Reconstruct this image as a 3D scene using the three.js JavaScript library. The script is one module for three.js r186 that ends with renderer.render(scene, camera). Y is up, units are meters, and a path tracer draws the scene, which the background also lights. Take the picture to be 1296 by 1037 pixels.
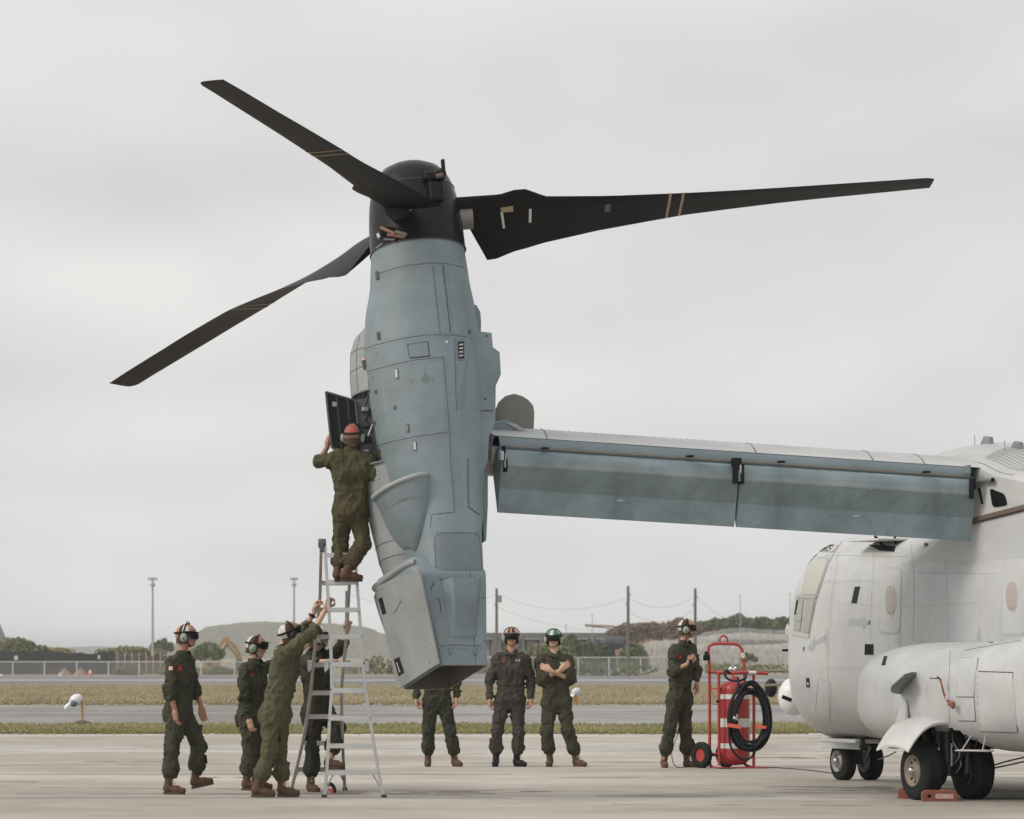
import * as THREE from 'three';
import { mergeGeometries, mergeVertices, toCreasedNormals } from 'three/addons/utils/BufferGeometryUtils.js';
import { RoundedBoxGeometry } from 'three/addons/geometries/RoundedBoxGeometry.js';
import { createNoise3D } from 'simplex-noise';

// ---------------------------------------------------------------- camera, sky, sun, exposure
const W = 1296, H = 1037, F = 5400, HY = 826, EYE = 1.55;      // long lens, held level, shifted up
const scene = new THREE.Scene();
const camera = new THREE.PerspectiveCamera(2 * Math.atan(HY / F) * 180 / Math.PI, W / (2 * HY), 1, 20000);
camera.position.set(0, EYE, 0);
camera.setViewOffset(W, 2 * HY, 0, 0, W, H);
camera.focus = 46; camera.userData.fStop = 5.6;                          // the far side of the field is soft
camera.updateProjectionMatrix(); camera.updateMatrixWorld(true);
const renderer = new THREE.WebGLRenderer({ antialias: true });
renderer.setSize(1024, 819);
renderer.toneMapping = THREE.LinearToneMapping;
renderer.toneMappingExposure = 1.0;
renderer.shadowMap.enabled = true;

function mulberry(a) { return () => { a |= 0; a = a + 0x6D2B79F5 | 0; let t = Math.imul(a ^ a >>> 15, 1 | a); t = t + Math.imul(t ^ t >>> 7, 61 | t) ^ t; return ((t ^ t >>> 14) >>> 0) / 4294967296; }; }
const rnd = mulberry(7);
const n3 = createNoise3D(mulberry(11));
const fbm = (x, y, z, o = 4) => { let s = 0, a = .5; for (let i = 0; i < o; i++) { s += a * n3(x, y, z); x *= 2.03; y *= 2.03; z *= 2.03; a *= .5; } return s; };

{ // overcast sky, soft layered cloud, a little brighter overhead
  const w = 1024, h = 512, d = new Float32Array(w * h * 4);
  for (let j = 0; j < h; j++) for (let i = 0; i < w; i++) {
    const el = ((j + .5) / h - .5) * Math.PI, az = ((i + .5) / w - .5) * 2 * Math.PI;
    const x = Math.cos(el) * Math.cos(az), y = Math.sin(el), z = Math.cos(el) * Math.sin(az);
    const up = Math.max(y, 0);
    let L = (.69 + .19 * Math.pow(up, .8)) * (1 + .05 * Math.exp(-up * 9));
    const q = 1 / (.16 + up);
    const c = fbm(x * q * 1.5 + 3, 7, z * q * 1.5, 5), c2 = fbm(x * 9, y * 26, z * 9 + 5, 5);
    L *= 1 + .17 * c + .11 * c2 * Math.max(0, 1 - up * 1.5);
    const t = .5 + 1.4 * (.5 * c + .5 * c2);
    const k = (j * w + i) * 4;
    const sd = Math.max(0, (x * -.74 + y * .61 + z * .28)); L *= 1 + .8 * Math.pow(sd, 3);
    if (y < 0) L = .45;
    d[k] = L * (.992 + .012 * t); d[k + 1] = L * 1.004; d[k + 2] = L * (1.004 - .022 * t); d[k + 3] = 1;
  }
  const sky = new THREE.DataTexture(d, w, h, THREE.RGBAFormat, THREE.FloatType);
  sky.mapping = THREE.EquirectangularReflectionMapping; sky.magFilter = THREE.LinearFilter; sky.minFilter = THREE.LinearFilter; sky.needsUpdate = true;
  scene.background = sky; scene.environment = sky;
}
const sun = new THREE.DirectionalLight(0xfff1e0, 1.5);
sun.position.set(-72, 60, -19); sun.target.position.set(0, 0, -46);
sun.castShadow = true; sun.shadow.radius = 30; sun.shadow.mapSize.set(2048, 2048);
Object.assign(sun.shadow.camera, { left: -30, right: 30, top: 30, bottom: -30, near: 1, far: 250 });
scene.add(sun, sun.target);

// ---------------------------------------------------------------- helpers
const V = (x, y, z) => new THREE.Vector3(x, y, z);
const at = (px, py, d) => V((px - 648) * d / F, EYE + (HY - py) * d / F, -d);      // a point at a depth
const ground = d => d < 100 ? 0 : d < 600 ? -.0036 * (d - 100) * Math.min(1, (d - 100) / 60) : -1.8;
const depthOf = y => { let a = 20, b = 6000; for (let i = 0; i < 60; i++) { const m = (a + b) / 2; ((EYE - ground(m)) * F / m > y - HY) ? a = m : b = m; } return a; };
const foot = (px, py) => { const d = depthOf(py); return V((px - 648) * d / F, ground(d), -d); };
const used = {};
function numbered(n) { used[n] = (used[n] ?? -1) + 1; return used[n] ? n + '_' + String(used[n]).padStart(3, '0') : n; }
function fin(m) { m.castShadow = m.receiveShadow = true; return m; }
function part(name, geo, mat, parent, label) { const m = fin(new THREE.Mesh(Array.isArray(geo) ? join(geo) : geo, mat)); m.name = name; if (label) m.userData.label = label; parent.add(m); return m; }
function thing(name, label, category, pos = [0, 0, 0], turn = 0, group) {
  const o = new THREE.Group(); o.name = numbered(name); o.position.set(...(pos.isVector3 ? pos.toArray() : pos)); o.rotation.y = turn;
  o.userData = { label, category }; if (group) o.userData.group = group; scene.add(o); return o;
}
function tag(m, label, category, group, kind) { m.userData = { label, category }; if (group) m.userData.group = group; if (kind) m.userData.kind = kind; return m; }
function solo(name, geo, mat, label, category, group, kind) { const m = part(numbered(name), geo, mat, scene); return tag(m, label, category, group, kind); }
function struct(name, geo, mat) { const m = part(name, geo, mat, scene); m.userData.kind = 'structure'; return m; }
function join(gs) {
  gs = gs.map(g => { g = g.index ? g.toNonIndexed() : g; for (const k of Object.keys(g.attributes)) if (!['position', 'normal', 'uv'].includes(k)) g.deleteAttribute(k);
    if (!g.attributes.normal) g.computeVertexNormals();
    if (!g.attributes.uv) g.setAttribute('uv', new THREE.BufferAttribute(new Float32Array(g.attributes.position.count * 2), 2)); return g; });
  return gs.length === 1 ? gs[0] : mergeGeometries(gs);
}
function shift(g, x, y, z) { return g.translate(x, y, z); }
function box(w, h, d, x = 0, y = 0, z = 0, r = 0) { const g = r ? new RoundedBoxGeometry(w, h, d, 2, r) : new THREE.BoxGeometry(w, h, d); return g.translate(x, y, z); }
function bar(a, b, w, h = w, round = 0) {                                            // a box or rod between two points
  const L = a.distanceTo(b), g = round ? new THREE.CylinderGeometry(w, h, L, round) : new THREE.BoxGeometry(w, L, h);
  const m = new THREE.Matrix4(), y = b.clone().sub(a).normalize();
  let x = Math.abs(y.x) > .92 ? V(0, 0, 1) : V(1, 0, 0); const z = x.clone().cross(y).normalize(); x = y.clone().cross(z);
  m.makeBasis(x, y, z); m.setPosition(a.clone().add(b).multiplyScalar(.5)); return g.applyMatrix4(m);
}
const rod = (a, b, r, n = 8, r2 = r) => bar(a, b, r2, r, n);
function tube(pts, r, seg = 40, n = 8, closed = false, tension) { return new THREE.TubeGeometry(new THREE.CatmullRomCurve3(pts, closed, tension === undefined ? 'centripetal' : 'catmullrom', tension), seg, r, n, closed); }
function lathe(prof, n = 32) { return new THREE.LatheGeometry(prof.map(p => new THREE.Vector2(p[0], p[1])), n); }
function ball(r, x, y, z, sx = 1, sy = 1, sz = 1, n = 16) { return new THREE.SphereGeometry(r, n, Math.round(n * .7)).scale(sx, sy, sz).translate(x, y, z); }
function uvBox(g, k = 1) {                                                           // uv in metres by the dominant axis
  g = g.index ? g.toNonIndexed() : g; const p = g.attributes.position, nn = g.attributes.normal, uv = new Float32Array(p.count * 2);
  for (let i = 0; i < p.count; i++) { const ax = Math.abs(nn.getX(i)), ay = Math.abs(nn.getY(i)), az = Math.abs(nn.getZ(i));
    const [u, v] = ax > ay && ax > az ? [p.getZ(i), p.getY(i)] : ay > az ? [p.getX(i), p.getZ(i)] : [p.getX(i), p.getY(i)]; uv[2 * i] = u * k; uv[2 * i + 1] = v * k; }
  g.setAttribute('uv', new THREE.BufferAttribute(uv, 2)); return g;
}
function gridGeo(fn, na, nb, flip = false) {                                         // fn(a,b) in 0..1 -> Vector3 (and uv [u,v] in .uv)
  const P = [], U = [], I = [];
  for (let j = 0; j <= nb; j++) for (let i = 0; i <= na; i++) { const p = fn(i / na, j / nb); P.push(p.x, p.y, p.z); U.push(...(p.uv || [i / na, j / nb])); }
  for (let j = 0; j < nb; j++) for (let i = 0; i < na; i++) { const a = j * (na + 1) + i, b = a + 1, c = a + na + 1, d = c + 1; flip ? I.push(a, c, b, b, c, d) : I.push(a, b, c, b, d, c); }
  const g = new THREE.BufferGeometry(); g.setAttribute('position', new THREE.Float32BufferAttribute(P, 3)); g.setAttribute('uv', new THREE.Float32BufferAttribute(U, 2)); g.setIndex(I); g.computeVertexNormals(); return g;
}
// ---- surfaces S(a,b) -> Vector3 : patches lying on them, seams along them, and finding a spot on them
function surfN(S, a, b, e = 1e-3) { const p = S(a, b), u = S(a + e, b).sub(S(a - e, b)), v = S(a, b + e).sub(S(a, b - e)); return u.cross(v).normalize(); }
function patch(S, c, { off = .004, thick = .006, n = 0, na = 10, nb = 10, grow = 0, sgn = 1, bulge = 0, uvk = 1 } = {}) {  // c: four [a,b] corners in order around
  const top = [], bot = [], uv = [];
  for (let j = 0; j <= nb; j++) for (let i = 0; i <= na; i++) {
    let p = 2 * i / na - 1, q = 2 * j / nb - 1;
    if (n) { const m = Math.max(Math.abs(p), Math.abs(q)); if (m > 1e-9) { const k = 1 / Math.pow(Math.pow(Math.abs(p / m), n) + Math.pow(Math.abs(q / m), n), 1 / n); p *= k; q *= k; } }
    const P_ = (p * (1 + grow) + 1) / 2, Q = (q * (1 + grow) + 1) / 2;
    const L = (k) => (1 - Q) * ((1 - P_) * c[0][k] + P_ * c[1][k]) + Q * ((1 - P_) * c[3][k] + P_ * c[2][k]);
    const [a, b] = typeof c === 'function' ? c(P_, Q) : [L(0), L(1)], s = S(a, b), nn = surfN(S, a, b).multiplyScalar(sgn);
    const bl = typeof bulge === 'function' ? bulge(p, q) : bulge * Math.min(1, 4 * (1 - Math.max(Math.abs(p), Math.abs(q))));
    top.push(s.clone().addScaledVector(nn, off + bl)); bot.push(s.clone().addScaledVector(nn, off - thick)); 
  }
  const at_ = (i, j) => j * (na + 1) + i, g1 = gridGeo((u, v) => { const k = at_(Math.round(u * na), Math.round(v * nb)), p = top[k].clone(); return p; }, na, nb, sgn < 0);
  { const P = g1.attributes.position, U = g1.attributes.uv; const du = top[at_(0, 0)].distanceTo(top[at_(na, 0)]), dv = top[at_(0, 0)].distanceTo(top[at_(0, nb)]); for (let i = 0; i < P.count; i++) U.setXY(i, U.getX(i) * du * uvk, U.getY(i) * dv * uvk); }
  const ring = []; for (let i = 0; i < na; i++) ring.push(at_(i, 0)); for (let j = 0; j < nb; j++) ring.push(at_(na, j)); for (let i = na; i > 0; i--) ring.push(at_(i, nb)); for (let j = nb; j > 0; j--) ring.push(at_(0, j));
  const g2 = gridGeo((u, v) => (v < .5 ? bot : top)[ring[Math.round(u * ring.length) % ring.length]].clone(), ring.length, 1, sgn < 0);
  return join([g1, g2]);
}
const _v = V(0, 0, 0);
function proj(p, M) { _v.copy(p); if (M) _v.applyMatrix4(M); const d = -_v.z; return [648 + F * _v.x / d, HY - F * (_v.y - EYE) / d, d]; }
function pick(S, M, px, py, [a0, a1, b0, b1]) {                                      // the [a,b] of S that is seen there
  let best = null, N = 48;
  for (let j = 0; j <= N; j++) for (let i = 0; i <= N; i++) { const a = a0 + (a1 - a0) * i / N, b = b0 + (b1 - b0) * j / N, q = proj(S(a, b), M); const e = Math.hypot(q[0] - px, q[1] - py) + (q[2] - 40) * .5; if (!best || e < best[2]) best = [a, b, e]; }
  let [a, b] = best, ea = (a1 - a0) / N, eb = (b1 - b0) / N;
  for (let k = 0; k < 60; k++) { let [ba, bb, be] = [a, b, 1e9]; for (const [i, j] of [[0, 0], [1, 0], [-1, 0], [0, 1], [0, -1], [1, 1], [-1, -1], [1, -1], [-1, 1]]) { const A = Math.min(a1, Math.max(a0, a + i * ea)), B = Math.min(b1, Math.max(b0, b + j * eb)); const q = proj(S(A, B), M), e = Math.hypot(q[0] - px, q[1] - py) + q[2] * .25; if (e < be) [ba, bb, be] = [A, B, e]; } if (ba === a && bb === b) { ea *= .6; eb *= .6; } a = ba; b = bb; }
  return [a, b];
}
function pickNear(S, M, px, py, [a0, a1, b0, b1], seed) {
  let [a, b] = seed, ea = (a1 - a0) / 40, eb = (b1 - b0) / 40;
  for (let k = 0; k < 120; k++) { let ba = a, bb = b, be = 1e9; for (const [i, j] of [[0, 0], [1, 0], [-1, 0], [0, 1], [0, -1]]) { const A = Math.min(a1, Math.max(a0, a + i * ea)), B = Math.min(b1, Math.max(b0, b + j * eb)), q = proj(S(A, B), M), e = Math.hypot(q[0] - px, q[1] - py) + q[2] * .25; if (e < be) { ba = A; bb = B; be = e; } } if (ba === a && bb === b) { ea *= .55; eb *= .55; } a = ba; b = bb; }
  return [a, b];
}
function quadPick(S, M, q, range) {                                                  // a quad given where it shows, as a function onto the surface
  let seed = null, row = null, lq = null; return (P, Q) => { if (Q !== lq && row) { seed = row; row = null; } const first = Q !== lq; lq = Q; const L = k => (1 - Q) * ((1 - P) * q[0][k] + P * q[1][k]) + Q * ((1 - P) * q[3][k] + P * q[2][k]); seed = seed ? pickNear(S, M, L(0), L(1), range, seed) : pick(S, M, L(0), L(1), range); if (first) row = seed; return seed; };
}
function linePick(S, M, pts, range) { let seed = null; const out = []; for (let i = 0; i + 1 < pts.length; i++) { const n = Math.max(1, Math.ceil(Math.hypot(pts[i + 1][0] - pts[i][0], pts[i + 1][1] - pts[i][1]) / 4)); for (let k = i ? 1 : 0; k <= n; k++) { const x = lerp(pts[i][0], pts[i + 1][0], k / n), y = lerp(pts[i][1], pts[i + 1][1], k / n); seed = seed ? pickNear(S, M, x, y, range, seed) : pick(S, M, x, y, range); out.push(seed); } } return out; }
function seam(S, pts, r = .004, sgn = 1, lift = 0) {                                 // a dark sealant bead along [a,b] points
  const out = []; for (let k = 0; k + 1 < pts.length; k++) { const L = S(...pts[k]).distanceTo(S(...pts[k + 1])), m = Math.max(2, Math.ceil(L / .05)); for (let i = 0; i <= m; i++) { if (k && !i) continue; const t = i / m, a = pts[k][0] + (pts[k + 1][0] - pts[k][0]) * t, b = pts[k][1] + (pts[k + 1][1] - pts[k][1]) * t; out.push(S(a, b).addScaledVector(surfN(S, a, b), sgn * lift)); } }
  const cv = new THREE.CurvePath(); for (let i = 0; i + 1 < out.length; i++) cv.add(new THREE.LineCurve3(out[i], out[i + 1]));
  return join(out.slice(0, -1).map((p, i) => rod(p, out[i + 1], r, 5)));
}
// ---- textures
function wrapNoise(seed, per) { const r = mulberry(seed), T = new Float32Array(per * per); for (let i = 0; i < T.length; i++) T[i] = r(); return (x, y) => { const xi = Math.floor(x), yi = Math.floor(y); let fx = x - xi, fy = y - yi; fx = fx * fx * (3 - 2 * fx); fy = fy * fy * (3 - 2 * fy); const g = (i, j) => T[((j % per + per) % per) * per + ((i % per + per) % per)]; return (g(xi, yi) * (1 - fx) + g(xi + 1, yi) * fx) * (1 - fy) + (g(xi, yi + 1) * (1 - fx) + g(xi + 1, yi + 1) * fx) * fy; }; }
function wrapFbm(seed, per0, oct) { const ns = []; for (let i = 0; i < oct; i++) ns.push(wrapNoise(seed + i * 13, per0 << i)); return (u, v) => { let s = 0, a = .5, t = 0; ns.forEach((n, i) => { s += a * n(u * (per0 << i), v * (per0 << i)); t += a; a *= .55; }); return s / t; }; }
function tex(size, fn, srgb = true, rep = 1) { const d = new Uint8Array(size * size * 4); for (let j = 0; j < size; j++) for (let i = 0; i < size; i++) { const c = fn(i / size, j / size), k = (j * size + i) * 4; for (let q = 0; q < 3; q++) d[k + q] = Math.max(0, Math.min(255, 255 * (srgb ? Math.pow(Math.max(c[q], 0), 1 / 2.2) : c[q]))); d[k + 3] = c[3] === undefined ? 255 : 255 * c[3]; }
  const t = new THREE.DataTexture(d, size, size); t.wrapS = t.wrapT = THREE.RepeatWrapping; t.magFilter = THREE.LinearFilter; t.minFilter = THREE.LinearMipmapLinearFilter; t.generateMipmaps = true; if (srgb) t.colorSpace = THREE.SRGBColorSpace; t.repeat.set(rep, rep); t.needsUpdate = true; return t; }
const sm = (a, b, x) => { x = Math.max(0, Math.min(1, (x - a) / (b - a))); return x * x * (3 - 2 * x); };
const lerp = (a, b, t) => a + (b - a) * t;
const mix3 = (a, b, t) => [lerp(a[0], b[0], t), lerp(a[1], b[1], t), lerp(a[2], b[2], t)];
const rgb = (r, g, b) => new THREE.Color().setRGB(r, g, b);
const std = (c, roughness = .8, o = {}) => new THREE.MeshStandardMaterial({ color: Array.isArray(c) ? rgb(...c) : c, roughness, metalness: 0, side: THREE.DoubleSide, ...o });
const blk = (c, roughness, o = {}) => new THREE.MeshPhysicalMaterial({ color: rgb(...c), roughness, metalness: 0, specularIntensity: .35, side: THREE.DoubleSide, ...o });
// ---------------------------------------------------------------- the ground and what lies far behind
{
  const f1 = wrapFbm(3, 4, 6), f2 = wrapFbm(90, 8, 5), f3 = wrapFbm(31, 32, 3);
  const sheet = (d0, d1, wid, lift, k, nd = 60, nw = 8, wob = 0) => gridGeo((a, b) => { let d = d0 + (d1 - d0) * (d1 / d0 > 3 ? b * b : b); const x0 = (a - .5) * wid(d);
      if (wob && (b === 0 || b === 1)) d += wob * (fbm(x0 * .35, b * 9, 3, 4) * 1.6); const p = V(x0, ground(d) + lift, -d); p.uv = [p.x * k, d * k]; return p; }, nw, nd);
  // dry earth under everything, out to the horizon
  const earth = tex(512, (u, v) => { const n = f1(u, v), m = f2(u, v); return mix3([.20, .165, .10], [.31, .27, .18], sm(.3, .7, .6 * n + .4 * m)); });
  struct('ground', sheet(12, 9000, d => 90 + d * 1.2, -.004, .05, 260, 30), std(0xffffff, 1, { map: earth }));
  // concrete apron
  const conc = tex(1024, (u, v) => { const n = f1(u, v), m = f2(u, v), g = f3(u, v);
    let c = mix3([.300, .270, .234], [.462, .426, .376], sm(.3, .72, n * .7 + m * .3)); const st = sm(.60, .74, f1(u + .37, v * 2 + .2)) * sm(.4, .6, m);
    c = mix3(c, [.215, .195, .17], st * .75); const k = 1 + (g - .5) * .16; return c.map(x => x * k); });
  const grain = tex(256, (u, v) => { const g = f3(u, v); return [g, g, g]; }, false);
  const apronMat = std(0xffffff, .93, { map: conc, bumpMap: grain, bumpScale: .004 });
  const dA = depthOf(929.5);
  struct('apron', sheet(14, dA, d => 90, .004, 1 / 14, 60, 40, .35), apronMat);
  { // poured bays: the joints that read in the photograph, filled with dark sealant
    const js = []; for (const y of [1011, 981]) { const d = depthOf(y); for (let i = -6; i < 6; i++) if ((i * 7 + y) % 5 > 1) js.push(box(4.98, .012, .022 + .012 * ((i + 6) % 3), i * 5 + 2.5, .0028, -d)); }
    
    part('joint', js, std([.24, .225, .205], 1), scene.getObjectByName('apron'));
    // worn white paint line, and the scuffed patch of white by the foot of the ladder
    const paint = std([.56, .55, .525], .9, { transparent: true, alphaMap: tex(256, (u, v) => { const g = sm(.30, .62, f2(u, v)) * .62; return [g, g, g]; }, false) });
    const d1 = depthOf(949), d2 = depthOf(944.5);
    part('painted_line', gridGeo((a, b) => { const d = d1 + (d2 - d1) * b; const p = V(-14 + 22 * a, .008, -d); p.uv = [p.x * .3, d * .3]; return p; }, 2, 1), paint, scene.getObjectByName('apron'));
    // old oil stains with ragged outlines; under the nacelle they also paint in its shadow
    const sr = mulberry(5), spots = []; const oil = std([.10, .088, .075], .75);
    for (const [px, py, rx, rz] of [[530, 1004, 1.1, .16], [480, 1005, .6, .10], [690, 1003, .45, .05], [1190, 1000, 1.5, .22], [1080, 997, 1.0, .12], [1260, 1003, 1, .18], [300, 985, .5, .08], [850, 1008, .4, .04], [760, 985, .5, .05], [990, 960, .8, .2], [160, 965, .7, .1], [60, 990, .5, .08]]) {
      const c = foot(px, py); const sh = []; for (let i = 0; i < 40; i++) { const t = i / 40 * 2 * Math.PI, r = 1 + .45 * n3(Math.cos(t) * 1.7 + px, Math.sin(t) * 1.7, 2) + .2 * n3(Math.cos(t) * 6, Math.sin(t) * 6, px); sh.push(new THREE.Vector2(Math.cos(t) * rx * r, Math.sin(t) * rz * 3 * r)); }
      spots.push(new THREE.ShapeGeometry(new THREE.Shape(sh)).rotateX(-Math.PI / 2).translate(c.x, .006, c.z)); }
    // rubber left by tyres, in broken curved streaks
    for (const [x0, d0, x1, d1, w, b] of [[-9, 47, 9, 44.2, .16, .5], [-8, 49.5, 10, 46, .13, -.4], [-12, 57, 8, 60, .18, .8], [1, 43.2, 12, 41.6, .14, .3], [-12, 66, 12, 63, .2, .5]]) spots.push(gridGeo((a, q) => V(lerp(x0, x1, a), .0065, -(lerp(d0, d1, a) + b * Math.sin(a * 3.14) + (q - .5) * w)), 40, 1));
    const om = std([.2, .18, .155], .85, { transparent: true, alphaMap: tex(256, (u, v) => { const g = sm(.36, .66, f2(u, v)); return [g * .75, g * .75, g * .75]; }, false, 1) });
    part('oil_stain_and_shade', spots.map(g => uvBox(g, .5)), om, scene.getObjectByName('apron'));
  }
  // taxiway and far road
  const asp = tex(512, (u, v) => { const n = f1(u, v * .5), g = f3(u, v); let c = mix3([.185, .177, .170], [.295, .284, .272], sm(.25, .75, n)); return c.map(x => x * (.93 + .14 * g)); });
  const aspMat = std(0xffffff, .95, { map: asp });
  const tx0 = depthOf(919), tx1 = depthOf(893);
  struct('taxiway', sheet(tx0, tx1, d => 150, .004, 1 / 22, 40, 40, .4), aspMat);
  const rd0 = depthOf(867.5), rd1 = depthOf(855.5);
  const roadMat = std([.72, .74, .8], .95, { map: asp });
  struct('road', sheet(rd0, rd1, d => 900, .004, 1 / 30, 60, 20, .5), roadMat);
  const ra = depthOf(862), rb = depthOf(860.7);
  part('painted_line', gridGeo((a, b) => { const d = ra + (rb - ra) * b; return V(-200 + 400 * a, ground(d) + .012, -d); }, 2, 4), std([.37, .365, .36], .9), scene.getObjectByName('road'));
  const ta = depthOf(904), tb = depthOf(903.2);
  part('painted_line', gridGeo((a, b) => { const d = ta + (tb - ta) * b; return V(-60 + 120 * a, ground(d) + .012, -d); }, 30, 2), std([.4, .39, .36], .9), scene.getObjectByName('taxiway'));

  // grass: short strips beside the taxiway, and the dry field
  const blade = (h, w) => { const gs = []; for (let k = 0; k < 5; k++) { const a = k * 2.4, l = .25 + .3 * ((k * 37 % 10) / 10); const g = new THREE.BufferGeometry(); const ca = Math.cos(a), sa = Math.sin(a); const hh = h * (.6 + .4 * ((k * 53 % 10) / 10));
    g.setAttribute('position', new THREE.Float32BufferAttribute([-sa * w, 0, ca * w, sa * w, 0, -ca * w, ca * l * h, hh, sa * l * h], 3)); g.computeVertexNormals(); gs.push(g); } return join(gs); };
  const grass = (name, label, d0, d1, wid, n, h, w, cols, seed, kind2) => {
    const r = mulberry(seed), m = new THREE.InstancedMesh(blade(h, w), std(0xffffff, .95), n), M = new THREE.Matrix4(), q = new THREE.Quaternion(), c = new THREE.Color();
    for (let i = 0; i < n; i++) { const edge = r(), d = d0 + (d1 - d0) * edge + (edge < .04 || edge > .96 ? (r() - .5) * 1.4 : 0), x = (r() - .5) * wid; q.setFromAxisAngle(V(0, 1, 0), r() * 6.28); const pn = fbm(x * .25, d * .13, seed, 3), s = .55 + r() * .8 + pn * .5; M.compose(V(x, ground(d) - .01, -d), q, V(s, s * (.7 + .6 * r()), s)); m.setMatrixAt(i, M); const t = Math.max(0, Math.min(1, .5 + pn * 1.1 + (r() - .5) * .5)); c.setRGB(...mix3(cols[0], cols[1], t)); m.setColorAt(i, c); }
    m.name = name; fin(m); tag(m, label, 'grass', null, 'stuff'); scene.add(m); };
  grass('grass', 'narrow strip of green grass between apron and taxiway', depthOf(929.5), depthOf(918.5), 40, 34000, .08, .022, [[.25, .245, .105], [.37, .335, .185]], 21);
  grass('dry_grass', 'wide field of dry yellow grass beyond the taxiway', depthOf(892.5), depthOf(868), 76, 110000, .12, .032, [[.345, .295, .185], [.455, .40, .275]], 22);
}
// ---- foliage
function crown(r0, n, size, ellipsoids, seed) {
  const r = mulberry(seed), P = [], N = [];
  for (let i = 0; i < n; i++) {
    const e = ellipsoids[Math.floor(r() * ellipsoids.length)]; let u = V(r() * 2 - 1, r() * 2 - 1, r() * 2 - 1); if (u.length() > 1) { i--; continue; }
    const l = u.length(); u.multiplyScalar(Math.pow(l, .45) / (l + 1e-6)); const c = V(e[0] + u.x * e[3], e[1] + u.y * e[4], e[2] + u.z * e[5]); c.x += n3(c.x * 1.3, c.y * 1.3, seed) * .25 * e[3];
    const a = V(r() - .5, r() - .5, r() - .5).normalize(), b = V(r() - .5, r() - .5, r() - .5).cross(a).normalize(), s = size * (.6 + .8 * r());
    const p = [c.clone().addScaledVector(a, s), c.clone().addScaledVector(b, s * .5), c.clone().addScaledVector(a, -s), c.clone().addScaledVector(b, -s * .5)];
    for (const k of [0, 1, 2, 0, 2, 3]) P.push(p[k].x, p[k].y, p[k].z);
  }
  const g = new THREE.BufferGeometry(); g.setAttribute('position', new THREE.Float32BufferAttribute(P, 3)); g.computeVertexNormals(); return g;
}
const leafMats = [[.12, .155, .055], [.155, .18, .07], [.20, .20, .085], [.23, .15, .09], [.08, .11, .05]].map(c => std(c, .9));
const barkMat = std([.13, .10, .075], .95);
function bush(name, label, cat, px, py0, pyTop, wpx, d, mat, seed, opts = {}) {
  const s = d / F, hgt = (py0 - pyTop) * s, wid = wpx * s, base = at(px, py0, d);
  const o = thing(name, label, cat, base, 0, opts.group); const r = mulberry(seed), es = [];
  const ne = opts.lobes || 7; for (let i = 0; i < ne; i++) { const t = i / (ne - 1) - .5; const k = 1 - Math.abs(t) * (opts.taper ?? 1.1); es.push([t * wid * .8, hgt * k * (.45 + .12 * r()), (r() - .5) * wid * .3, wid * (.13 + .07 * r()), hgt * k * (.34 + .2 * r()), wid * .14]); }
  part('crown', crown(0, opts.n || 900, opts.leaf || Math.max(.16, 1.6 * s), es, seed), mat, o);
  const tr = []; for (const e of es) tr.push(rod(V(e[0] * .3, -.3, e[2] * .3), V(e[0], e[1] * .9, e[2]), .05 + hgt * .01, 6, .02)); part('trunk', tr, barkMat, o); return o;
}
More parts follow.
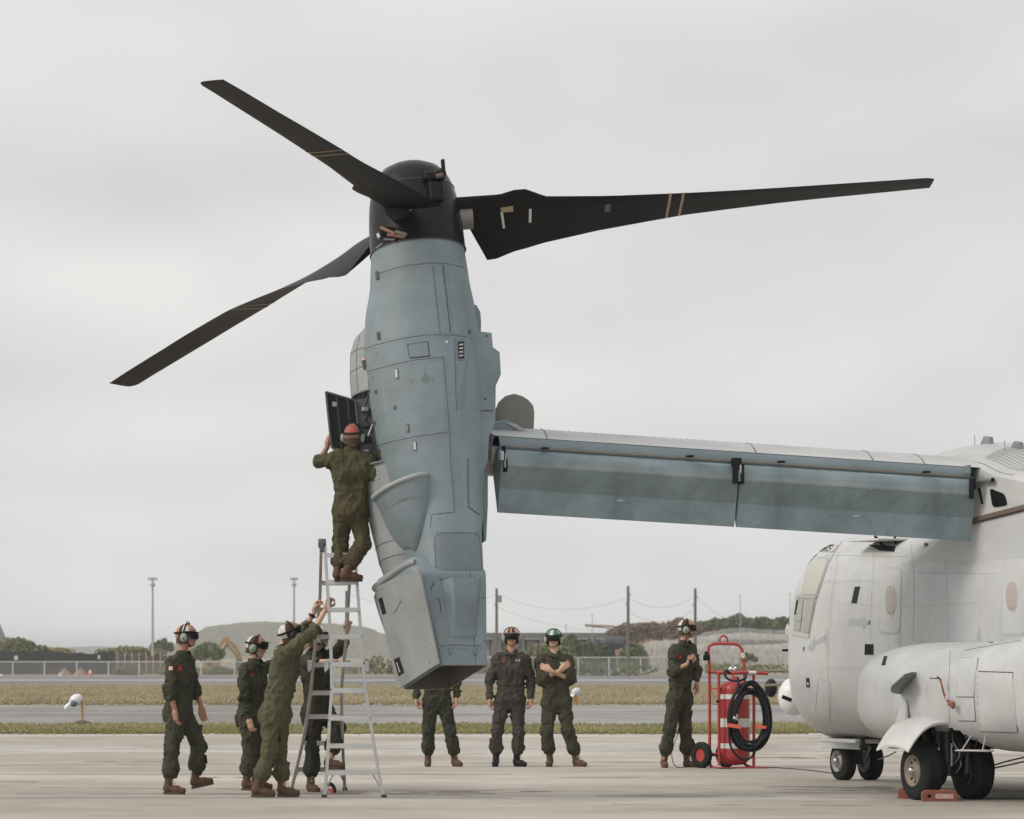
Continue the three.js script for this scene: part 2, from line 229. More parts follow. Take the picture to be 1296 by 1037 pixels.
// ---------------------------------------------------------------- far side of the airfield
{
  const dF = depthOf(856), sF = F / dF;
  const galv = std([.55, .56, .56], .5, { metalness: .3 });
  const wireTex = tex(128, (u, v) => { const a = Math.abs(((u + v) * 4) % 1 - .5), b = Math.abs(((u - v + 2) * 4) % 1 - .5); const w = Math.min(a, b) < .07 ? 1 : 0; return [w, w, w]; }, false);
  const wireMat = std([.35, .35, .34], .6, { alphaMap: wireTex, transparent: true });
  const fenceRun = (label, pxs, py0, pyTop, d) => {
    const s = d / F, y0 = ground(d), hgt = EYE + (HY - pyTop) * s - y0, o = thing('chain_link_fence', label, 'fence', V(0, y0, -d));
    const xs = pxs.map(p => (p - 648) * s);
    for (const x of xs) part('post', rod(V(x, -.1, 0), V(x, hgt + .06, 0), .10, 8), galv, o);
    for (let i = 0; i + 1 < xs.length; i++) part('rail', rod(V(xs[i], hgt, 0), V(xs[i + 1], hgt, 0), .07, 6), galv, o);
    part('wire_mesh', gridGeo((a, b) => { const p = V(lerp(xs[0], xs.at(-1), a), hgt * b, .05); p.uv = [p.x * 1.2, p.y * 1.2]; return p; }, 1, 1), wireMat, o);
    return o;
  };
  fenceRun('low grey chain link fence along the far road, left of the ladder', [-24, 16, 56, 97, 137, 176, 215, 254, 297, 338, 379, 420, 461], 856, 838, dF);
  fenceRun('low grey chain link fence along the far road, behind the standing crew', [502, 543, 584, 625, 655, 693, 732, 771, 811, 851, 891], 856.5, 832.5, dF + 4);
  // dark screened fence, left
  const net = std(0xffffff, .95, { map: tex(256, (u, v) => { const n = fbm(u * 6, v * 6, 3, 4); const k = .030 + .014 * n; return [k, k * 1.02, k * 1.08]; }) });
  {
    const d = 650, s = d / F, o = thing('screened_fence', 'tall black windscreen covered fence at the far left behind the low fence', 'fence', V(0, ground(d), -d));
    const xs = [-40, -12, 16, 45, 74, 102, 128, 146].map(p => (p - 648) * s), top = [825, 824, 824.5, 824, 825.5, 826, 825, 825].map(p => EYE + (HY - p) * s - ground(d));
    for (let i = 0; i + 1 < xs.length; i++) part('screen_panel', uvBox(gridGeo((a, b) => V(lerp(xs[i], xs[i + 1], a) , b * (lerp(top[i], top[i + 1], a) - .25 * Math.sin(a * Math.PI) * (i % 3) * .6), .12 * n3(a * 4 + i, b * 3, 1)), 8, 6), .2), net, o);
    for (let i = 0; i < xs.length; i++) part('post', rod(V(xs[i], -.1, -.2), V(xs[i], top[i] + .1, -.2), .07, 6), galv, o);
  }
  { // rusty slatted fence right of it
    const d = 660, s = d / F, o = thing('rusty_fence', 'low rust brown sheet fence with grey posts right of the black screen', 'fence', V(0, ground(d), -d)); const rust = [std([.10, .06, .05], .95), std([.13, .085, .06], .95)];
    const y1 = EYE + (HY - 829) * s - ground(d);
    for (let i = 0; i < 9; i++) { const x0 = (140 + i * 9 - 648) * s, x1 = (148.4 + i * 9 - 648) * s; part('sheet', box(x1 - x0, y1 - .1 * (i % 3), .05, (x0 + x1) / 2, (y1 - .1 * (i % 3)) / 2, .02 * (i % 2)), rust[i % 2], o); part('post', rod(V(x0, 0, .1), V(x0, y1 + .35, .1), .06, 6), galv, o); }
  }
  { const d = dF - 3, b = at(114, 0, d); const o = thing('traffic_cone', 'small orange and white traffic cone by the low fence', 'cone', V(b.x, ground(d), -d)); part('cone', lathe([[0, 1], [.07, 1], [.32, .06]], 16), std([.62, .2, .1], .7), o); part('band', lathe([[.135, .76], [.22, .48]], 16).translate(0, .012, 0), std([.7, .7, .68], .6), o); part('base', box(.75, .06, .75, 0, .03, 0), std([.5, .15, .08], .7), o); }
  for (const [px, lab] of [[76, 'small white marker block at the foot of the low fence'], [1, 'small white marker block at the left edge by the low fence']]) { const d = dF - 5, b = at(px, 0, d); const o = thing('marker_block', lab, 'marker', V(b.x, ground(d), -d)); part('block', box(.42, .3, .3, 0, .15, 0, .05), std([.75, .75, .73], .7), o); part('foot', box(.55, .06, .45, 0, .03, 0), std([.4, .4, .4], .8), o); }
  for (const [px, lab] of [[87, 'orange earth heap behind the low fence'], [107, 'second orange earth heap beside the cone']]) { const d = 640, b = at(px, 0, d); solo('earth_heap', gridGeo((a, q) => { const t = a * 6.283, r = q * 1.1; return V(b.x + Math.cos(t) * r, ground(d) + .95 * Math.pow(1 - q, .8) * (1 + .3 * n3(a * 9, q * 4, px)), -d + 6 + Math.sin(t) * r); }, 20, 6), std([.30, .17, .11], 1), lab, 'heap'); }
  // white notices on the screen
  for (const [px, py, w, h2, lab] of [[20, 833, .55, .6, 'white square notice on the black screened fence, nearest the left edge'], [125, 832, .28, .6, 'narrow white notice on the black screened fence, right end']]) { const p = at(px, py, 648.5); solo('notice', box(w, h2, .04, p.x, p.y, p.z), std([.62, .63, .62], .8), lab, 'sign'); }
  // bushes, left
  bush('bush', 'large olive bush behind the black screened fence at the left edge', 'bush', 20, 832, 802, 84, 760, leafMats[2], 41, { n: 3200, lobes: 8, leaf: .42 });
  bush('bush', 'small round dark bush right of the light mast', 'bush', 205, 826, 807, 26, 800, leafMats[1], 42, { n: 1100, lobes: 4, taper: .7, leaf: .34 });
  bush('bush', 'pale dry scrub behind the rusty fence', 'bush', 165, 832, 818, 76, 780, leafMats[2], 43, { n: 1500, lobes: 7, taper: .4, leaf: .36 });
  bush('bush', 'straw coloured scrub right of the large olive bush', 'bush', 72, 830, 818.5, 40, 770, std([.34, .29, .15], .9), 44, { n: 900, lobes: 5, taper: .6, leaf: .34 });
  let k = 0;
  for (const [px, w, yb, yt, m, lab] of [[162, 34, 857, 840, 2, 'low dry shrub behind the low fence, left of the walking man'], [230, 60, 857, 838, 2, 'low dry shrub behind the low fence, behind the walking man'], [278, 30, 857, 841, 1, 'low green shrub behind the low fence under the excavator arm'], [316, 40, 857, 840, 2, 'low dry shrub behind the low fence, left of the ladder crew'], [262, 40, 836, 812, 1, 'loose green scrub left of the excavator arm'],
    [470, 70, 858, 829, 2, 'olive thicket behind the ladder'], [540, 90, 859, 828, 1, 'olive thicket behind the exhaust box'], [600, 60, 858, 830, 2, 'olive thicket left of the grey suited man']])
    bush('shrub', lab, 'shrub', px, yb, yt, w, dF + 25 + 6 * k++, leafMats[m], 60 + k, { n: 1400, lobes: 6, taper: .6, leaf: .26 });
  { // tail of a parked plane past the left edge
    const d = 900, o = thing('parked_plane', 'grey green tail fin of a parked plane rising at the left edge', 'plane', at(-14, 826, d)); const s = d / F, m = std([.17, .22, .21], .7);
    const sh = new THREE.Shape([[-14 * s, 0], [-10 * s, 62 * s], [2 * s, 62 * s], [20 * s, 20 * s], [22 * s, 0]].map(p => new THREE.Vector2(...p)));
    const fin_ = part('tail_fin', new THREE.ExtrudeGeometry(sh, { depth: .4, bevelEnabled: true, bevelSize: .08, bevelThickness: .15, bevelSegments: 2 }), m, o);
    part('rudder', box(.5, 44 * s, .3, 15 * s, 22 * s, .2).applyMatrix4(new THREE.Matrix4().makeShear(0, 0, -.25, 0, 0, 0)), std([.13, .17, .165], .7), fin_);
    part('fuselage', rod(V(-12 * s, -1.5, 0), V(24 * s, -.5, 0), 1.1, 16, 2), m, o);
  }
  for (const [px, yt, d, wp, lab] of [[193, 732, 720, 11, 'tall floodlight mast with a flat lamp head, left of the walking man'], [372, 732, 760, 9, 'tall floodlight mast with a flat lamp head, above the ladder crew']]) {
    const s = d / F, o = thing('light_mast', lab, 'mast', V((px - 648) * s, ground(d), -d), 0, 'floodlight masts'), hh = EYE + (HY - yt) * s - ground(d), m = std([.36, .38, .39], .6, { metalness: .3 });
    part('pole', rod(V(0, 0, 0), V(0, hh, 0), .26, 10, .15), m, o); part('crossbar', box(wp * s, .16, .2, 0, hh, 0), m, o);
    for (const q of [-1, -.4, .4, 1]) part('lamp', box(.34, .26, .3, q * wp * s * .46, hh - .22, .1, .05), m, o);
    part('collar', lathe([[.2, 0], [.5, .05], [.3, .6], [.2, .7]].map(p => [p[0], p[1] + hh - 1.4])), m, o);
  }
  // utility poles and wires
  const wood = std([.15, .125, .11], .95), P0 = [];
  for (const [px, yt, d, tf, lab] of [[628.5, 745, 640, 1, 'wooden utility pole with a transformer can, beside the nacelle'], [795, 742, 600, 0, 'bare wooden utility pole behind the rust brown mound edge'], [880, 745, 620, 0, 'bare wooden utility pole above the scrub mound, right of the third helmet']]) {
    const s = d / F, base = V((px - 648) * s, ground(d), -d), o = thing('utility_pole', lab, 'pole', base), hh = EYE + (HY - yt) * s - base.y;
    part('pole', rod(V(0, 0, 0), V(0, hh, 0), .26, 10, .2), wood, o); for (const [q, w] of [[.28, 1.4], [-.28, 2.6]]) part('insulator', lathe([[.03, 0], [.1, .05], [.06, .2], [.09, .3], [0, .34]], 10).translate(q, hh - w, 0), std([.3, .3, .3], .4), o);
    if (tf) part('transformer', [lathe([[0, 0], [.26, .03], [.26, .95], [.18, 1.05], [0, 1.06]], 16).translate(.5, hh - 2.1, 0)], std([.24, .24, .24], .6), o);
    P0.push([base, hh]);
  }
  const wm = std([.2, .2, .21], .8);
  const wire = (a, b, sag, lab) => solo('overhead_wire', tube([0, .15, .3, .5, .7, .85, 1].map(t => a.clone().lerp(b, t).add(V(0, -sag * 4 * t * (1 - t), 0))), .02, 30, 5), wm, lab, 'wire');
  const top = (i, dy, dx = 0) => P0[i][0].clone().add(V(dx, P0[i][1] - dy, .0));
  wire(top(0, .9, .2), top(1, 1.6), 2.0, 'upper wire between the transformer pole and the middle pole'); wire(top(0, 2.8, .2), at(716, 794, 630), .4, 'lower wire falling from the transformer pole to the right');
  wire(at(716, 794, 630), top(1, 6.2), .3, 'faint low wire running on to the middle pole'); wire(top(1, 1.6), top(2, 1.2), 1.5, 'upper wire between the middle and right poles'); wire(top(1, 3.6), top(2, 3), 1.6, 'lower wire between the middle and right poles');
  wire(top(2, 1.2), at(960, 800, 640), .8, 'wire falling from the right pole'); wire(at(560, 770, 640), top(0, .9, -.2), .5, 'wire left of the transformer pole behind the nacelle'); wire(at(440, 752, 640), at(560, 770, 640), .7, 'faint wire crossing behind the ladder top');
  for (const [px, yt, lab] of [[716.5, 791, 'thin short pole between the two front facing crew and the mound'], [749.5, 778, 'thin pole standing below the long beam'], [937, 755, 'thin pale pole above the grey bunker'], [1000, 752, 'thin pale pole at the edge of the cockpit']]) { const d = 660, s = d / F, b = V((px - 648) * s, ground(d), -d); const hh = EYE + (HY - yt) * s - b.y; const o = thing('thin_pole', lab, 'pole', b); part('pole', rod(V(0, 0, 0), V(0, hh, 0), .09, 6, .06), std([.34, .34, .35], .8), o); part('cap', box(.3, .12, .12, 0, hh, 0), std([.34, .34, .35], .8), o); }

  // hills
  const hillMat = std(0xffffff, 1, { map: tex(256, (u, v) => { const n = fbm(u * 5, v * 5, 2, 5) * .5 + .5, n2 = fbm(u * 22, v * 22, 8, 3) * .5 + .5; return mix3(mix3([.10, .10, .065], [.24, .205, .165], n), [.06, .085, .03], sm(.5, .75, n2) * .8); }) });
  const hill = (name, pts, d, thick, mat, rough = 1) => { const s = d / F, b0 = ground(d) - 1; const xs = pts.map(p => (p[0] - 648) * s), ys = pts.map(p => EYE + (HY - p[1]) * s);
    const hAt = x => { for (let i = 0; i + 1 < xs.length; i++) if (x <= xs[i + 1]) { const t = sm(0, 1, (x - xs[i]) / (xs[i + 1] - xs[i])); return lerp(ys[i], ys[i + 1], t); } return ys.at(-1); };
    struct(name, gridGeo((a, b) => { const x = lerp(xs[0], xs.at(-1), a), e = Math.sin(Math.PI * Math.min(1, b * .56 + .0)) ; const y = lerp(b0, hAt(x), e) + rough * s * (fbm(x / s * .08, b * 4, d, 4) * 2.2) * e; const p = V(x, y, -d - b * thick); p.uv = [x / s / 60, b * 2]; return p; }, 120, 24), mat); };
  hill('hill', [[150, 830], [215, 812], [240, 792], [262, 788.5], [296, 785.5], [318, 784.6], [345, 786], [372, 787], [420, 788], [448, 792], [478, 801], [500, 812], [540, 826], [580, 832]], 2300, 160, hillMat);
  hill('far_hills', [[-60, 822], [20, 821], [90, 818], [140, 820], [240, 822], [360, 819], [520, 818], [640, 812], [760, 818], [900, 817], [1050, 815], [1400, 822]], 4200, 300, hillMat, .5);
  const scrubMat = std(0xffffff, 1, { map: tex(256, (u, v) => { const n = fbm(u * 8, v * 8, 4, 5) * .5 + .5; return mix3([.15, .095, .065], [.21, .15, .10], n); }) });
  hill('earth_mound', [[755, 838], [764, 812], [772, 796], [790, 790], [830, 788], [870, 787], [905, 790], [940, 791], [985, 790], [1010, 792], [1090, 800], [1150, 815], [1200, 830]], 860, 30, scrubMat, 1.6);
  for (const [i, px, w, yt, yb, m, lab] of [[0, 862, 34, 783, 794, 3, 'rust tinted scrub on the mound behind the third helmet'], [1, 905, 40, 782, 796, 0, 'green scrub on the mound left of the tall clump'], [2, 935, 42, 777, 796, 0, 'tallest green clump on the mound top'], [3, 968, 36, 780, 796, 1, 'green scrub on the mound right of the tall clump'], [4, 992, 30, 779, 796, 0, 'green scrub on the mound beside the cockpit'], [5, 815, 60, 787, 800, 3, 'brown scrub along the left of the mound'], [6, 792, 44, 789, 812, 3, 'rust brown brush on the left flank of the mound'], [7, 842, 56, 788, 808, 3, 'rust brown brush on the middle of the mound'], [8, 885, 50, 789, 806, 3, 'rust brown brush on the mound behind the third helmet']])
    bush('scrub', lab, 'shrub', px, yb + 2, yt, w, 862, leafMats[m], 90 + i, { n: 1500, lobes: 7, taper: .5, leaf: .38 });
  // beam sticking out of the mound
  { const a = at(740, 791.5, 800), b = at(778, 794, 800); const o = thing('crane_boom', 'long rusty beam jutting left from the brown mound', 'beam', a); const L = b.x - a.x; const rust = std([.28, .19, .13], .9);
    part('beam', [bar(V(0, 0, 0), V(L, -.25, 0), .35, .35), bar(V(0, -.1, 0), V(L, -.75, 0), .18, .18)], rust, o); part('brace', Array.from({ length: 6 }, (_, i) => bar(V(L * i / 6, -.05, 0), V(L * (i + 1) / 6, -.6, 0), .1, .1)), rust, o); }
  { // long dark shed roof with pale bays under it
    const d = 700, s = d / F, o = thing('long_shed', 'long low open shed with a dark roof and pale bays under it', 'shed', V(0, ground(d), -d)); const X = p => (p - 648) * s, Y = p => EYE + (HY - p) * s - ground(d);
    const dark = std([.15, .145, .14], .9), pale = [std([.62, .62, .60], .9), std([.45, .45, .44], .9), std([.36, .31, .26], .9)];
    part('roof', [box(X(768) - X(600), Y(803) - Y(808.5), 7, (X(768) + X(600)) / 2, (Y(803) + Y(808.5)) / 2, -3)], dark, o); part('ridge', box(X(768) - X(606), .25, 4, (X(768) + X(606)) / 2, Y(803) + .1, -3), dark, o);
    for (let i = 0; i < 11; i++) { const x0 = 606 + i * 15; part('post', rod(V(X(x0), 0, .2), V(X(x0 + (i % 2 ? 5 : -4)), Y(808), .2), .3, 6), dark, o); if (i < 10) part('bay_wall', box(X(x0 + 13) - X(x0 + 1), Y(811 + (i * 7 % 4)) - 0, .2, X(x0 + 7), Y(811 + (i * 7 % 4)) / 2, -4.5 + .3 * (i % 3)), pale[(i * 5 + 1) % 3], o); }
    part('back_wall', box(X(768) - X(600), Y(809), .3, X(684), Y(809) / 2, -6.2), std([.40, .39, .37], .9), o);
  }
  let j = 0; for (const [px, w, yt, m, lab] of [[655, 60, 818, 2, 'dry thicket in front of the shed between the two front facing crew'], [700, 56, 806, 2, 'olive tree clump in front of the shed, beside the green helmet'], [728, 60, 804, 0, 'green tree clump in front of the shed, middle of the row'], [757, 40, 809, 4, 'dark tree clump at the right end of the shed'], [802, 34, 812, 1, 'green clump left of the pale bunker']])
    bush('tree', lab, 'tree', px, 852, yt, w, 615 + 3 * j++, leafMats[m], 120 + j, { n: 2600, lobes: 6, taper: .4, leaf: .30 });
  { const d = 640, p = at(778, 0, d), s = d / F, y0 = ground(d), o = thing('fuel_tank', 'dark rounded tank at the right end of the shed', 'tank', V(p.x, y0, -d)); const m = std([.05, .055, .065], .6); const h1 = EYE + (HY - 814) * s - y0; part('drum', new THREE.CapsuleGeometry(1.0, 2.2, 6, 18).rotateZ(Math.PI / 2).translate(0, h1, 0), m, o); part('support', [box(.3, h1, 1.4, -.9, h1 / 2, 0), box(.3, h1, 1.4, .9, h1 / 2, 0)], std([.3, .3, .29], .9), o); }
  // pale banked bunkers, right
  const rub = std(0xffffff, 1, { map: tex(512, (u, v) => { const n = fbm(u * 9, v * 9, 6, 5) * .5 + .5, n2 = fbm(u * 40, v * 30, 1, 3) * .5 + .5; return mix3(mix3([.25, .232, .212], [.40, .378, .352], n), [.12, .11, .10], sm(.62, .8, n2) * .8); }) });
  const rub2 = std(0xffffff, 1, { map: tex(256, (u, v) => { const n = fbm(u * 9, v * 9, 16, 5) * .5 + .5; return mix3([.10, .095, .09], [.22, .205, .19], n); }) });
  const bank = (name, label, prof, d, mat, dep) => { const s = d / F, y0 = ground(d) - .2; const g = gridGeo((a, b) => { const i = Math.min(prof.length - 2, Math.floor(a * (prof.length - 1))), t = a * (prof.length - 1) - i; const px = lerp(prof[i][0], prof[i + 1][0], t), yt = lerp(prof[i][1], prof[i + 1][1], sm(0, 1, t)), yb = lerp(prof[i][2], prof[i + 1][2], t); const up = Math.sin(Math.min(1, b * 1.35) * Math.PI / 2); const x = (px - 648) * s, h0 = Math.max(y0, EYE + (HY - yb) * s), h1 = EYE + (HY - yt) * s; const p = V(x + .3 * n3(px * .1, b * 3, d), lerp(h0, h1, up) + .25 * fbm(px * .15, b * 3, d, 3), -d - b * dep + .4 * fbm(px * .2, b * 5, d + 9, 3)); p.uv = [x * .08, p.y * .12]; return p; }, 90, 14);
    solo(name, g, mat, label, 'bank'); };
  bank('rubble_bank', 'long grey brown rubble bank with a rounded dark top above the pale bunkers', [[880, 806, 822], [900, 800, 822], [925, 796, 822], [945, 795, 822], [970, 797, 822], [1000, 798, 822], [1040, 799, 822]], 800, rub2, 10);
  bank('pale_bunker', 'pale banked bunker wall behind the red extinguisher frame', [[872, 808, 844], [890, 806, 844], [915, 803, 845], [950, 801.5, 845], [985, 803, 845], [1030, 804, 845]], 740, rub, 6);
  bank('dark_ledge', 'dark rubble ledge across the pale bunker wall', [[905, 812, 818], [930, 810, 818], [960, 811, 819], [990, 811, 819], [1030, 812, 820]], 734, rub2, 3);
  bank('pale_bunker', 'lower pale banked bunker between the cart and the cockpit', [[868, 830, 850], [885, 816, 850], [900, 815, 850], [930, 818, 850], [955, 817, 850], [1000, 815, 850], [1040, 815, 850]], 690, rub, 5);
  bank('pale_bunker', 'small pale rubble heap left of the third helmet', [[806, 834, 848], [816, 816, 848], [826, 812, 848], [850, 811, 848], [866, 814, 848], [880, 830, 848]], 700, rub, 5);
  bush('bush', 'small dry bush against the pale bunker right of the cart frame', 'bush', 948, 838, 823, 20, 685, leafMats[2], 150, { n: 500, lobes: 4, leaf: .26 });
  bush('bush', 'low dry scrub along the foot of the pale bunker', 'bush', 930, 852, 840, 150, 620, leafMats[2], 151, { n: 1800, lobes: 12, taper: .2, leaf: .24 });
  bush('bush', 'low scrub behind the right part of the low fence', 'bush', 745, 857, 836, 150, 610, leafMats[1], 152, { n: 3000, lobes: 12, taper: .2, leaf: .24 });
  { // excavator
    const d = 690, s = d / F, o = thing('excavator', 'yellow orange excavator with its arm folded, behind the low fence', 'excavator', at(275, 842, d)); const ym = std([.33, .205, .09], .7), dk = std([.09, .09, .09], .8); const q = (px, py) => V((px - 275) * s, (842 - py) * s, 0);
    const plate = (pts, dep) => new THREE.ExtrudeGeometry(new THREE.Shape(pts.map(p => new THREE.Vector2(q(...p).x, q(...p).y))), { depth: dep, bevelEnabled: true, bevelSize: .05, bevelThickness: .05, bevelSegments: 1 }).translate(0, 0, -dep / 2);
    part('boom', plate([[271, 842], [275, 826], [279, 813], [284, 807], [289, 807.5], [289, 811], [285, 822], [280, 834], [277, 843]], .6), ym, o); part('stick', plate([[284, 814], [288, 809], [297, 816], [304, 826], [306.5, 838], [301, 838], [295, 827]], .5), ym, o);
    part('bucket', plate([[299, 836], [306, 835], [308, 843], [302, 847], [297, 843]], 1.1), dk, o); part('cylinder', [rod(q(276, 830), q(285, 815), .1, 8), rod(q(289, 814), q(300, 828), .09, 8)].map(g => g.translate(0, 0, .45)), std([.5, .5, .5], .3, { metalness: .7 }), o);
    part('cab', [box(2.2, 2.0, 2, -1.2, -.2, -.3, .12)], ym, o); part('track', [box(4, .8, .6, -.8, -1.5, .8, .3), box(4, .8, .6, -.8, -1.5, -1.2, .3)], dk, o);
    part('window', [box(.9, .9, .05, -1.2, .15, .72)], dk, o);
  }
  // airfield lights under white covers, beside the taxiway
  for (const [px, py, pb, lab, post] of [[97, 886, 917, 'white hooded airfield light on an orange post, left of the walking man', 1], [729, 876, 893, 'white covered airfield light on the dry grass behind the green helmeted man', 0]]) {
    const b = foot(px + (post ? 7 : 0), pb), d = -b.z, s = d / F, o = thing('airfield_light', lab, 'runway light', b); const hh = (pb - py) * s; const wht = std([.68, .70, .73], .35), or = std([.50, .27, .07], .7);
    const hd = lathe([[0, -.15], [.07, -.14], [.12, -.05], [.115, .05], [.06, .13], [0, .15]], 20).rotateZ(-.9).translate(-8 * s, hh, 0);
    if (post) { part('post', rod(V(0, 0, 0), V(0, hh - .02, 0), .028, 10), or, o); part('base', lathe([[0, 0], [.2, 0], [.16, .06], [.04, .09], [0, .09]], 16), std([.14, .09, .06], .9), o);
      part('housing', [hd, rod(V(-8 * s, hh, 0), V(0, hh + .03, 0), .035, 8)], wht, o); part('hood', gridGeo((a, q) => { const t = a * Math.PI - .2, r = .10 + .07 * q; return V(-8 * s - .08 - q * .16, hh - .06 - q * .16 + Math.sin(t) * r * .6, Math.cos(t) * r); }, 14, 4), wht, o); part('lens', ball(.085, -10.5 * s, hh - .07, .06), std([.12, .16, .22], .1), o);
    } else { part('housing', hd.translate(8 * s, 0, 0), std([.55, .57, .60], .5), o); part('stem', rod(V(0, -.4, 0), V(0, hh, 0), .05, 10), or, o); part('hood', gridGeo((a, q) => { const t = a * Math.PI, r = .14 + .1 * q; return V(-.05 - q * .2, hh - .1 - q * .2 + Math.sin(t) * r * .6, Math.cos(t) * r); }, 14, 4), wht, o); }
  }
}
// ---------------------------------------------------------------- the tiltrotor
const wearTex = (() => { const a = wrapFbm(201, 3, 6), b = wrapFbm(230, 24, 3), c = wrapFbm(260, 6, 5); return (amp, spot) => tex(512, (u, v) => { let k = 1 + amp * (a(u, v) - .5) * 2 + amp * .5 * (b(u, v) - .5); const s = sm(.70, .80, c(u, v) * .6 + b(u, v * .4) * .4); k *= 1 - spot * s; return [k * (1 + .05 * (c(u, v) - .5)), k, k * (1 - .06 * (c(u, v) - .5))].map(x => Math.min(1, x * .86)); }); })();
const wear1 = wearTex(.28, .28), wear2 = wearTex(.2, .2), wear3 = wearTex(.5, .4);
for (const t of [wear1, wear2, wear3]) t.repeat.set(.55, .55);
const nacM = std([.216, .268, .294], .62, { map: wear1 }), nacDark = std([.185, .230, .25], .6, { map: wear1 }), litSideM = std([.325, .345, .345], .62, { map: wear1 }), fusM = std([.565, .578, .582], .5, { map: wear2 }), topM = std([.54, .545, .545], .6, { map: wear2 });  // outboard grey is the nacelle paint lightened to paint in the lit side
const flapM = std([.235, .30, .325], .55, { map: wear3 }), flapBand = std([.185, .235, .235], .6, { map: wear3 }), blackM = blk([.012, .012, .014], .5), seamM = std([.078, .084, .086], .8), dark2 = blk([.024, .024, .026], .7), rubber = blk([.02, .021, .023], .8), steel = std([.42, .42, .42], .35, { metalness: .8 }), oily = std([.06, .06, .062], .45, { metalness: .4 }), orangeM = std([.33, .21, .13], .7);
const PSI = 23 * Math.PI / 180;
const plane = thing('tiltrotor', 'grey tiltrotor aircraft with its nacelle tipped up and three dark blades, parked on the apron', 'aircraft', [5.68, 0, -48.165], Math.PI / 2 + PSI);
plane.updateMatrixWorld(true);
const AM = plane.matrixWorld.clone(), AMi = AM.clone().invert();
function onPlane(px, py, M, p0, nrm) {                                // where that line of sight meets a plane given in the frame M
  const Mi = M.clone().invert(), o = V(0, EYE, 0).applyMatrix4(Mi), d = at(px, py, 10).applyMatrix4(Mi).sub(o), n = V(...nrm), t = V(...p0).sub(o).dot(n) / d.dot(n); return o.addScaledVector(d, t);
}
const sgnpow = (x, p) => Math.sign(x) * Math.pow(Math.abs(x), p);
function interp(T, v) { let i = 0; while (i < T.length - 2 && v < T[i + 1][0]) i++; const t = Math.max(0, Math.min(1, (v - T[i][0]) / (T[i + 1][0] - T[i][0]))); const e = t * t * (3 - 2 * t) * .35 + t * .65; return T[i].map((q, k) => k ? lerp(q, T[i + 1][k], e) : v); }   // T runs downwards

// ---- nacelle, in a frame tipped forward: x = forward, y = up the mast, z = inboard
const NAC = new THREE.Group(); NAC.name = 'nacelle_frame';
const tilt = 13.5 * Math.PI / 180;
const NM = AM.clone().multiply(new THREE.Matrix4().makeTranslation(0, 3.7, -7.05)).multiply(new THREE.Matrix4().makeRotationZ(-tilt));
const NT = [[2.2, -.51, .51, -.51, .50, 2], [1.85, -.53, .55, -.55, .515, 2], [1.5, -.58, .60, -.63, .54, 2.1], [1.065, -.62, .64, -.69, .55, 2.2], [.63, -.64, .65, -.67, .54, 2.3], [.1, -.62, .65, -.63, .49, 2.4], [-.24, -.58, .64, -.58, .43, 2.6], [-.68, -.5, .625, -.5, .345, 3], [-1.11, -.4, .628, -.46, .235, 4.5], [-1.46, -.4, .63, -.46, .19, 7], [-1.6, -.4, .60, -.46, .17, 7]];
function NS(a, b) {                                                    // a: 0..1 round the nacelle, b: height on the mast axis
  const [, uF, uA, wO, wI, n] = interp(NT, b), t = a * 2 * Math.PI, c = sgnpow(Math.cos(t), 2 / n), s = sgnpow(Math.sin(t), 2 / n);
  const u = c > 0 ? uA * c : -uF * c, w = s > 0 ? wI * s : -wO * s; return V(-u, b, w);   // a=0 aft, .25 inboard, .75 outboard
}
const nacG = gridGeo((a, b) => { const v = 2.2 - b * 3.8, p = NS(a, v); p.uv = [a * 3.8, v]; return p; }, 96, 120);
const nac = part('nacelle', nacG, nacM, plane); nac.position.set(0, 3.7, -7.05); nac.rotation.z = -tilt;
const np = (px, py, r = [-.315, .185, -1.6, 2.2]) => pick(NS, NM, px, py, r);
const nline = (pts, r = .0028, lift = .0015) => part('panel_seam', seam(NS, linePick(NS, NM, pts, [-.315, .185, -1.6, 2.2]), r, NSG, lift), seamM, nac);
// is the outward normal +surfN or -surfN?
const NSG = (() => { const n = surfN(NS, 0, 0); return n.x < 0 ? 1 : -1; })();
const rivets = (S, M, pts, range, sg, dx, dy, step, r, m, parent) => { const gs = []; let acc = 0; const q = linePick(S, M, pts.map(p => [p[0] + dx, p[1] + dy]), range).map(p => S(...p).addScaledVector(surfN(S, ...p), sg * r * .2)); for (let i = 0; i + 1 < q.length; i++) { const L = q[i].distanceTo(q[i + 1]); while (acc < L) { const p = q[i].clone().lerp(q[i + 1], acc / L); gs.push(new THREE.OctahedronGeometry(r, 1).translate(p.x, p.y, p.z)); acc += step; } acc -= L; } const o = part('rivet_row', gs, m, parent); o.userData.kind = 'stuff'; };
const NR = [-.315, .185, -1.6, 2.2], rivM = std([.13, .145, .15], .6);
for (const [pts, dx, dy] of [[[[476.7, 347], [515, 336], [565, 333.6]], 0, 3], [[[458.6, 443.5], [493.6, 432], [542, 423.8], [588, 426]], 0, -3], [[[458.6, 443.5], [493.6, 432], [542, 423.8], [575, 424]], 0, 3], [[[463, 471], [493.6, 462.6], [560, 452]], 0, 3], [[[563, 455], [565.8, 506], [569, 546]], -3, 0], [[[563, 455], [565.8, 506], [569, 546], [572, 610], [575, 645]], 3, 0], [[[569, 546.5], [525.5, 552.7], [482, 563]], 0, 3], [[[586, 470], [585, 505], [590, 545]], -3, 0]]) rivets(NS, NM, pts, NR, NSG, dx, dy, .035, .0042, rivM, nac);
nline([[476.7, 347], [495, 341], [515, 336], [546.7, 332.6], [565.8, 333.6], [588, 339]]);
nline([[560.5, 336], [565, 375], [570, 421]], .007); nline([[547.7, 336], [552, 378], [557, 421]]);
nline([[458.6, 443.5], [475, 437], [493.6, 432], [518, 427], [542, 423.8], [570, 424], [591, 426.5]]);
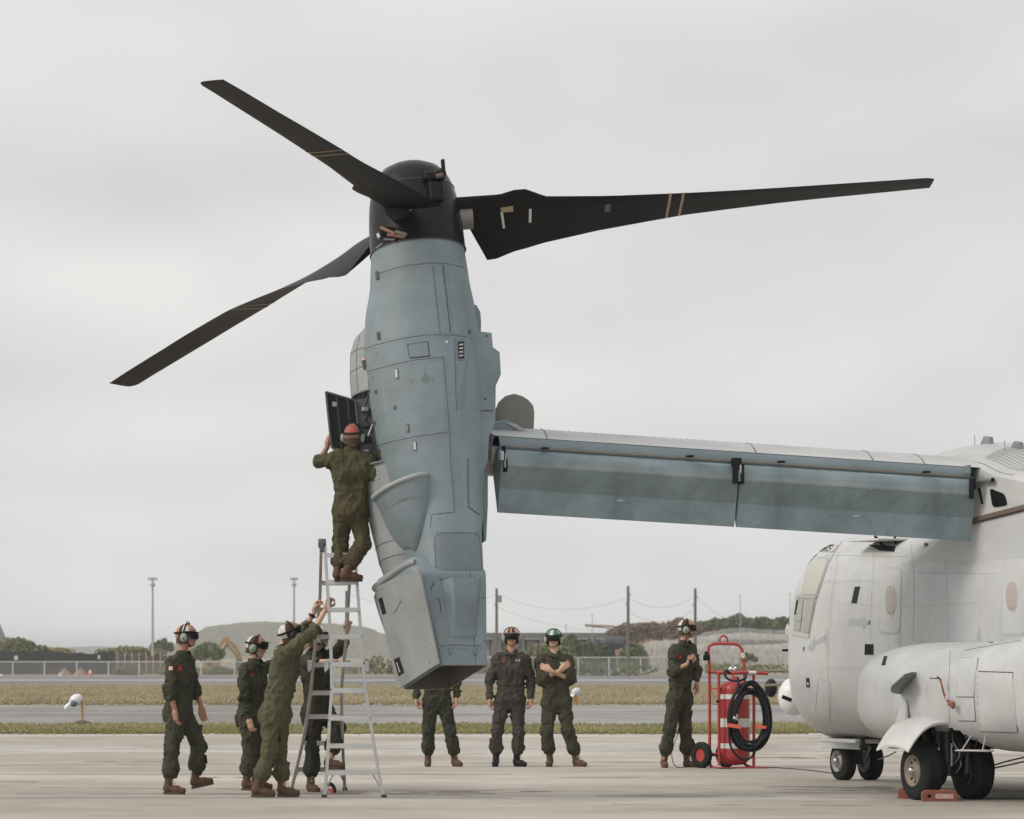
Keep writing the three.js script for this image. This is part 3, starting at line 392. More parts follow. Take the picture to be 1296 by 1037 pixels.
nline([[463, 471], [478, 466.5], [493.6, 462.6], [525.5, 455.6], [561.5, 452], [563.5, 480], [565.8, 506], [569, 546.5], [525.5, 552.7], [500, 558], [477, 564]]);
nline([[569, 546.5], [570, 585], [572.5, 610], [575, 648.5], [560, 649.8], [546.4, 651.7], [544.5, 668]]);
nline([[541, 432], [543.5, 451], [519, 453.5]], .0055); nline([[515.5, 436], [518, 453.5]], .0028); nline([[515.5, 436], [541, 432]], .0028);
nline([[575, 428], [577, 500], [578, 519.8]], .0028);
nline([[592, 580], [592.7, 642], [607, 652]], .006);
{ // access panels, proud of the skin
  const quad = (pts, o) => patch(NS, quadPick(NS, NM, pts, [-.315, .185, -1.6, 2.2]), { sgn: NSG, ...o });
  const sc = [[550, 676], [606, 675], [610, 731], [553, 732.5]];
  part('access_panel', quad(sc, { n: 8, off: .006, na: 14, nb: 14 }), nacDark, nac); part('panel_seam', quad(sc, { n: 8, off: .002, thick: .002, grow: .035 }), seamM, nac);
  part('access_panel', quad([[517, 437], [540.5, 433.2], [542.6, 450], [519, 452.5]], { off: .004 }), nacM, nac);
  part('access_panel', quad([[597, 427], [590, 460], [588, 516], [577, 519], [577, 470], [577, 428]].slice(0, 4), { off: .003 }), nacDark, nac);
  // louvred slot
  const sl = part('vent_frame', quad([[577.5, 431], [588.5, 430], [588, 456], [579, 456.5]], { off: .007, n: 10 }), nacDark, nac); part('vent', quad([[579, 433], [586.5, 432.5], [586.5, 454], [580, 454.5]], { off: .009, thick: .002 }), dark2, sl);
  for (let i = 0; i < 4; i++) part('louvre', quad([[580.5, 436 + i * 4.6], [585, 435.6 + i * 4.6], [585.2, 437.6 + i * 4.6], [580.7, 438 + i * 4.6]], { off: .016, thick: .008 }), topM, sl);
  // latches
  for (const [x, y, h, m] of [[501.8, 473, 11, topM], [525, 564.6, 10, topM], [515.5, 542, 9, nacDark], [479, 574.5, 10, std([.2, .1, .09], .6)], [477.5, 349, 9, seamM], [479, 425.5, 8, seamM]]) { part('latch', quad([[x - 1.6, y - h / 2], [x + 1.4, y - h / 2], [x + 2.2, y + h / 2], [x - .8, y + h / 2]], { off: .012, thick: .02, na: 3, nb: 4 }), m, nac); part('panel_seam', quad([[x - 2.4, y - h / 2 - 1], [x + 2.2, y - h / 2 - 1], [x + 3, y + h / 2 + 1], [x - 1.6, y + h / 2 + 1]], { off: .003, thick: .002, na: 3, nb: 4 }), seamM, nac); }
  for (const [x, y] of [[594, 420.5], [500, 516], [474, 536], [476, 496]]) part('latch', quad([[x - 1.6, y - 2.4], [x + 1.6, y - 2.4], [x + 1.6, y + 2.4], [x - 1.6, y + 2.4]], { off: .006, na: 3, nb: 3 }), seamM, nac);
  const dot = (px, py, r, m, nm) => { const [a, b] = np(px, py), p = NS(a, b); part(nm, ball(r, p.x, p.y, p.z, 1, 1, 1, 12), m, nac); };
  dot(565.4, 433, .013, std([.75, .75, .75], .4), 'rivet_cap');
  for (let i = 0; i < 9; i++) dot(553 + i * 6.2, 674 + .1 * i, .007, seamM, 'screw'); for (let i = 0; i < 8; i++) dot(551.2 + i * .35, 680 + i * 6.3, .007, seamM, 'screw'); for (let i = 0; i < 8; i++) dot(555 + i * 6.6, 729.6, .007, seamM, 'screw');
  for (let i = 0; i < 15; i++) dot(566.4 + i * .6 - (i > 6 ? 1.2 : 0), 345 + i * 5, .005, seamM, 'screw');
  for (let i = 0; i < 12; i++) dot(577 + i * .25, 455 + i * 5.2, .005, seamM, 'screw');
}
{ // outboard blister, open bay below it, and the exhaust cooler under that
  const ring = (T) => (a, b) => { const [, u0, w0, r] = interp(T, b), t = a * 2 * Math.PI; return V(-(u0 + Math.cos(t) * r * 1.15), b, w0 - Math.sin(t) * r); };
  let BT = [[1.46, -.22, -.44, .05], [1.42, -.24, -.45, .15], [1.33, -.28, -.46, .225], [1.15, -.30, -.475, .265], [.9, -.31, -.48, .28], [.67, -.31, -.48, .285]];
  const CT = [[-.12, -.29, -.44, .29], [-.6, -.29, -.38, .32], [-1.1, -.30, -.31, .31], [-1.25, -.30, -.29, .29], [-1.55, -.28, -.26, .25]];
  const lo = (T, m, nm, n = 40) => { const S = ring(T), v0 = T[0][0], v1 = T.at(-1)[0]; return part(nm, gridGeo((a, b) => { const v = lerp(v0, v1, b), p = S(a, v); p.uv = [a * 2, v]; return p; }, 48, n, true), m, nac); };
  const bl = lo(BT, litSideM, 'side_blister'), cl = lo(CT, litSideM, 'exhaust_cooler');
  const BS = ring(BT), CS = ring(CT);
  for (const v of [1.16, .95]) part('panel_seam', seam(BS, [[.02, v], [.1, v], [.2, v], [.3, v], [.4, v]], .004), seamM, bl);
  for (const a of [.12, .2, .3]) part('panel_seam', seam(BS, [[a, 1.35], [a, .7]], .0035), seamM, bl);
  for (const v of [-.98, -1.14]) part('panel_seam', seam(CS, [[.0, v], [.1, v], [.2, v], [.3, v], [.4, v]], .004), seamM, cl);
  for (let i = 0; i < 14; i++) { const p = CS(.13 + (i % 4) * .017 + (i % 3) * .004, -.22 - Math.floor(i / 4) * .045); part('vent_hole', ball(.0055, p.x, p.y, p.z, 1, 1, 1, 8), dark2, cl); }
  // open bay between blister and cooler: fittings on the nacelle wall
  const bay = part('open_bay', [gridGeo((a, b) => { const t = lerp(-.40, -.312, a), y = lerp(.70, -.14, b), p = NS(t, y); return p.addScaledVector(surfN(NS, t, y), NSG * .004); }, 8, 8), gridGeo((a, b) => V(.30 - Math.cos(a * 6.283) * .29 * b, .672, -.475 - Math.sin(a * 6.283) * .26 * b), 32, 2), gridGeo((a, b) => V(.30 - Math.cos(a * 6.283) * .29 * b, -.122, -.45 - Math.sin(a * 6.283) * .27 * b), 32, 2)], std([.085, .088, .09], .7), nac);
  const r = mulberry(77); for (let i = 0; i < 30; i++) { const t = lerp(-.352, -.318, r()), y = -.06 + .68 * r(), p = NS(t, y).addScaledVector(surfN(NS, t, y), NSG * (.04 + .12 * r())), x = p.x, z = p.z; part('bay_fitting', i % 3 ? box(.07 + .06 * r(), .05 + .09 * r(), .09, x, y, z, .008) : rod(V(x, y - .09, z - .03), V(x + .05, y + .12, z - .03), .013, 8), [oily, steel, dark2, oily, dark2][i % 5], bay); }
  for (const v of [[.30, .68], [.30, -.13]]) part('bay_rim', tube([[.02, 0], [.12, 0], [.25, 0], [.38, 0]].map(([a]) => V(.30 - Math.cos(a * 6.283) * .325, v[1], -.48 - Math.sin(a * 6.283) * .285)), .014, 20, 6), nacDark, bay);
  // the opened door, black inside
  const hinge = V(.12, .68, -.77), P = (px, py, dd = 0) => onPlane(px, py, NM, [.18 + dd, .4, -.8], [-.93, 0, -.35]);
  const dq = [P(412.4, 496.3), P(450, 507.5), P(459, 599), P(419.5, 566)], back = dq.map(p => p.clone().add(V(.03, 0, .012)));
  const slab = (q, k) => gridGeo((a, b) => { const t = q[0].clone().lerp(q[1], a), s = q[3].clone().lerp(q[2], a), p = t.lerp(s, b); return p; }, 6, 6);
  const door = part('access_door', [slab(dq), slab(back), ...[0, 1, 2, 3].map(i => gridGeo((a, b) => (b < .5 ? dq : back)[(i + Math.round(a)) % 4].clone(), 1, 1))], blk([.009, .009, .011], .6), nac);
  { const bq = [P(450.5, 506, .03), P(468, 503, .03), P(478, 600, .03), P(459, 598, .03)]; part('bay_bulkhead', slab(bq), std([.085, .088, .09], .7), nac); for (let i = 0; i < 9; i++) { const p = bq[0].clone().lerp(bq[1], .15 + .6 * r()).lerp(bq[3].clone().lerp(bq[2], .15 + .6 * r()), .06 + .1 * i); part('bay_fitting', i % 2 ? box(.06, .05 + .06 * r(), .07, p.x - .03, p.y, p.z, .01) : rod(V(p.x - .04, p.y - .06, p.z - .03), V(p.x - .04, p.y + .08, p.z + .04), .012, 8), [oily, steel, dark2][i % 3], bay); } }
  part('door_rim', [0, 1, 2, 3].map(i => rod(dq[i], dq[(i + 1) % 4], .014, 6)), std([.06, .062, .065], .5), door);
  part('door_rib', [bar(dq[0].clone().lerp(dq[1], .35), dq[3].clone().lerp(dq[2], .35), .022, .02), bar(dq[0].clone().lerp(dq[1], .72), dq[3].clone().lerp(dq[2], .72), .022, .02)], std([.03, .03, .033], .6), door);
  { const c = dq[0].clone().lerp(dq[1], .28).lerp(dq[3].clone().lerp(dq[2], .28), .17).add(V(-.012, 0, -.004)); part('placard', box(.012, .05, .06, c.x, c.y, c.z), std([.32, .33, .33], .6), door); }
  { const p = NS(...np(461.5, 457)); const l = part('beacon', ball(.034, p.x, p.y, p.z, 1, 1, 1, 16), std([.55, .30, .22], .15), nac); part('beacon_mount', lathe([[0, -.11], [.02, -.10], [.034, -.01], [.036, .0]], 14).translate(p.x, p.y, p.z), seamM, l); }
}
{ // air scoop on the aft corner: a swelling shell open at the top
  const A0 = np(479.5, 630), A1 = np(541, 600), T0 = np(526.5, 699);
  const Q = (a, b) => { const e = Math.pow(b, 1.25), lo = lerp(A0[0], A1[0], a), lb = lerp(A0[1], A1[1], Math.pow(a, .9)) - .05 * Math.sin(Math.PI * a); return [lerp(lo, T0[0], b * b * .55 + .45 * Math.pow(b, 3)), lerp(lb, T0[1], b)]; };
  const S = (a, b) => { const q = Q(a, b), n = surfN(NS, ...q).multiplyScalar(NSG), hgt = .25 * Math.pow(Math.sin(Math.PI * Math.min(.999, Math.max(.001, a))), .55) * Math.pow(1 - b, .62); return NS(...q).addScaledVector(n, hgt - .01); };
  const sc = part('air_scoop', [gridGeo((a, b) => { const p = S(a, b); p.uv = [a, b]; return p; }, 40, 40), gridGeo((a, b) => { const q = S(a, b), n = surfN(NS, ...Q(a, b)).multiplyScalar(NSG); return q.addScaledVector(n, -.03 * Math.min(1, a * 8, (1 - a) * 8)); }, 30, 12)], nacM, nac);
  part('scoop_lip', tube(Array.from({ length: 17 }, (_, i) => S(.01 + .98 * i / 16, .004)), .027, 48, 10), std([.40, .43, .43], .6, { map: wear1 }), sc);
  part('scoop_throat', gridGeo((a, b) => { const p0 = S(lerp(.02, .98, a), .10), q = Q(lerp(.02, .98, a), .10), n = NS(...q); return p0.lerp(n, b); }, 20, 3), nacM, sc);
}
// ---- exhaust box
{
  const ET = [[-1.30, -.64, .50, -.60, .13], [-1.36, -.67, .55, -.625, .15], [-1.44, -.67, .59, -.625, .175], [-1.48, -.66, .634, -.62, .19], [-2.48, -.57, .56, -.40, .136]];
  const ES = (a, b) => { const [, uF, uA, wO, wI] = interp(ET, b), n = b > -1.42 ? 9 : 16, t = a * 2 * Math.PI, c = sgnpow(Math.cos(t), 2 / n), s = sgnpow(Math.sin(t), 2 / n); return V(-(c > 0 ? uA * c : -uF * c), b + (c > 0 ? 0 : 0), s > 0 ? wI * s : -wO * s); };
  const inner = (a, b, k) => { const p = ES(a, b), c = V(0, b, -.16); return c.lerp(p, k); };
  const eb = part('exhaust_box', [gridGeo((a, b) => { const p = ES(a, lerp(-1.30, -2.48, b)); p.uv = [a * 3, b * 1.3]; return p; }, 160, 30), gridGeo((a, b) => inner(a, -1.30, lerp(1, .5, b)).add(V(0, -.0, 0)), 80, 2), gridGeo((a, b) => inner(a, -2.48, lerp(1, .955, b)), 160, 1)], nacM, nac);
  part('exhaust_mouth', [gridGeo((a, b) => inner(a, lerp(-2.48, -1.46, b), lerp(.955, .86, b)), 80, 8), gridGeo((a, b) => inner(a, -1.46, .86 * (1 - b)), 60, 2)], std([.14, .13, .12], .9), eb);
  part('mouth_rim', gridGeo((a, b) => inner(a, -2.482, lerp(.985, .945, b)), 160, 1), std([.22, .17, .14], .6), eb);
  const vane = (k) => { const a0 = inner(.12 + k * .0, -2.1, .62), a1 = inner(.62, -2.1, .62); return gridGeo((a, b) => a0.clone().lerp(a1, a).add(V(.0, -.3 * b, k * .06 - .03)), 4, 2); }; part('vane', [vane(0), vane(1)], std([.09, .08, .072], .8), eb);
  // outboard plate: separate sheet proud of the box, its lit-side paleness painted in
  const plateS = (x, y) => onPlane(x, y, NM, [0, -1.9, -.526], [0, -.2, -1]);
  const q = [[477, 748], [532, 721.5], [556.4, 839.4], [505.2, 872.3]].map(p => plateS(...p));
  const flat = (pts, o = .008, th = .016) => { const P = pts.map(p => V(p.x, p.y, p.z)), n = P[1].clone().sub(P[0]).cross(P[3].clone().sub(P[0])).normalize(); if (n.z > 0) n.negate(); const sh = []; const up = P.map(p => p.clone().addScaledVector(n, o)), dn = P.map(p => p.clone().addScaledVector(n, o - th)); const gs = [gridGeo((a, b) => up[0].clone().lerp(up[1], a).lerp(up[3].clone().lerp(up[2], a), b), 1, 1)]; for (let i = 0; i < P.length; i++) gs.push(gridGeo((a, b) => (b < .5 ? up : dn)[(i + Math.round(a)) % P.length].clone(), 1, 1)); return join(gs.map(g => uvBox(g))); };
  { // plate with two openings, cut as a shape in its own plane
    const n = V(0, -.2, -1).normalize(), ux = V(-1, 0, 0), uy = n.clone().cross(ux).normalize(); const o0 = q[0]; const to2 = p => { const d = p.clone().sub(o0); return new THREE.Vector2(d.dot(ux), d.dot(uy)); };
    const S2 = pts => pts.map(p => to2(plateS(...p)));
    const shape = new THREE.Shape(S2([[476.6, 746], [478, 743], [500, 733], [516, 727.5], [524, 725.5], [531.6, 721.5], [556.6, 839.4], [505.4, 872.4], [485, 781], [483.4, 780.4], [478.4, 757]]));
    const hole1 = new THREE.Path(S2([[480.6, 757.6], [485.8, 755.8], [491.2, 776.2], [486.2, 778.4]])), hole2 = new THREE.Path(S2([[500.3, 834.6], [507.3, 831], [514, 851], [506.7, 856.6]])); shape.holes.push(hole1, hole2);
    const g = new THREE.ExtrudeGeometry(shape, { depth: .016, bevelEnabled: true, bevelSize: .004, bevelThickness: .004, bevelSegments: 1 }); const M = new THREE.Matrix4().makeBasis(ux, uy, n.clone().multiplyScalar(ux.clone().cross(uy).dot(n) > 0 ? 1 : -1)); M.setPosition(o0.clone().addScaledVector(n, -.0)); g.applyMatrix4(M);
    const pl = part('side_plate', uvBox(g), litSideM, eb, 'weathered side plate of the exhaust box painted paler for its lit side');
    const hole = (pts) => { const p = pts.map(x => plateS(...x)); return flat(p, .019, .004); };
    part('vent', [hole([[480.6, 757.6], [485.8, 755.8], [491.2, 776.2], [486.2, 778.4]]), hole([[500.3, 834.6], [507.3, 831], [514, 851], [506.7, 856.6]])], blackM, pl);
    const vs = [[504, 838], [506.5, 846], [508.5, 851]].map(p => plateS(...p)); part('vent_lever', tube(vs.map(p => p.addScaledVector(n, .012)), .012, 12, 6), std([.5, .48, .42], .5), pl);
    for (let i = 0; i < 22; i++) { const t = i / 22, p = plateS(lerp(530.4, 553, t), lerp(727, 833, t)).addScaledVector(n, .02); part('screw', ball(.005, p.x, p.y, p.z, 1, 1, 1, 6), seamM, pl); }
    for (let i = 0; i < 12; i++) { const t = i / 12, p = plateS(lerp(480, 512, t), lerp(748.5, 732, t)).addScaledVector(n, .02); part('screw', ball(.005, p.x, p.y, p.z, 1, 1, 1, 6), seamM, pl); }
    for (const [x, y, r] of [[509, 761.6, .014], [529, 827, .009], [546, 838, .012], [546, 816, .009], [513, 858, .008], [507, 861, .008]]) { const p = plateS(x, y).addScaledVector(n, .016); part('screw', ball(r, p.x, p.y, p.z, 1, 1, 1, 8), seamM, pl); }
    for (const pts of [[[508, 763], [505, 770], [503, 773]], [[503.5, 771], [500.5, 777]]]) part('scratch', tube(pts.map(p => plateS(...p).addScaledVector(n, .0205)), .0035, 8, 4), seamM, pl);
    part('upper_lip', tube(Array.from({ length: 24 }, (_, i) => ES(.60 + .285 * i / 23, -1.37)), .034, 60, 10), litSideM, eb);
  }
  // aft face: bulged panel and the sill
  const ER = [-.13, .13, -2.48, -1.42]; const aft = (x, y) => pick(ES, NM, x, y, [-.13, .13, -2.48, -1.42]);
  const AG = (() => { const n = surfN(ES, 0, -2); return n.x < 0 ? 1 : -1; })();
  const bp = [[560, 733.5], [609, 733], [602, 806], [572, 806]].map(p => aft(...p));
  const bs = part('bulged_panel', patch(ES, quadPick(ES, NM, [[559.5, 733.8], [609, 733.3], [603, 806], [570, 806]], ER), { off: .004, sgn: AG, bulge: (p, q) => .10 * sm(0, .36, 1 - Math.abs(p)) * sm(-1.05, .5, -q), na: 40, nb: 40 }), nacM, eb);
  part('panel_seam', seam(ES, linePick(ES, NM, [[556, 733.5], [575, 733], [608, 732.5]], ER), .006), seamM, eb);
  part('panel_seam', seam(ES, linePick(ES, NM, [[560, 817], [585, 816.6], [610, 817]], ER), .0035), seamM, eb);
  for (const [x, y] of [[570, 824.5], [601.6, 824.5]]) part('bracket', patch(ES, quadPick(ES, NM, [[x - 1.4, y - 4], [x + 1.4, y - 4], [x + 1.4, y + 4], [x - 1.4, y + 4]], ER), { off: .018, thick: .02, sgn: AG, na: 3, nb: 3 }), nacDark, eb);
  for (let i = 0; i < 9; i++) { const p = ES(...aft(561 + i * 6, 816.6 + 4)); part('screw', ball(.006, p.x, p.y, p.z, 1, 1, 1, 8), seamM, eb); }
  for (const pts of [[[549, 737], [546.5, 743], [545.5, 748]], [[552, 756.5], [556, 760], [557, 764], [557.5, 776]], [[548, 736], [549, 741]]]) part('scratch', tube(pts.map(p => { const q = aft(...p); return ES(...q).addScaledVector(surfN(ES, ...q), AG * .002); }), .0045, 12, 4), seamM, eb);
  for (const [x, y] of [[564, 735.5], [584, 737], [612, 757], [559, 818], [613, 812]]) { const p = ES(...aft(x, y)); part('screw', ball(.009, p.x, p.y, p.z, 1, 1, 1, 8), seamM, eb); }
}
{ // wing tip fairing on the inboard side of the nacelle
  const pl = (pts, x0, dep, m, nm, bev = .03, parent = nac) => { const P = pts.map(p => onPlane(p[0], p[1], NM, [x0, 0, 0], [1, 0, 0])); const g = new THREE.ExtrudeGeometry(new THREE.Shape(P.map(p => new THREE.Vector2(p.z, p.y))), { depth: dep, bevelEnabled: true, bevelSize: bev, bevelThickness: bev, bevelSegments: 3 }); g.applyMatrix4(new THREE.Matrix4().makeBasis(V(0, 0, 1), V(0, 1, 0), V(-1, 0, 0)).setPosition(V(x0 + dep, 0, 0))); return part(nm, uvBox(toCreasedNormals(g, .6)), m, parent); };
  const fa = pl([[590, 424], [600, 421.5], [619.5, 424], [621, 441], [629.5, 447.5], [631, 473.5], [624.5, 488], [624, 536], [616, 552], [614.5, 584], [609, 597], [600, 575], [592, 548], [587, 505], [588, 470]], -.50, .75, nacM, 'tip_fairing', .025);
  { const S = (y) => [onPlane(588, y, NM, [-.53, 0, 0], [1, 0, 0]), onPlane(624, y - .3, NM, [-.53, 0, 0], [1, 0, 0])]; const [a, b] = S(520); part('panel_seam', rod(a, b, .005, 5), seamM, fa); const e = [[592, 428], [587.5, 470], [586, 503], [590.5, 548], [594.5, 552], [600, 570], [610, 598]].map(p => onPlane(...p, NM, [-.528, 0, 0], [1, 0, 0])); part('panel_seam', e.slice(0, -1).map((p, i) => rod(p, e[i + 1], .006, 5)), seamM, fa); const e2 = [[594, 428], [592.5, 470], [593, 519]].map(p => onPlane(...p, NM, [-.53, 0, 0], [1, 0, 0])); part('panel_seam', e2.slice(0, -1).map((p, i) => rod(p, e2[i + 1], .003, 5)), seamM, fa);
    for (const [x, y] of [[614, 505], [616, 425]]) { const p = onPlane(x, y, NM, [-.527, 0, 0], [1, 0, 0]); part('screw', ball(.012, p.x, p.y, p.z), seamM, fa); } }
  pl([[596, 392], [601, 390], [604.5, 396], [605.5, 408], [605, 422], [603, 426], [594, 426], [592, 410]], -.30, .3, nacDark, 'shoulder_fairing', .03);
  pl([[603, 572], [617, 600], [617, 640], [614.8, 684], [612.6, 684], [610.5, 640], [606, 610]], -.25, .5, nacDark, 'inboard_door', .004);
}
// ---- spinner, hub, blades
const hub = part('spinner', lathe([[.515, 2.205], [.513, 2.3], [.505, 2.5], [.485, 2.72], [.452, 2.9], [.44, 2.905], [.425, 2.97], [.385, 3.06], [.31, 3.14], [.2, 3.195], [.09, 3.215], [0, 3.22]], 64), blk([.014, .014, .017], .4, { roughnessMap: tex(256, (u, v) => { const k = .8 + .35 * fbm(u * 9, v * 9, 2, 4); return [k, k, k]; }, false) }), plane);
hub.position.copy(nac.position); hub.rotation.copy(nac.rotation);
part('seam_ring', [new THREE.TorusGeometry(.452, .006, 6, 64).rotateX(Math.PI / 2).translate(0, 2.9, 0), new THREE.TorusGeometry(.517, .006, 6, 64).rotateX(Math.PI / 2).translate(0, 2.203, 0)], std([.05, .05, .05], .5), hub);
{
  const HS = (a, b) => { const T = [[2.2, .515], [2.5, .505], [2.72, .485], [2.9, .452], [3.06, .385], [3.2, .19]]; let i = 0; while (i < 4 && b > T[i + 1][0]) i++; const r = lerp(T[i][1], T[i + 1][1], (b - T[i][0]) / (T[i + 1][0] - T[i][0])), t = a * 2 * Math.PI; return V(-Math.cos(t) * r, b, Math.sin(t) * r); };
  const hp = (x, y) => pick(HS, NM, x, y, [-.3, .3, 2.2, 3.2]), HG = surfN(HS, 0, 2.5).x < 0 ? 1 : -1;
  const q = (pts, o) => patch(HS, pts.map(p => hp(...p)), { sgn: HG, ...o });
  part('hub_recess_shade', q([[481, 286], [512, 290], [510, 308], [483, 306]], { n: 2.4, off: .006, na: 16, nb: 16 }), blk([.004, .004, .004], .9), hub); part('hub_recess_shade', q([[491, 243], [517, 243], [517, 256], [491, 252]], { n: 2.4, off: .006, na: 16, nb: 16 }), blk([.004, .004, .004], .9), hub);  // flat black ellipses paint in the shade of recesses in the spinner
  part('patch_plate', q([[514, 306], [523, 305], [524, 316], [515, 316]], { n: 8, off: .008 }), std([.5, .49, .46], .6), hub); part('patch_plate', q([[506, 258], [520, 258], [521, 268], [508, 264]], { n: 6, off: .006 }), std([.32, .31, .29], .6), hub);
  for (const [x0, y0, x1, y1, m] of [[482, 289, 500, 297, std([.20, .11, .065], .6)], [490, 298, 512, 301, std([.16, .085, .055], .6)], [486, 304, 500, 305, oily], [478, 297, 480, 302, std([.5, .5, .48], .5)], [500, 294, 514, 298, std([.17, .15, .12], .6)]]) { const a = HS(...hp(x0, y0)), b = HS(...hp(x1, y1)); a.x -= .015; b.x -= .015; part('pitch_link', rod(a, b, .022, 8), m, hub); }
  // pendulum fitting near the crown
  const c = HS(...hp(551, 246)); part('hub_fitting', [box(.10, .22, .17, c.x - .02, c.y + .02, c.z, .03), box(.10, .10, .24, c.x, c.y + .2, c.z + .0, .03), rod(V(c.x, c.y + .16, c.z - .1), V(c.x, c.y + .26, c.z + .12), .05, 10), box(.05, .2, .035, c.x, c.y + .3, c.z + .12, .012)], blackM, hub); part('hub_fitting', rod(V(c.x - .05, c.y + .18, c.z), V(c.x - .06, c.y + .2, c.z + .08), .026, 8), std([.13, .08, .06], .5), hub);
  for (const [x0, y0, x1, y1] of [[476, 314, 484, 308], [478, 318, 492, 310], [496, 312, 503, 311]]) { const a = HS(...hp(x0, y0)), b = HS(...hp(x1, y1)); part('scratch', rod(a, b, .006, 5), std([.4, .39, .37], .7), hub); }
}
{
  const R = 5.68, bladeM = blk([.017, .015, .016], .5, { map: wear3 }), stripe = std([.36, .26, .18], .7);
  const chord = r => r < .50 ? .60 : 0, hubP = V(0, 2.62, 0);
  // chord edges against radius (leading / trailing), twist
  const LE = [[.5, .20], [.95, .21], [1.08, .26], [1.2, .265], [1.3, .22], [1.42, .16], [2.2, .13], [3.6, .12], [5.3, .14], [5.60, .15], [5.68, .10]], TE = [[.5, .60], [.72, .60], [1.42, .49], [2.2, .44], [3.2, .37], [4.4, .28], [5.3, .23], [5.68, .20]];
  const f1 = (T, r) => { let i = 0; while (i < T.length - 2 && r > T[i + 1][0]) i++; const t = Math.max(0, Math.min(1, (r - T[i][0]) / (T[i + 1][0] - T[i][0]))); return lerp(T[i][1], T[i + 1][1], t); };
  const twist = r => (k3 * f1([[.55, 42], [1.2, 36], [2, 21], [3, 9], [4, 4], [5, 1.5], [5.68, 0]], r) + (1 - k3) * 7) * Math.PI / 180; let k3 = 1;
  for (const [al, be, kk] of [[-18, .25, 1], [-131.75, -2.5, .3], [106.5, -3, 1.15]]) { k3 = kk;
    const ca = Math.cos(al * Math.PI / 180), sa = Math.sin(al * Math.PI / 180), cb = Math.cos(be * Math.PI / 180), sb = Math.sin(be * Math.PI / 180);
    const rad = V(sa * cb, sb, ca * cb), tan = V(-ca, 0, sa), ax = rad.clone().cross(tan); if (ax.y < 0) ax.negate();
    const S = (a, r) => { const nar = kk === .3 ? lerp(1, .76, sm(1.2, 2.6, r)) : 1, l = f1(LE, r) * nar, t = f1(TE, r) * nar, th = lerp(.20, .07, Math.min(1, (r - .6) / 2.6)) * (l + t) * .62, c = Math.cos(a * 2 * Math.PI), x = c > 0 ? c * l : c * t; const y = Math.sin(a * 2 * Math.PI) * th * .5 * (c > 0 ? 1 : Math.pow(1 + c, .55) * 1.0); const p = twist(r), X = x * Math.cos(p) - y * Math.sin(p), Y = x * Math.sin(p) + y * Math.cos(p); return hubP.clone().addScaledVector(rad, r - (r < 1.1 ? .42 * x * Math.max(0, (1.1 - r) / .55) : 0)).addScaledVector(tan, X).addScaledVector(ax, Y); };
    const rs = []; for (let i = 0; i <= 70; i++) rs.push(.60 + (R - .60) * i / 70);
    const bl = part('blade', [gridGeo((a, b) => { const r = .51 + (R - .51) * b, p = S(a, r); p.uv = [a, r]; return p; }, 40, 90), gridGeo((a, b) => S(.5, .51).lerp(S(0, .51), .5).lerp(S(a, .51), b), 40, 1), gridGeo((a, b) => S(.5, R).lerp(S(0, R), .5).lerp(S(a, R), b), 40, 1)], bladeM, plane);
    bl.position.copy(nac.position); bl.rotation.copy(nac.rotation);
    const band = (r0, r1, m, a0 = 0, a1 = 1) => part('blade_stripe', gridGeo((a, b) => { const aa = lerp(a0, a1, a), r = lerp(r0, r1, b), p = S(aa, r), n = surfN(S, aa, r); const c = hubP.clone().addScaledVector(rad, r); if (n.dot(p.clone().sub(c)) < 0) n.negate(); return p.addScaledVector(n, .004); }, 40, 1), m, bl);
    band(2.76, 2.79, stripe); band(2.90, 2.93, stripe);
    part('blade_grip', [rod(hubP.clone().addScaledVector(rad, .25).addScaledVector(ax, -.06), hubP.clone().addScaledVector(rad, .62).addScaledVector(ax, -.06), .12, 20)], kk === 1 ? std([.20, .185, .165], .5, { metalness: .3 }) : dark2, bl);
    // placard and rib screws on the cuff
    const side = (() => { const p = S(.25, 1), q = S(.75, 1); return q.clone().applyMatrix4(NM).distanceTo(V(0, EYE, 0)) < p.clone().applyMatrix4(NM).distanceTo(V(0, EYE, 0)) ? .75 : .25; })();
    const spot = (r, a, w, h, m, nm) => { const aa = side + (side > .5 ? a : -a), e = (h / .8) * .25; const G = surfN(S, aa, r); const mid = S(.5, r).lerp(S(0, r), .5); const sg = G.dot(S(aa, r).sub(mid)) > 0 ? 1 : -1; part(nm, patch(S, [[aa - e, r - w / 2], [aa + e, r - w / 2], [aa + e, r + w / 2], [aa - e, r + w / 2]], { off: .006, sgn: sg, na: 4, nb: 4 }), m, bl); };
    if (kk === 1) { spot(1.0, .03, .13, .07, std([.34, .27, .14], .6), 'placard'); for (const [r, a] of [[.94, -.01], [.94, -.04], [1.25, .0], [1.25, -.03]]) spot(r, a, .028, .06, std([.6, .6, .57], .6), 'rib_screw');
    spot(2.1, -.01, .06, .1, std([.12, .115, .105], .7), 'blade_patch'); }
  }
}
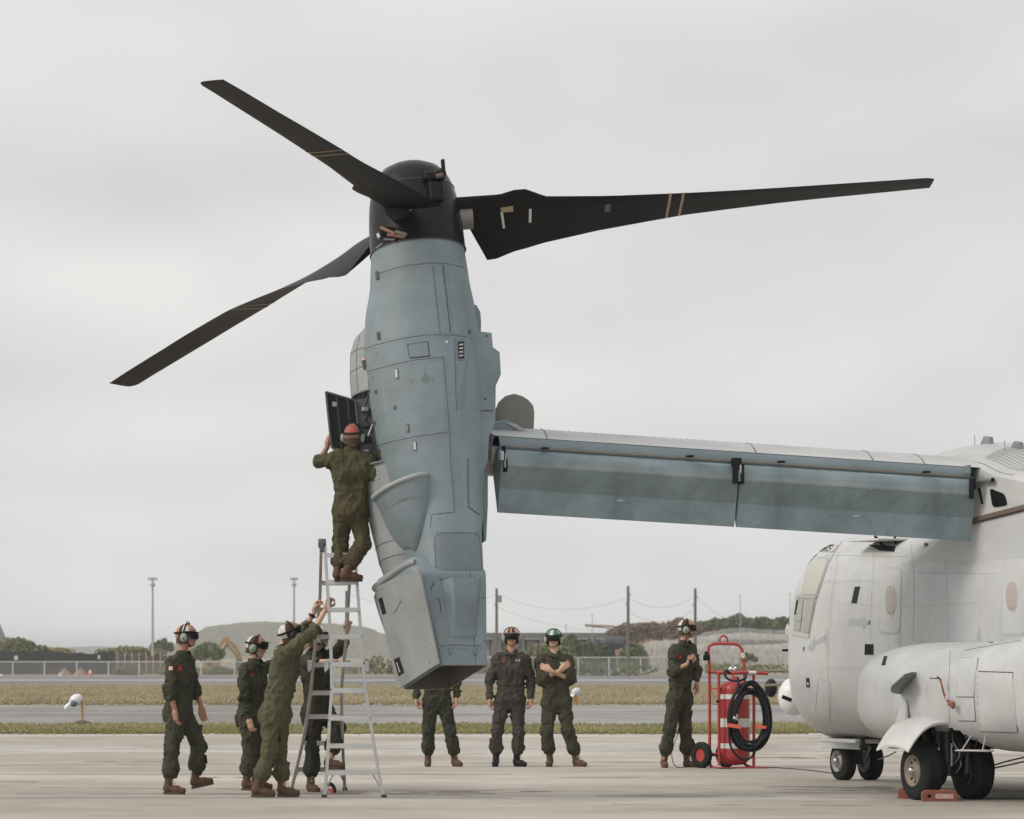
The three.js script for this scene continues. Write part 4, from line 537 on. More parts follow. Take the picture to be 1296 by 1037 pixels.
// ---- wing and flaps
{
  const hx = z => -.3 - .6 * (z + 6.3) / 5.25, hy = z => 3.765 - .26 * (z + 6.3) / 5.25;      // flap hinge line
  const prof = [[.02, .085], [.35, .185], [.75, .235], [1.2, .20], [1.5, .08], [1.58, -.05], [1.45, -.20], [1.1, -.28], [.7, -.30], [.3, -.26], [.12, -.2], [.10, -.02]];
  const cv = (P, n) => { const c = new THREE.CatmullRomCurve3(P.map(p => V(p[0], p[1], 0)), false, 'centripetal'); return c.getPoints(n); };
  const pts = cv(prof, 60);
  const wing = (z0, z1, nm) => part(nm, [gridGeo((a, b) => { const z = lerp(z0, z1, b), p = pts[Math.round(a * 60)]; const zz = z > 0 ? -z : z; const q = V(hx(zz) + p.x, hy(zz) + p.y, z); q.uv = [a * 5, z]; return q; }, 60, 12), ...[z0, z1].map(z => { const s = new THREE.ShapeGeometry(new THREE.Shape(pts.map(p => new THREE.Vector2(p.x, p.y)))); const zz = z > 0 ? -z : z; return s.translate(hx(zz), hy(zz), z); })], topM, plane);
  const w = wing(-6.48, -.4, 'wing'); wing(.75, 6.2, 'wing');
  const crest = z => { const zz = z; return p => V(hx(zz) + p[0], hy(zz) + p[1], zz); };
  // rivet row along the crest and seams on top
  const onTop = (z, t) => { const p = pts[Math.round(t * 60)]; return V(hx(z) + p.x, hy(z) + p.y + .002, z); };
  for (const z of [-5.9, -3.55, -2.2, -1.6]) part('panel_seam', [0, 1, 2, 3].map(i => rod(onTop(z + i * .06, .0 + i * .05), onTop(z + .06 + i * .06, .05 + i * .05), .005, 5)), seamM, w);
  for (let i = 0; i < 70; i++) { const z = -6.1 + i * .075, p = onTop(z, .19); part('rivet', ball(.009, p.x, p.y, p.z, 1, .6, 1, 6), nacDark, w); }
  // fixed strip behind the spar, orange seal, flaps
  const strip = part('trailing_strip', uvBox(gridGeo((a, b) => { const z = lerp(-6.44, -1.08, a), r = [[.10, -.06], [-.005, -.055], [-.018, -.01], [.0, .05], [.03, .088], [.05, .088]], k = b * 5, i = Math.min(4, Math.floor(k)), t = k - i; return V(hx(z) + lerp(r[i][0], r[i + 1][0], t), hy(z) + lerp(r[i][1], r[i + 1][1], t) + .0, z); }, 60, 10)), nacM, w);
  part('seal', gridGeo((a, b) => { const z = lerp(-6.36, -1.1, a); return V(hx(z) - .022 - .006 * Math.sin(b * 3.14), hy(z) - .02 - b * .008 + .003 * n3(a * 40, 1, 1), z); }, 120, 3), orangeM, w);
  const flapProf = [[.06, -.10], [-.015, -.055], [-.06, -.075], [-.095, -.14], [-.105, -.22], [-.097, -.30], [-.088, -.36]];
  const flap = (z0, z1) => {
    const fp = cv(flapProf, 36), g = gridGeo((a, b) => { const z = lerp(z0, z1, b), p = fp[Math.round(a * 36)]; const q = V(hx(z) + p.x, hy(z) + p.y, z); q.uv = [z * .7, p.y * 2]; return q; }, 36, 20);
    const lower = gridGeo((a, b) => { const z = lerp(z0, z1, a), r = [[-.088, -.36], [-.052, -.54], [-.015, -.735], [.0, -.735], [.11, -.35], [.09, -.15], [.06, -.10]], k = b * 6, i = Math.min(5, Math.floor(k)), t = k - i; return V(hx(z) + lerp(r[i][0], r[i + 1][0], t), hy(z) + lerp(r[i][1], r[i + 1][1], t), z); }, 20, 24);
    const ends = [z0, z1].map(z => new THREE.ShapeGeometry(new THREE.Shape([...flapProf, [-.015, -.735], [.0, -.735], [.11, -.35], [.09, -.15]].map(p => new THREE.Vector2(p[0], p[1])))).translate(hx(z), hy(z), z));
    const f = part('flap', [toCreasedNormals(uvBox(lower), .3), uvBox(g), ...ends], flapM, plane);
    // greenish walkway band, and a paler weathered strip over it
    const skin = (y0, y1, m, nm, off) => part(nm, uvBox(gridGeo((a, b) => { const z = lerp(z0 + .012, z1 - .012, a), y = lerp(y0, y1, b); const T = [[-.075, -.06], [-.14, -.095], [-.22, -.105], [-.30, -.097], [-.36, -.088], [-.54, -.052], [-.735, -.015]]; let i = 0; while (i < 5 && y < T[i + 1][0]) i++; const x = lerp(T[i][1], T[i + 1][1], (y - T[i][0]) / (T[i + 1][0] - T[i][0])); return V(hx(z) + x - off, hy(z) + y, z); }, 30, 12)), m, f);
    skin(-.205, -.475, flapBand, 'walkway_band', .004); skin(-.165, -.235, std([.27, .315, .32], .6, { map: wear3 }), 'worn_strip', .006);
    for (let i = 0; i < 6; i++) { const z = lerp(z0, z1, (i + .7) / 6.6); part('streak', gridGeo((a, b) => { const y = lerp(-.24, -.46, b), T = -.105 + (y < -.3 ? (-.3 - y) * .18 : 0) + .003; return V(hx(z) + T - .012, hy(z) + y, z - .3 * b + a * .014); }, 1, 6), std([.20, .25, .25], .65, { map: wear3 }), f); }
    return f;
  };
  const f1 = flap(-6.46, -3.815), f2 = flap(-3.79, -1.08);
  const hinge = (px, py, w, h, par) => { const p = onPlane(px, py, AM, [hx(-3.6) - .11, 0, -3.6], [1, 0, .114]); part('hinge', box(.09, h * .8, w * .85, p.x + .02, p.y, p.z, .01), blackM, par); };
  for (const [x, y] of [[690.5, 567.5], [874.5, 577.5]]) hinge(x, y, .075, .03, f1); for (const [x, y] of [[990, 584.5], [1174, 597.5]]) hinge(x, y, .075, .03, f2);
  const br = (px, py, w, h, m, par, nm = 'hinge_bracket', dx = 0) => { const p = onPlane(px, py, AM, [hx(-3.6) - .13, 0, -3.6], [1, 0, .114]); part(nm, box(.08, h, w, p.x + dx, p.y, p.z, .012), m, par); };
  br(932, 585, .10, .09, blackM, f2); br(930.2, 598, .035, .24, blackM, f2); br(938.5, 600, .04, .22, blackM, f2); br(936, 594, .03, .10, steel, f2); br(934.5, 603, .028, .12, nacDark, f2);
  br(637.5, 574, .025, .16, blackM, f1); br(639.5, 589, .028, .14, blackM, f1); br(634.5, 577, .04, .1, topM, f1); br(638, 583, .022, .16, steel, f1);
  br(1231, 612, .05, .13, blackM, f2); br(1229.5, 625, .035, .11, blackM, f2);
  { const p = onPlane(1225, 592, AM, [hx(-1.1) - .05, 0, -1.1], [1, 0, .114]); part('end_rib', box(.10, .09, .03, p.x, p.y - .02, p.z), nacM, w); }
  // stencilled words, upside down as on the lowered flaps
  const word = (px, py, par) => { const c = document.createElement('canvas'); c.width = 256; c.height = 64; const x = c.getContext('2d'); x.fillStyle = '#000'; x.fillRect(0, 0, 256, 64); x.translate(128, 32); x.rotate(Math.PI); x.fillStyle = '#fff'; x.font = 'bold 46px sans-serif'; x.textAlign = 'center'; x.textBaseline = 'middle'; x.fillText('NO STEP', 0, 0);
    const t = new THREE.CanvasTexture(c); const p = onPlane(px, py, AM, [hx(-3.6) - .05, 0, -3.6], [1, 0, .114]); const y = p.y - hy(p.z), X = lerp(-.088, -.015, (-.36 - y) / .375); p.x = hx(p.z) + X - .006; const g = new THREE.PlaneGeometry(.17, .045); g.rotateY(-Math.PI / 2 + .114); g.rotateZ(.19); g.translate(p.x, p.y, p.z); part('stencil', g, std([.62, .66, .67], .7, { alphaMap: t, transparent: true }), par); };
  word(787, 633.5, f1); word(1085, 653, f2);
  // tip: end rib, fairing fin, sloped fillet, beige bracket
  const pl = (pts, x0, dep, m, nm, bev = .01) => { const P = pts.map(p => onPlane(p[0], p[1], AM, [x0, 0, 0], [1, 0, 0])); const g = new THREE.ExtrudeGeometry(new THREE.Shape(P.map(p => new THREE.Vector2(p.z, p.y))), { depth: dep, bevelEnabled: true, bevelSize: bev, bevelThickness: bev, bevelSegments: 2 }); g.applyMatrix4(new THREE.Matrix4().makeBasis(V(0, 0, 1), V(0, 1, 0), V(-1, 0, 0)).setPosition(V(x0 + dep, 0, 0))); return part(nm, uvBox(toCreasedNormals(g, .6)), m, plane); };
  pl([[629, 548], [629.5, 521], [634, 510], [642, 502.5], [651, 500], [660, 502.5], [668, 507.5], [673.5, 514], [675, 522], [674, 548]], .35, .05, std([.23, .23, .215], .7, { map: wear1 }), 'tip_fin', .012);
  pl([[618, 551], [626, 536], [640, 533], [655, 539], [672, 549.5], [672, 553], [620, 553]], -.02, .3, nacM, 'tip_fillet', .01);
  for (let i = 0; i < 3; i++) { const a = onPlane(641 + i * 5, 534.5 + i * 1.4, AM, [-.04, 0, 0], [1, 0, 0]), b = onPlane(659 + i * 5, 545.5 + i * 1.2, AM, [-.04, 0, 0], [1, 0, 0]); part('fillet_rib', rod(a, b, .008, 5), topM, plane); }
  pl([[618, 550], [631, 551], [632, 585], [616, 584]], .0, .4, std([.10, .075, .06], .8), 'tip_rib', .004);
  pl([[612, 592], [616, 584], [631, 583], [631, 600], [613, 599.5]], -.12, .12, std([.34, .30, .26], .6), 'tip_bracket', .008);
  { const p = onPlane(623, 593, AM, [-.14, 0, 0], [1, 0, 0]); part('bolt', ball(.018, p.x, p.y, p.z), steel, plane); }
}
// ---- fuselage
const FX0 = 3.19, FA = 1.06;
function FS(a, x) {
  const t = x > FX0 ? (x - FX0) / FA : 0, k = t > 0 ? Math.pow(Math.max(0, 1 - Math.pow(Math.min(t, 1), 1.98)), 1 / 1.98) : 1, tail = x < -3 ? (-3 - x) / 9 : 0;
  const hw = 1.14 * k * (1 - .5 * tail), yc = 1.66 - .293 * t + tail * .5, up = (2.94 - 1.66) * Math.pow(k, .222) * (1 - .2 * tail), dn = (1.66 - .52) * Math.pow(k, .815) * (1 - .4 * tail);
  const n = lerp(3.0, 2.3, Math.min(1, t)), th = a * 2 * Math.PI, c = Math.cos(th), s = Math.sin(th);
  return V(x, yc + (c > 0 ? up : dn) * sgnpow(c, 2 / n), -hw * sgnpow(s, 2 / n));          // a: 0 top, .25 port, .5 belly
}
const fus = part('fuselage', gridGeo((a, b) => { const x = b < .4 ? lerp(-9, 2.0, b / .4) : lerp(2.0, FX0 + FA - .00002, Math.sin(Math.pow((b - .4) / .6, .9) * Math.PI / 2)); const p = FS(a, x); p.uv = [a * 7, x]; return p; }, 128, 150), fusM, plane);
const FG = surfN(FS, .25, 1).z < 0 ? 1 : -1;
const fp = (x, y) => pick(FS, AM, x, y, [.0, .5, -3.5, 4.88]);
const FR = [.0, .5, -3.5, 3.45], fq = (pts, o) => patch(FS, quadPick(FS, AM, pts, FR), { sgn: FG, ...o });
const fline = (pts, r = .004, m = seamM, lift = 0) => part('panel_seam', seam(FS, linePick(FS, AM, pts, FR), r, FG, lift + .001), m, fus);
{
  const frameM = std([.36, .365, .355], .6), glass = std([.44, .44, .385], .12), glassD = std([.33, .33, .30], .14);
  // cockpit glazing: frames proud, panes set in
  const win = (q, m, nm = 'cockpit_window') => { const wp = (P, Q) => { const L = k => (1 - Q) * ((1 - P) * q[0][k] + P * q[1][k]) + Q * ((1 - P) * q[3][k] + P * q[2][k]); return pick(FS, AM, L(0), L(1), [.06, .32, 2.2, 3.5]); }; const fw = o => patch(FS, wp, { sgn: FG, ...o });
    const w = part(nm, fw({ off: .010, na: 12, nb: 12, n: 14 }), m, fus); part('frame', fw({ off: .005, thick: .004, grow: .13, na: 12, nb: 12, n: 14 }), frameM, w); return w; };
  win([[1025, 708], [1048.5, 708.5], [1033.5, 753], [1015.5, 752.5]], glass); win([[1036, 698], [1054.5, 699], [1062, 690.5], [1052, 689.8]], std([.42, .38, .345], .15));
  const lw = win([[1009.5, 759], [1017.5, 759.3], [1013, 799], [1005, 796.5]], glassD); win([[1020.5, 759.3], [1031.5, 759.3], [1024, 801], [1015.5, 799.5]], glassD);
  part('vent_pane', fq([[1009.5, 760], [1011.5, 760], [1008, 778.5], [1006.6, 778.5]], { off: .016, thick: .004 }), blackM, lw); part('window_bar', fq([[1006, 781], [1016, 782], [1015.5, 786], [1005.6, 785]], { off: .016, thick: .004 }), frameM, lw);
  part('frame_strip', fq([[1024, 702.5], [1053, 703], [1050, 707], [1022, 706.5]], { off: .012 }), frameM, fus); part('frame_strip', fq([[1009, 753.5], [1034, 754.5], [1032.8, 758], [1008, 757.5]], { off: .012 }), frameM, fus); part('frame_strip', fq([[1003.5, 799], [1025, 803], [1024, 808], [1002.5, 804]], { off: .008 }), std([.46, .46, .44], .6), fus);
  fline([[1066, 686], [1056, 700], [1049.5, 712], [1040, 740], [1033.5, 760], [1027, 790], [1024.5, 806]], .008, frameM);
  part('dark_port', fq([[1082.2, 743], [1089, 742.6], [1084.6, 764.2], [1077.8, 763.6]], { off: .004 }), blackM, fus);
  // two bubble window panels
  for (const [q, c, w, h] of [[[[1120, 720], [1141.5, 721], [1139.5, 801.5], [1113, 800]], [1128, 760], 6.4, 19.5], [[[1271, 708.5], [1299, 708.5], [1299, 803], [1269, 802.5]], [1281.5, 755], 7.2, 18.5]]) {
    const d = part('window_panel', fq(q, { off: .006, n: 7, na: 18, nb: 18 }), fusM, fus); part('panel_seam', fq(q, { off: .002, thick: .002, n: 7, grow: .07, na: 18, nb: 18 }), std([.42, .43, .43], .7), d);
    const e = (k) => [[c[0] - w * k, c[1] - h * k], [c[0] + w * k, c[1] - h * k], [c[0] + w * k, c[1] + h * k], [c[0] - w * k, c[1] + h * k]]; part('window_rim', fq(e(1.16), { n: 2, off: .009, na: 16, nb: 16 }), std([.5, .49, .47], .5), d); part('window_pane', fq(e(1), { n: 2, off: .010, bulge: .006, na: 16, nb: 16 }), std([.37, .325, .295], .16), d);
  }
  // frame lines with their rivets
  const grey = std([.44, .44, .43], .7), rvM = std([.40, .40, .39], .6);
  for (const pts of [[[1060, 700], [1052, 760], [1048, 830], [1050, 915]], [[1106, 700], [1103, 760], [1102, 812]], [[1196, 705], [1199, 760], [1199, 812]], [[1252, 670], [1256, 740], [1256, 808]], [[1045, 845], [1070, 845], [1088, 845]], [[1030, 735], [1075, 735], [1112, 735]], [[1160, 725], [1210, 726], [1262, 726]]]) { fline(pts, .0018, grey); rivets(FS, AM, pts, FR, FG, 2.2, pts[0][1] === pts[1][1] ? 2.5 : 0, .06, .0055, rvM, fus); }
  // faint arrows and stencils
  const stc = std([.375, .40, .412], .7);
  part('arrow', fq([[1075, 782.5], [1093, 783.5], [1093, 793], [1074, 792]], { off: .003, thick: .002 }), stc, fus); part('arrow', fq([[1093, 780], [1099.3, 788.5], [1099.2, 789.5], [1092.5, 798]], { off: .003, thick: .002 }), stc, fus);
  part('arrow', fq([[1045, 803.5], [1045, 810.5], [1031, 817.5], [1031, 812]], { off: .003, thick: .002 }), stc, fus); part('arrow', fq([[1031.5, 808], [1031, 821], [1026.5, 825], [1021.5, 820.5]], { off: .003, thick: .002 }), stc, fus);
  { const r = mulberry(9); for (const [x, y, n, w] of [[1092, 752, 4, 8], [1092, 761, 3, 7], [1012, 820, 7, 7], [1014, 840, 5, 6]]) for (let i = 0; i < n; i++) part('stencil', fq([[x, y + i * 3.2], [x + w * (.6 + .4 * r()), y + i * 3.2], [x + w * .9, y + i * 3.2 + 1.1], [x, y + i * 3.2 + 1.1]], { off: .002, thick: .001, na: 4, nb: 2 }), std([.58, .595, .59], .7), fus); }
  part('rivet', fq([[1100, 785.5], [1101.4, 785.5], [1101, 791], [1099.8, 791]], { off: .006, na: 2, nb: 2 }), seamM, fus); part('latch', fq([[1017, 819], [1018.4, 819], [1018.2, 824], [1016.8, 824]], { off: .006, na: 2, nb: 2 }), seamM, fus);
  part('step_pocket', fq([[1020.6, 858.5], [1024.5, 858.5], [1025.3, 870.5], [1021, 870]], { off: .004, na: 3, nb: 5 }), blackM, fus); part('step_pocket', fq([[1022.4, 864], [1024.4, 864], [1024.6, 867.5], [1022.8, 867]], { off: .012, na: 3, nb: 3 }), fusM, fus);
  const gr = part('grille', fq([[1095, 815.5], [1106, 815.5], [1106, 829], [1094.5, 829]], { off: .004, na: 4, nb: 4 }), std([.14, .115, .105], .7), fus); for (let i = 0; i < 6; i++) part('grille_bar', fq([[1096 + i * 1.8, 815.5], [1096.6 + i * 1.8, 815.5], [1096.4 + i * 1.8, 829], [1095.8 + i * 1.8, 829]], { off: .014, na: 2, nb: 4 }), dark2, gr);
  fline([[1044, 703.5], [1080, 703.5], [1122, 704.5], [1150, 705]], .0025, std([.35, .35, .35], .8)); fline([[1036, 859], [1032, 900], [1051, 905], [1052, 865], [1036, 859]], .0025, std([.42, .42, .42], .8)); fline([[1153, 690], [1157, 720], [1157, 770], [1156, 812]], .003, std([.42, .41, .39], .8)); fline([[1236, 698], [1296, 697]], .004, std([.45, .45, .44], .8)); fline([[1060, 764], [1120, 768], [1190, 766], [1240, 763]], .002, std([.45, .44, .43], .8));
  fline([[1030, 926], [1060, 930], [1096, 931]], .004, std([.25, .24, .22], .8));
  for (const [x, y] of [[1172, 691], [1206, 688.5]]) { const p = FS(...fp(x, y)); part('drain', box(.05, .07, .03, p.x, p.y, p.z, .01), std([.2, .17, .15], .7), fus); }
  // small open hatch plate below the flap, propped over a dark patch
  const c = FS(...fp(1112, 690)); part('antenna_plate', [box(.75, .025, .40, c.x - .15, c.y + .05, c.z - .08, .008).rotateX(0)], std([.60, .60, .59], .6), fus); part('plate_dark_patch', fq([[1100, 690], [1134, 692], [1132, 699], [1113, 697]], { off: .006, na: 6, nb: 4 }), dark2, fus); part('plate_leg', [rod(V(c.x - .4, c.y + .1, c.z), V(c.x - .4, c.y - .08, c.z + .02), .018, 6), rod(V(c.x - .1, c.y + .1, c.z - .1), V(c.x - .2, c.y - .06, c.z - .0), .018, 6)], dark2, fus);
  part('belly_fitting', [rod(V(2.55, .54, -.6), V(2.55, .44, -.6), .03, 8), ball(.04, 2.55, .44, -.6)], dark2, fus);
  // pylon between fuselage and wing, with its open well, hand rail and seam
  const P = (px, py, z) => onPlane(px, py, AM, [0, 0, z], [0, 0, 1]);
  const yS = x => 3.08 + .098 * (-1.35 - x), yE = x => 3.46 + .13 * (x + 1.35) + .07 * sm(-1.3, -.7, x);
  const pz = -.98, side = [[1234, 655], [1296, 638], [1330, 632], [1330, 800], [1234, 800]].map(p => P(...p, pz));
  const py = part('wing_pylon', gridGeo((a, b) => { const x = lerp(.9, -5.5, a), n = 16, t = (b - .5) * Math.PI, hw = lerp(1.12, .99, sm(-.2, -1.2, x) * 0 + 1), yt = lerp(2.6, yS(x) - .01, sm(0, 1, (.9 - x) / 1.4)); return V(x, 2.4 + (yt - 2.4) * sgnpow(Math.cos(t), 2 / n), hw * sgnpow(Math.sin(t), 2 / n)); }, 40, 40), fusM, plane);
  // sloping cover over the wing root
      const CS = (a, x) => { const ww = [.985, .955, .80, .45, .0], yy = [yS(x), yE(x), yE(x) + .075, yE(x) + .15, yE(x) + .20]; const k = Math.abs(a * 2 - 1), s = a < .5 ? -1 : 1, q = (1 - k) * 4, i = Math.max(0, Math.min(3, Math.floor(q))), t = q - i; return V(x, lerp(yy[i], yy[i + 1], t), s * lerp(ww[i], ww[i + 1], t)); };
  const cov = part('wing_cover', toCreasedNormals(gridGeo((a, b) => { const x = lerp(.25, -4.6, b), p = CS(a, x); p.uv = [a * 3, x]; return p; }, 64, 40), .5), topM, plane);
  const CG = surfN(CS, .2, -1).y > 0 ? 1 : -1, cp = (x, y) => pick(CS, AM, x, y, [.0, .5, -4.4, -.05]);
  part('seam_strip', Array.from({ length: 12 }, (_, i) => { const x0 = -.6 - i * .3, x1 = x0 - .3; return bar(V(x0, yS(x0) - .02, -.985), V(x1, yS(x1) - .02, -.985), .05, .048); }), std([.14, .10, .08], .8), plane);
  part('open_well', patch(CS, [[1253, 617], [1272, 625], [1276.5, 640], [1257, 643]].map(p => cp(...p)), { off: .006, sgn: CG, n: 5, na: 12, nb: 12 }), blk([.005, .005, .006], .8), cov); part('well_rim', patch(CS, [[1253, 617], [1272, 625], [1276.5, 640], [1257, 643]].map(p => cp(...p)), { off: .003, thick: .003, sgn: CG, n: 5, grow: .1 }), std([.45, .45, .44], .6), cov);
  part('slot', patch(CS, [[1238.5, 618], [1241, 617.5], [1245, 638], [1242.5, 638]].map(p => cp(...p)), { off: .006, sgn: CG }), blackM, cov);
  part('hand_rail', tube([[1232, 614], [1240, 610], [1250, 608.6], [1262, 608.4]].map(p => { const q = cp(...p); return CS(...q).addScaledVector(surfN(CS, ...q), CG * .05); }), .028, 24, 8), std([.16, .165, .17], .7), cov);
  for (let i = 0; i < 9; i++) part('cover_rib', seam(CS, [[.43 - i * .02, -.25 - i * .05], [.43 - i * .02, -1.6], [.43 - i * .02, -4]], .006, CG, .004), std([.33, .33, .33], .7), cov);
  part('panel_seam', seam(CS, [[.19, -.35], [.19, -1.5]], .004, CG), seamM, cov);
  // aerials on the spine
  for (const [px, w] of [[1249, 1], [1287, 1]]) { const b = onPlane(px, 572, AM, [0, 0, -.2], [0, 0, 1]); const y = CS(.5, b.x).y; const sh = new THREE.Shape([[-.10, -.03], [-.08, .055], [.02, .07], [.12, -.03]].map(p => new THREE.Vector2(...p))); part('blade_aerial', new THREE.ExtrudeGeometry(sh, { depth: .05, bevelEnabled: true, bevelSize: .01, bevelThickness: .01, bevelSegments: 1 }).translate(b.x, y - .02, -.22), std([.22, .24, .25], .6), cov); part('whip_aerial', rod(V(b.x - .12, y - .06, -.42), V(b.x - .12, y + .06, -.42), .003, 5), dark2, cov); }
}
// ---- sponson with gear bay
const SX0 = -1.6, SA = 1.32;
function SP(a, x) { const t = x > SX0 ? (x - SX0) / SA : 0, k = t > 0 ? Math.pow(Math.max(0, 1 - Math.pow(Math.min(1, t), 2.3)), 1 / 2.3) : 1, th = a * 2 * Math.PI, c = Math.cos(th), s = Math.sin(th), n = 2.9; const aft = x < -3 ? (-3 - x) * .05 : 0;
  return V(x, 1.06 + (c > 0 ? (.60 + aft * 1.6) : .55) * k * sgnpow(c, 2 / n), -1.55 - (s > 0 ? 1.03 : .9) * k * sgnpow(s, 2 / n)); }
const SGN = surfN(SP, .25, -2.5).z < 0 ? 1 : -1;
const sp = (x, y) => pick(SP, AM, x, y, [.0, .52, -6, -.3]);
const SR = [.0, .52, -6, -.3], sq = (pts, o) => patch(SP, quadPick(SP, AM, pts, SR), { sgn: SGN, ...o });
{
  const bayA = [.315, .56], bayX = [-3.35, -1.95];
  const X = b => b < .55 ? lerp(-6.2, SX0, b / .55) : SX0 + SA * Math.sin((b - .55) / .45 * Math.PI / 2) * .9999;
  const P = [], U = [], I = [], NA = 120, NB = 130;
  for (let j = 0; j <= NB; j++) for (let i = 0; i <= NA; i++) { const x = X(j / NB), p = SP(i / NA, x); P.push(p.x, p.y, p.z); U.push(i / NA * 5, x); }
  for (let j = 0; j < NB; j++) for (let i = 0; i < NA; i++) { const a = (i + .5) / NA, x = X((j + .5) / NB); const rnd_ = Math.hypot(Math.max(0, Math.abs(x + 2.65) - .45) / .28, Math.max(0, .42 - a) / .10); if (a > bayA[0] && a < bayA[1] && x > bayX[0] && x < bayX[1] && rnd_ < 1) continue; const q = j * (NA + 1) + i; I.push(q, q + 1, q + NA + 1, q + 1, q + NA + 2, q + NA + 1); }
  const g = new THREE.BufferGeometry(); g.setAttribute('position', new THREE.Float32BufferAttribute(P, 3)); g.setAttribute('uv', new THREE.Float32BufferAttribute(U, 2)); g.setIndex(I); g.computeVertexNormals();
  const spo = part('sponson', g, fusM, plane);
  const inn = (a, x, k) => { const p = SP(a, x); return p.lerp(V(x, 1.1, -1.6), k); };
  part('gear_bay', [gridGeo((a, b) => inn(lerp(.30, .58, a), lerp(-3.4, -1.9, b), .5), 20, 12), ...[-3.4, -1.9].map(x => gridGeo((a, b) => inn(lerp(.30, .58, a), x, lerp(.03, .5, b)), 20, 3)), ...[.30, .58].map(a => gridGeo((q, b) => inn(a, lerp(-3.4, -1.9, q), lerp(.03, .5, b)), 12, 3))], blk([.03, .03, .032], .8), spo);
  // panels, seams, rivets
  const sl = (pts, r = .005) => part('panel_seam', seam(SP, linePick(SP, AM, pts, SR), r, SGN, .001), seamM, spo);
  const pn = (q, o = {}) => { part('access_panel', sq(q, { off: .005, ...o }), fusM, spo); };
  pn([[1217, 833], [1238, 833], [1233, 882], [1212, 881]]); pn([[1212, 884], [1233, 884], [1235, 912.5], [1213, 912]]); sl([[1238.5, 833.5], [1234, 862], [1233, 883], [1235.5, 913], [1214, 912.5]]); sl([[1217, 832.5], [1238, 833]], .003); sl([[1210, 882.5], [1233.5, 883]], .003);
  pn([[1239, 851], [1282, 852.5], [1288, 926.5], [1241, 925.5]], { na: 14, nb: 14 }); sl([[1239, 850], [1282.5, 851.5]], .006); sl([[1282.5, 852], [1281.5, 880], [1284, 910], [1288.8, 923], [1287.5, 928], [1241, 926]], .0045);
  const rv = (x, y) => { const p = SP(...sp(x, y)); part('rivet', ball(.009, p.x, p.y, p.z, 1, 1, 1, 6), std([.33, .33, .33], .6), spo); };
  for (let i = 0; i < 8; i++) { rv(1238, 857 + i * 8.4); rv(1281.5, 857 + i * 8.4); } for (let i = 0; i < 6; i++) { rv(1243 + i * 7, 853.6); rv(1243 + i * 7, 924); }
  for (let i = 0; i < 14; i++) rv(1222 + i * 5.2, 823 - i * .95);
  sl([[1203, 825], [1201, 870], [1202, 915]], .002); sl([[1188, 818], [1190, 870], [1185, 912]], .0018);
  sl([[1222, 823.5], [1250, 818.5], [1292, 811]], .003); sl([[1177, 858.5], [1189.5, 859]], .006);
  part('slot', sq([[1119, 831], [1123.2, 831], [1120.5, 842.5], [1116.2, 842.5]], { off: .005 }), blackM, spo);
  for (const [x, y] of [[1251, 812.8], [1270, 811]]) part('stain_patch', sq([[x, y - 1], [x + 7, y - 2], [x + 6, y + 1], [x - 1, y + 2]], { off: .003, thick: .002 }), std([.07, .06, .055], .7), spo);
  // dark strake fin
  { const Q = (px, py) => onPlane(px, py, AM, [0, 0, 0], [0, 1, 0]); const a = SP(...sp(1172, 852)), b = SP(...sp(1145, 874)); const o = [a, a.clone().add(V(.02, .02, -.35)), b.clone().add(V(.12, -.0, -.50)), b.clone().add(V(.02, -.03, -.30)), b]; 
    const top = [onPlane(1173, 851.5, AM, [0, 0, -2.38], [0, 0, 1]), onPlane(1154, 851, AM, [0, 0, -2.62], [0, 0, 1]), onPlane(1144, 854, AM, [0, 0, -2.78], [0, 0, 1]), onPlane(1128.5, 868, AM, [0, 0, -2.85], [0, 0, 1]), onPlane(1127.5, 871.5, AM, [0, 0, -2.83], [0, 0, 1]), onPlane(1132, 874, AM, [0, 0, -2.75], [0, 0, 1]), onPlane(1145, 875.5, AM, [0, 0, -2.45], [0, 0, 1])];
    const mid = top.reduce((s, p) => s.add(p), V(0, 0, 0)).multiplyScalar(1 / 7); const gs = []; for (let i = 0; i < 7; i++) { const p = top[i], q = top[(i + 1) % 7], d = V(.0, -.035, 0); const t = new THREE.BufferGeometry(); t.setAttribute('position', new THREE.Float32BufferAttribute([...p.toArray(), ...q.toArray(), ...mid.toArray(), ...p.clone().add(d).toArray(), ...q.clone().add(d).toArray(), ...mid.clone().add(d).toArray()], 3)); t.setIndex([0, 1, 2, 3, 5, 4, 0, 3, 1, 1, 3, 4]); t.computeVertexNormals(); gs.push(t); }
    part('strake_fin', gs, std([.165, .175, .17], .55), spo); }
  // bullet fairing ahead of the bay
  { const p = SP(...sp(1146, 905)); part('bullet_fairing', gridGeo((a, b) => { const t = (a - .5) * Math.PI, r = .20 * Math.sqrt(Math.max(0, b)) ; return V(p.x - .05 - Math.cos(t) * .12 * r * 3 + .18 * (b), p.y + .16 - b * .52, p.z - .02 - Math.cos(t) * r * .55 + .0).add(V(Math.sin(t) * r, 0, 0)); }, 16, 14), fusM, spo); }
  // curved gear door standing out like a mudguard
  { const Q = (px, py, z) => onPlane(px, py, AM, [0, 0, z], [0, 0, 1]);
    const outer = [[1109.5, 948], [1114, 940], [1121, 929], [1130, 918], [1140, 912.3], [1162, 911]].map(p => onPlane(...p, AM, [-2.0, 0, 0], [1, 0, 0])), inner = [[1150, 950], [1154, 943], [1160, 934], [1170, 923], [1184, 915.5], [1208, 914]].map(p => onPlane(...p, AM, [-3.05, 0, 0], [1, 0, 0]));
    const c1 = new THREE.CatmullRomCurve3(outer), c2 = new THREE.CatmullRomCurve3(inner); const sh = (o) => gridGeo((a, b) => c1.getPoint(a).lerp(c2.getPoint(a), b).add(V(0, o + .05 * Math.sin(b * Math.PI), 0)), 20, 12);
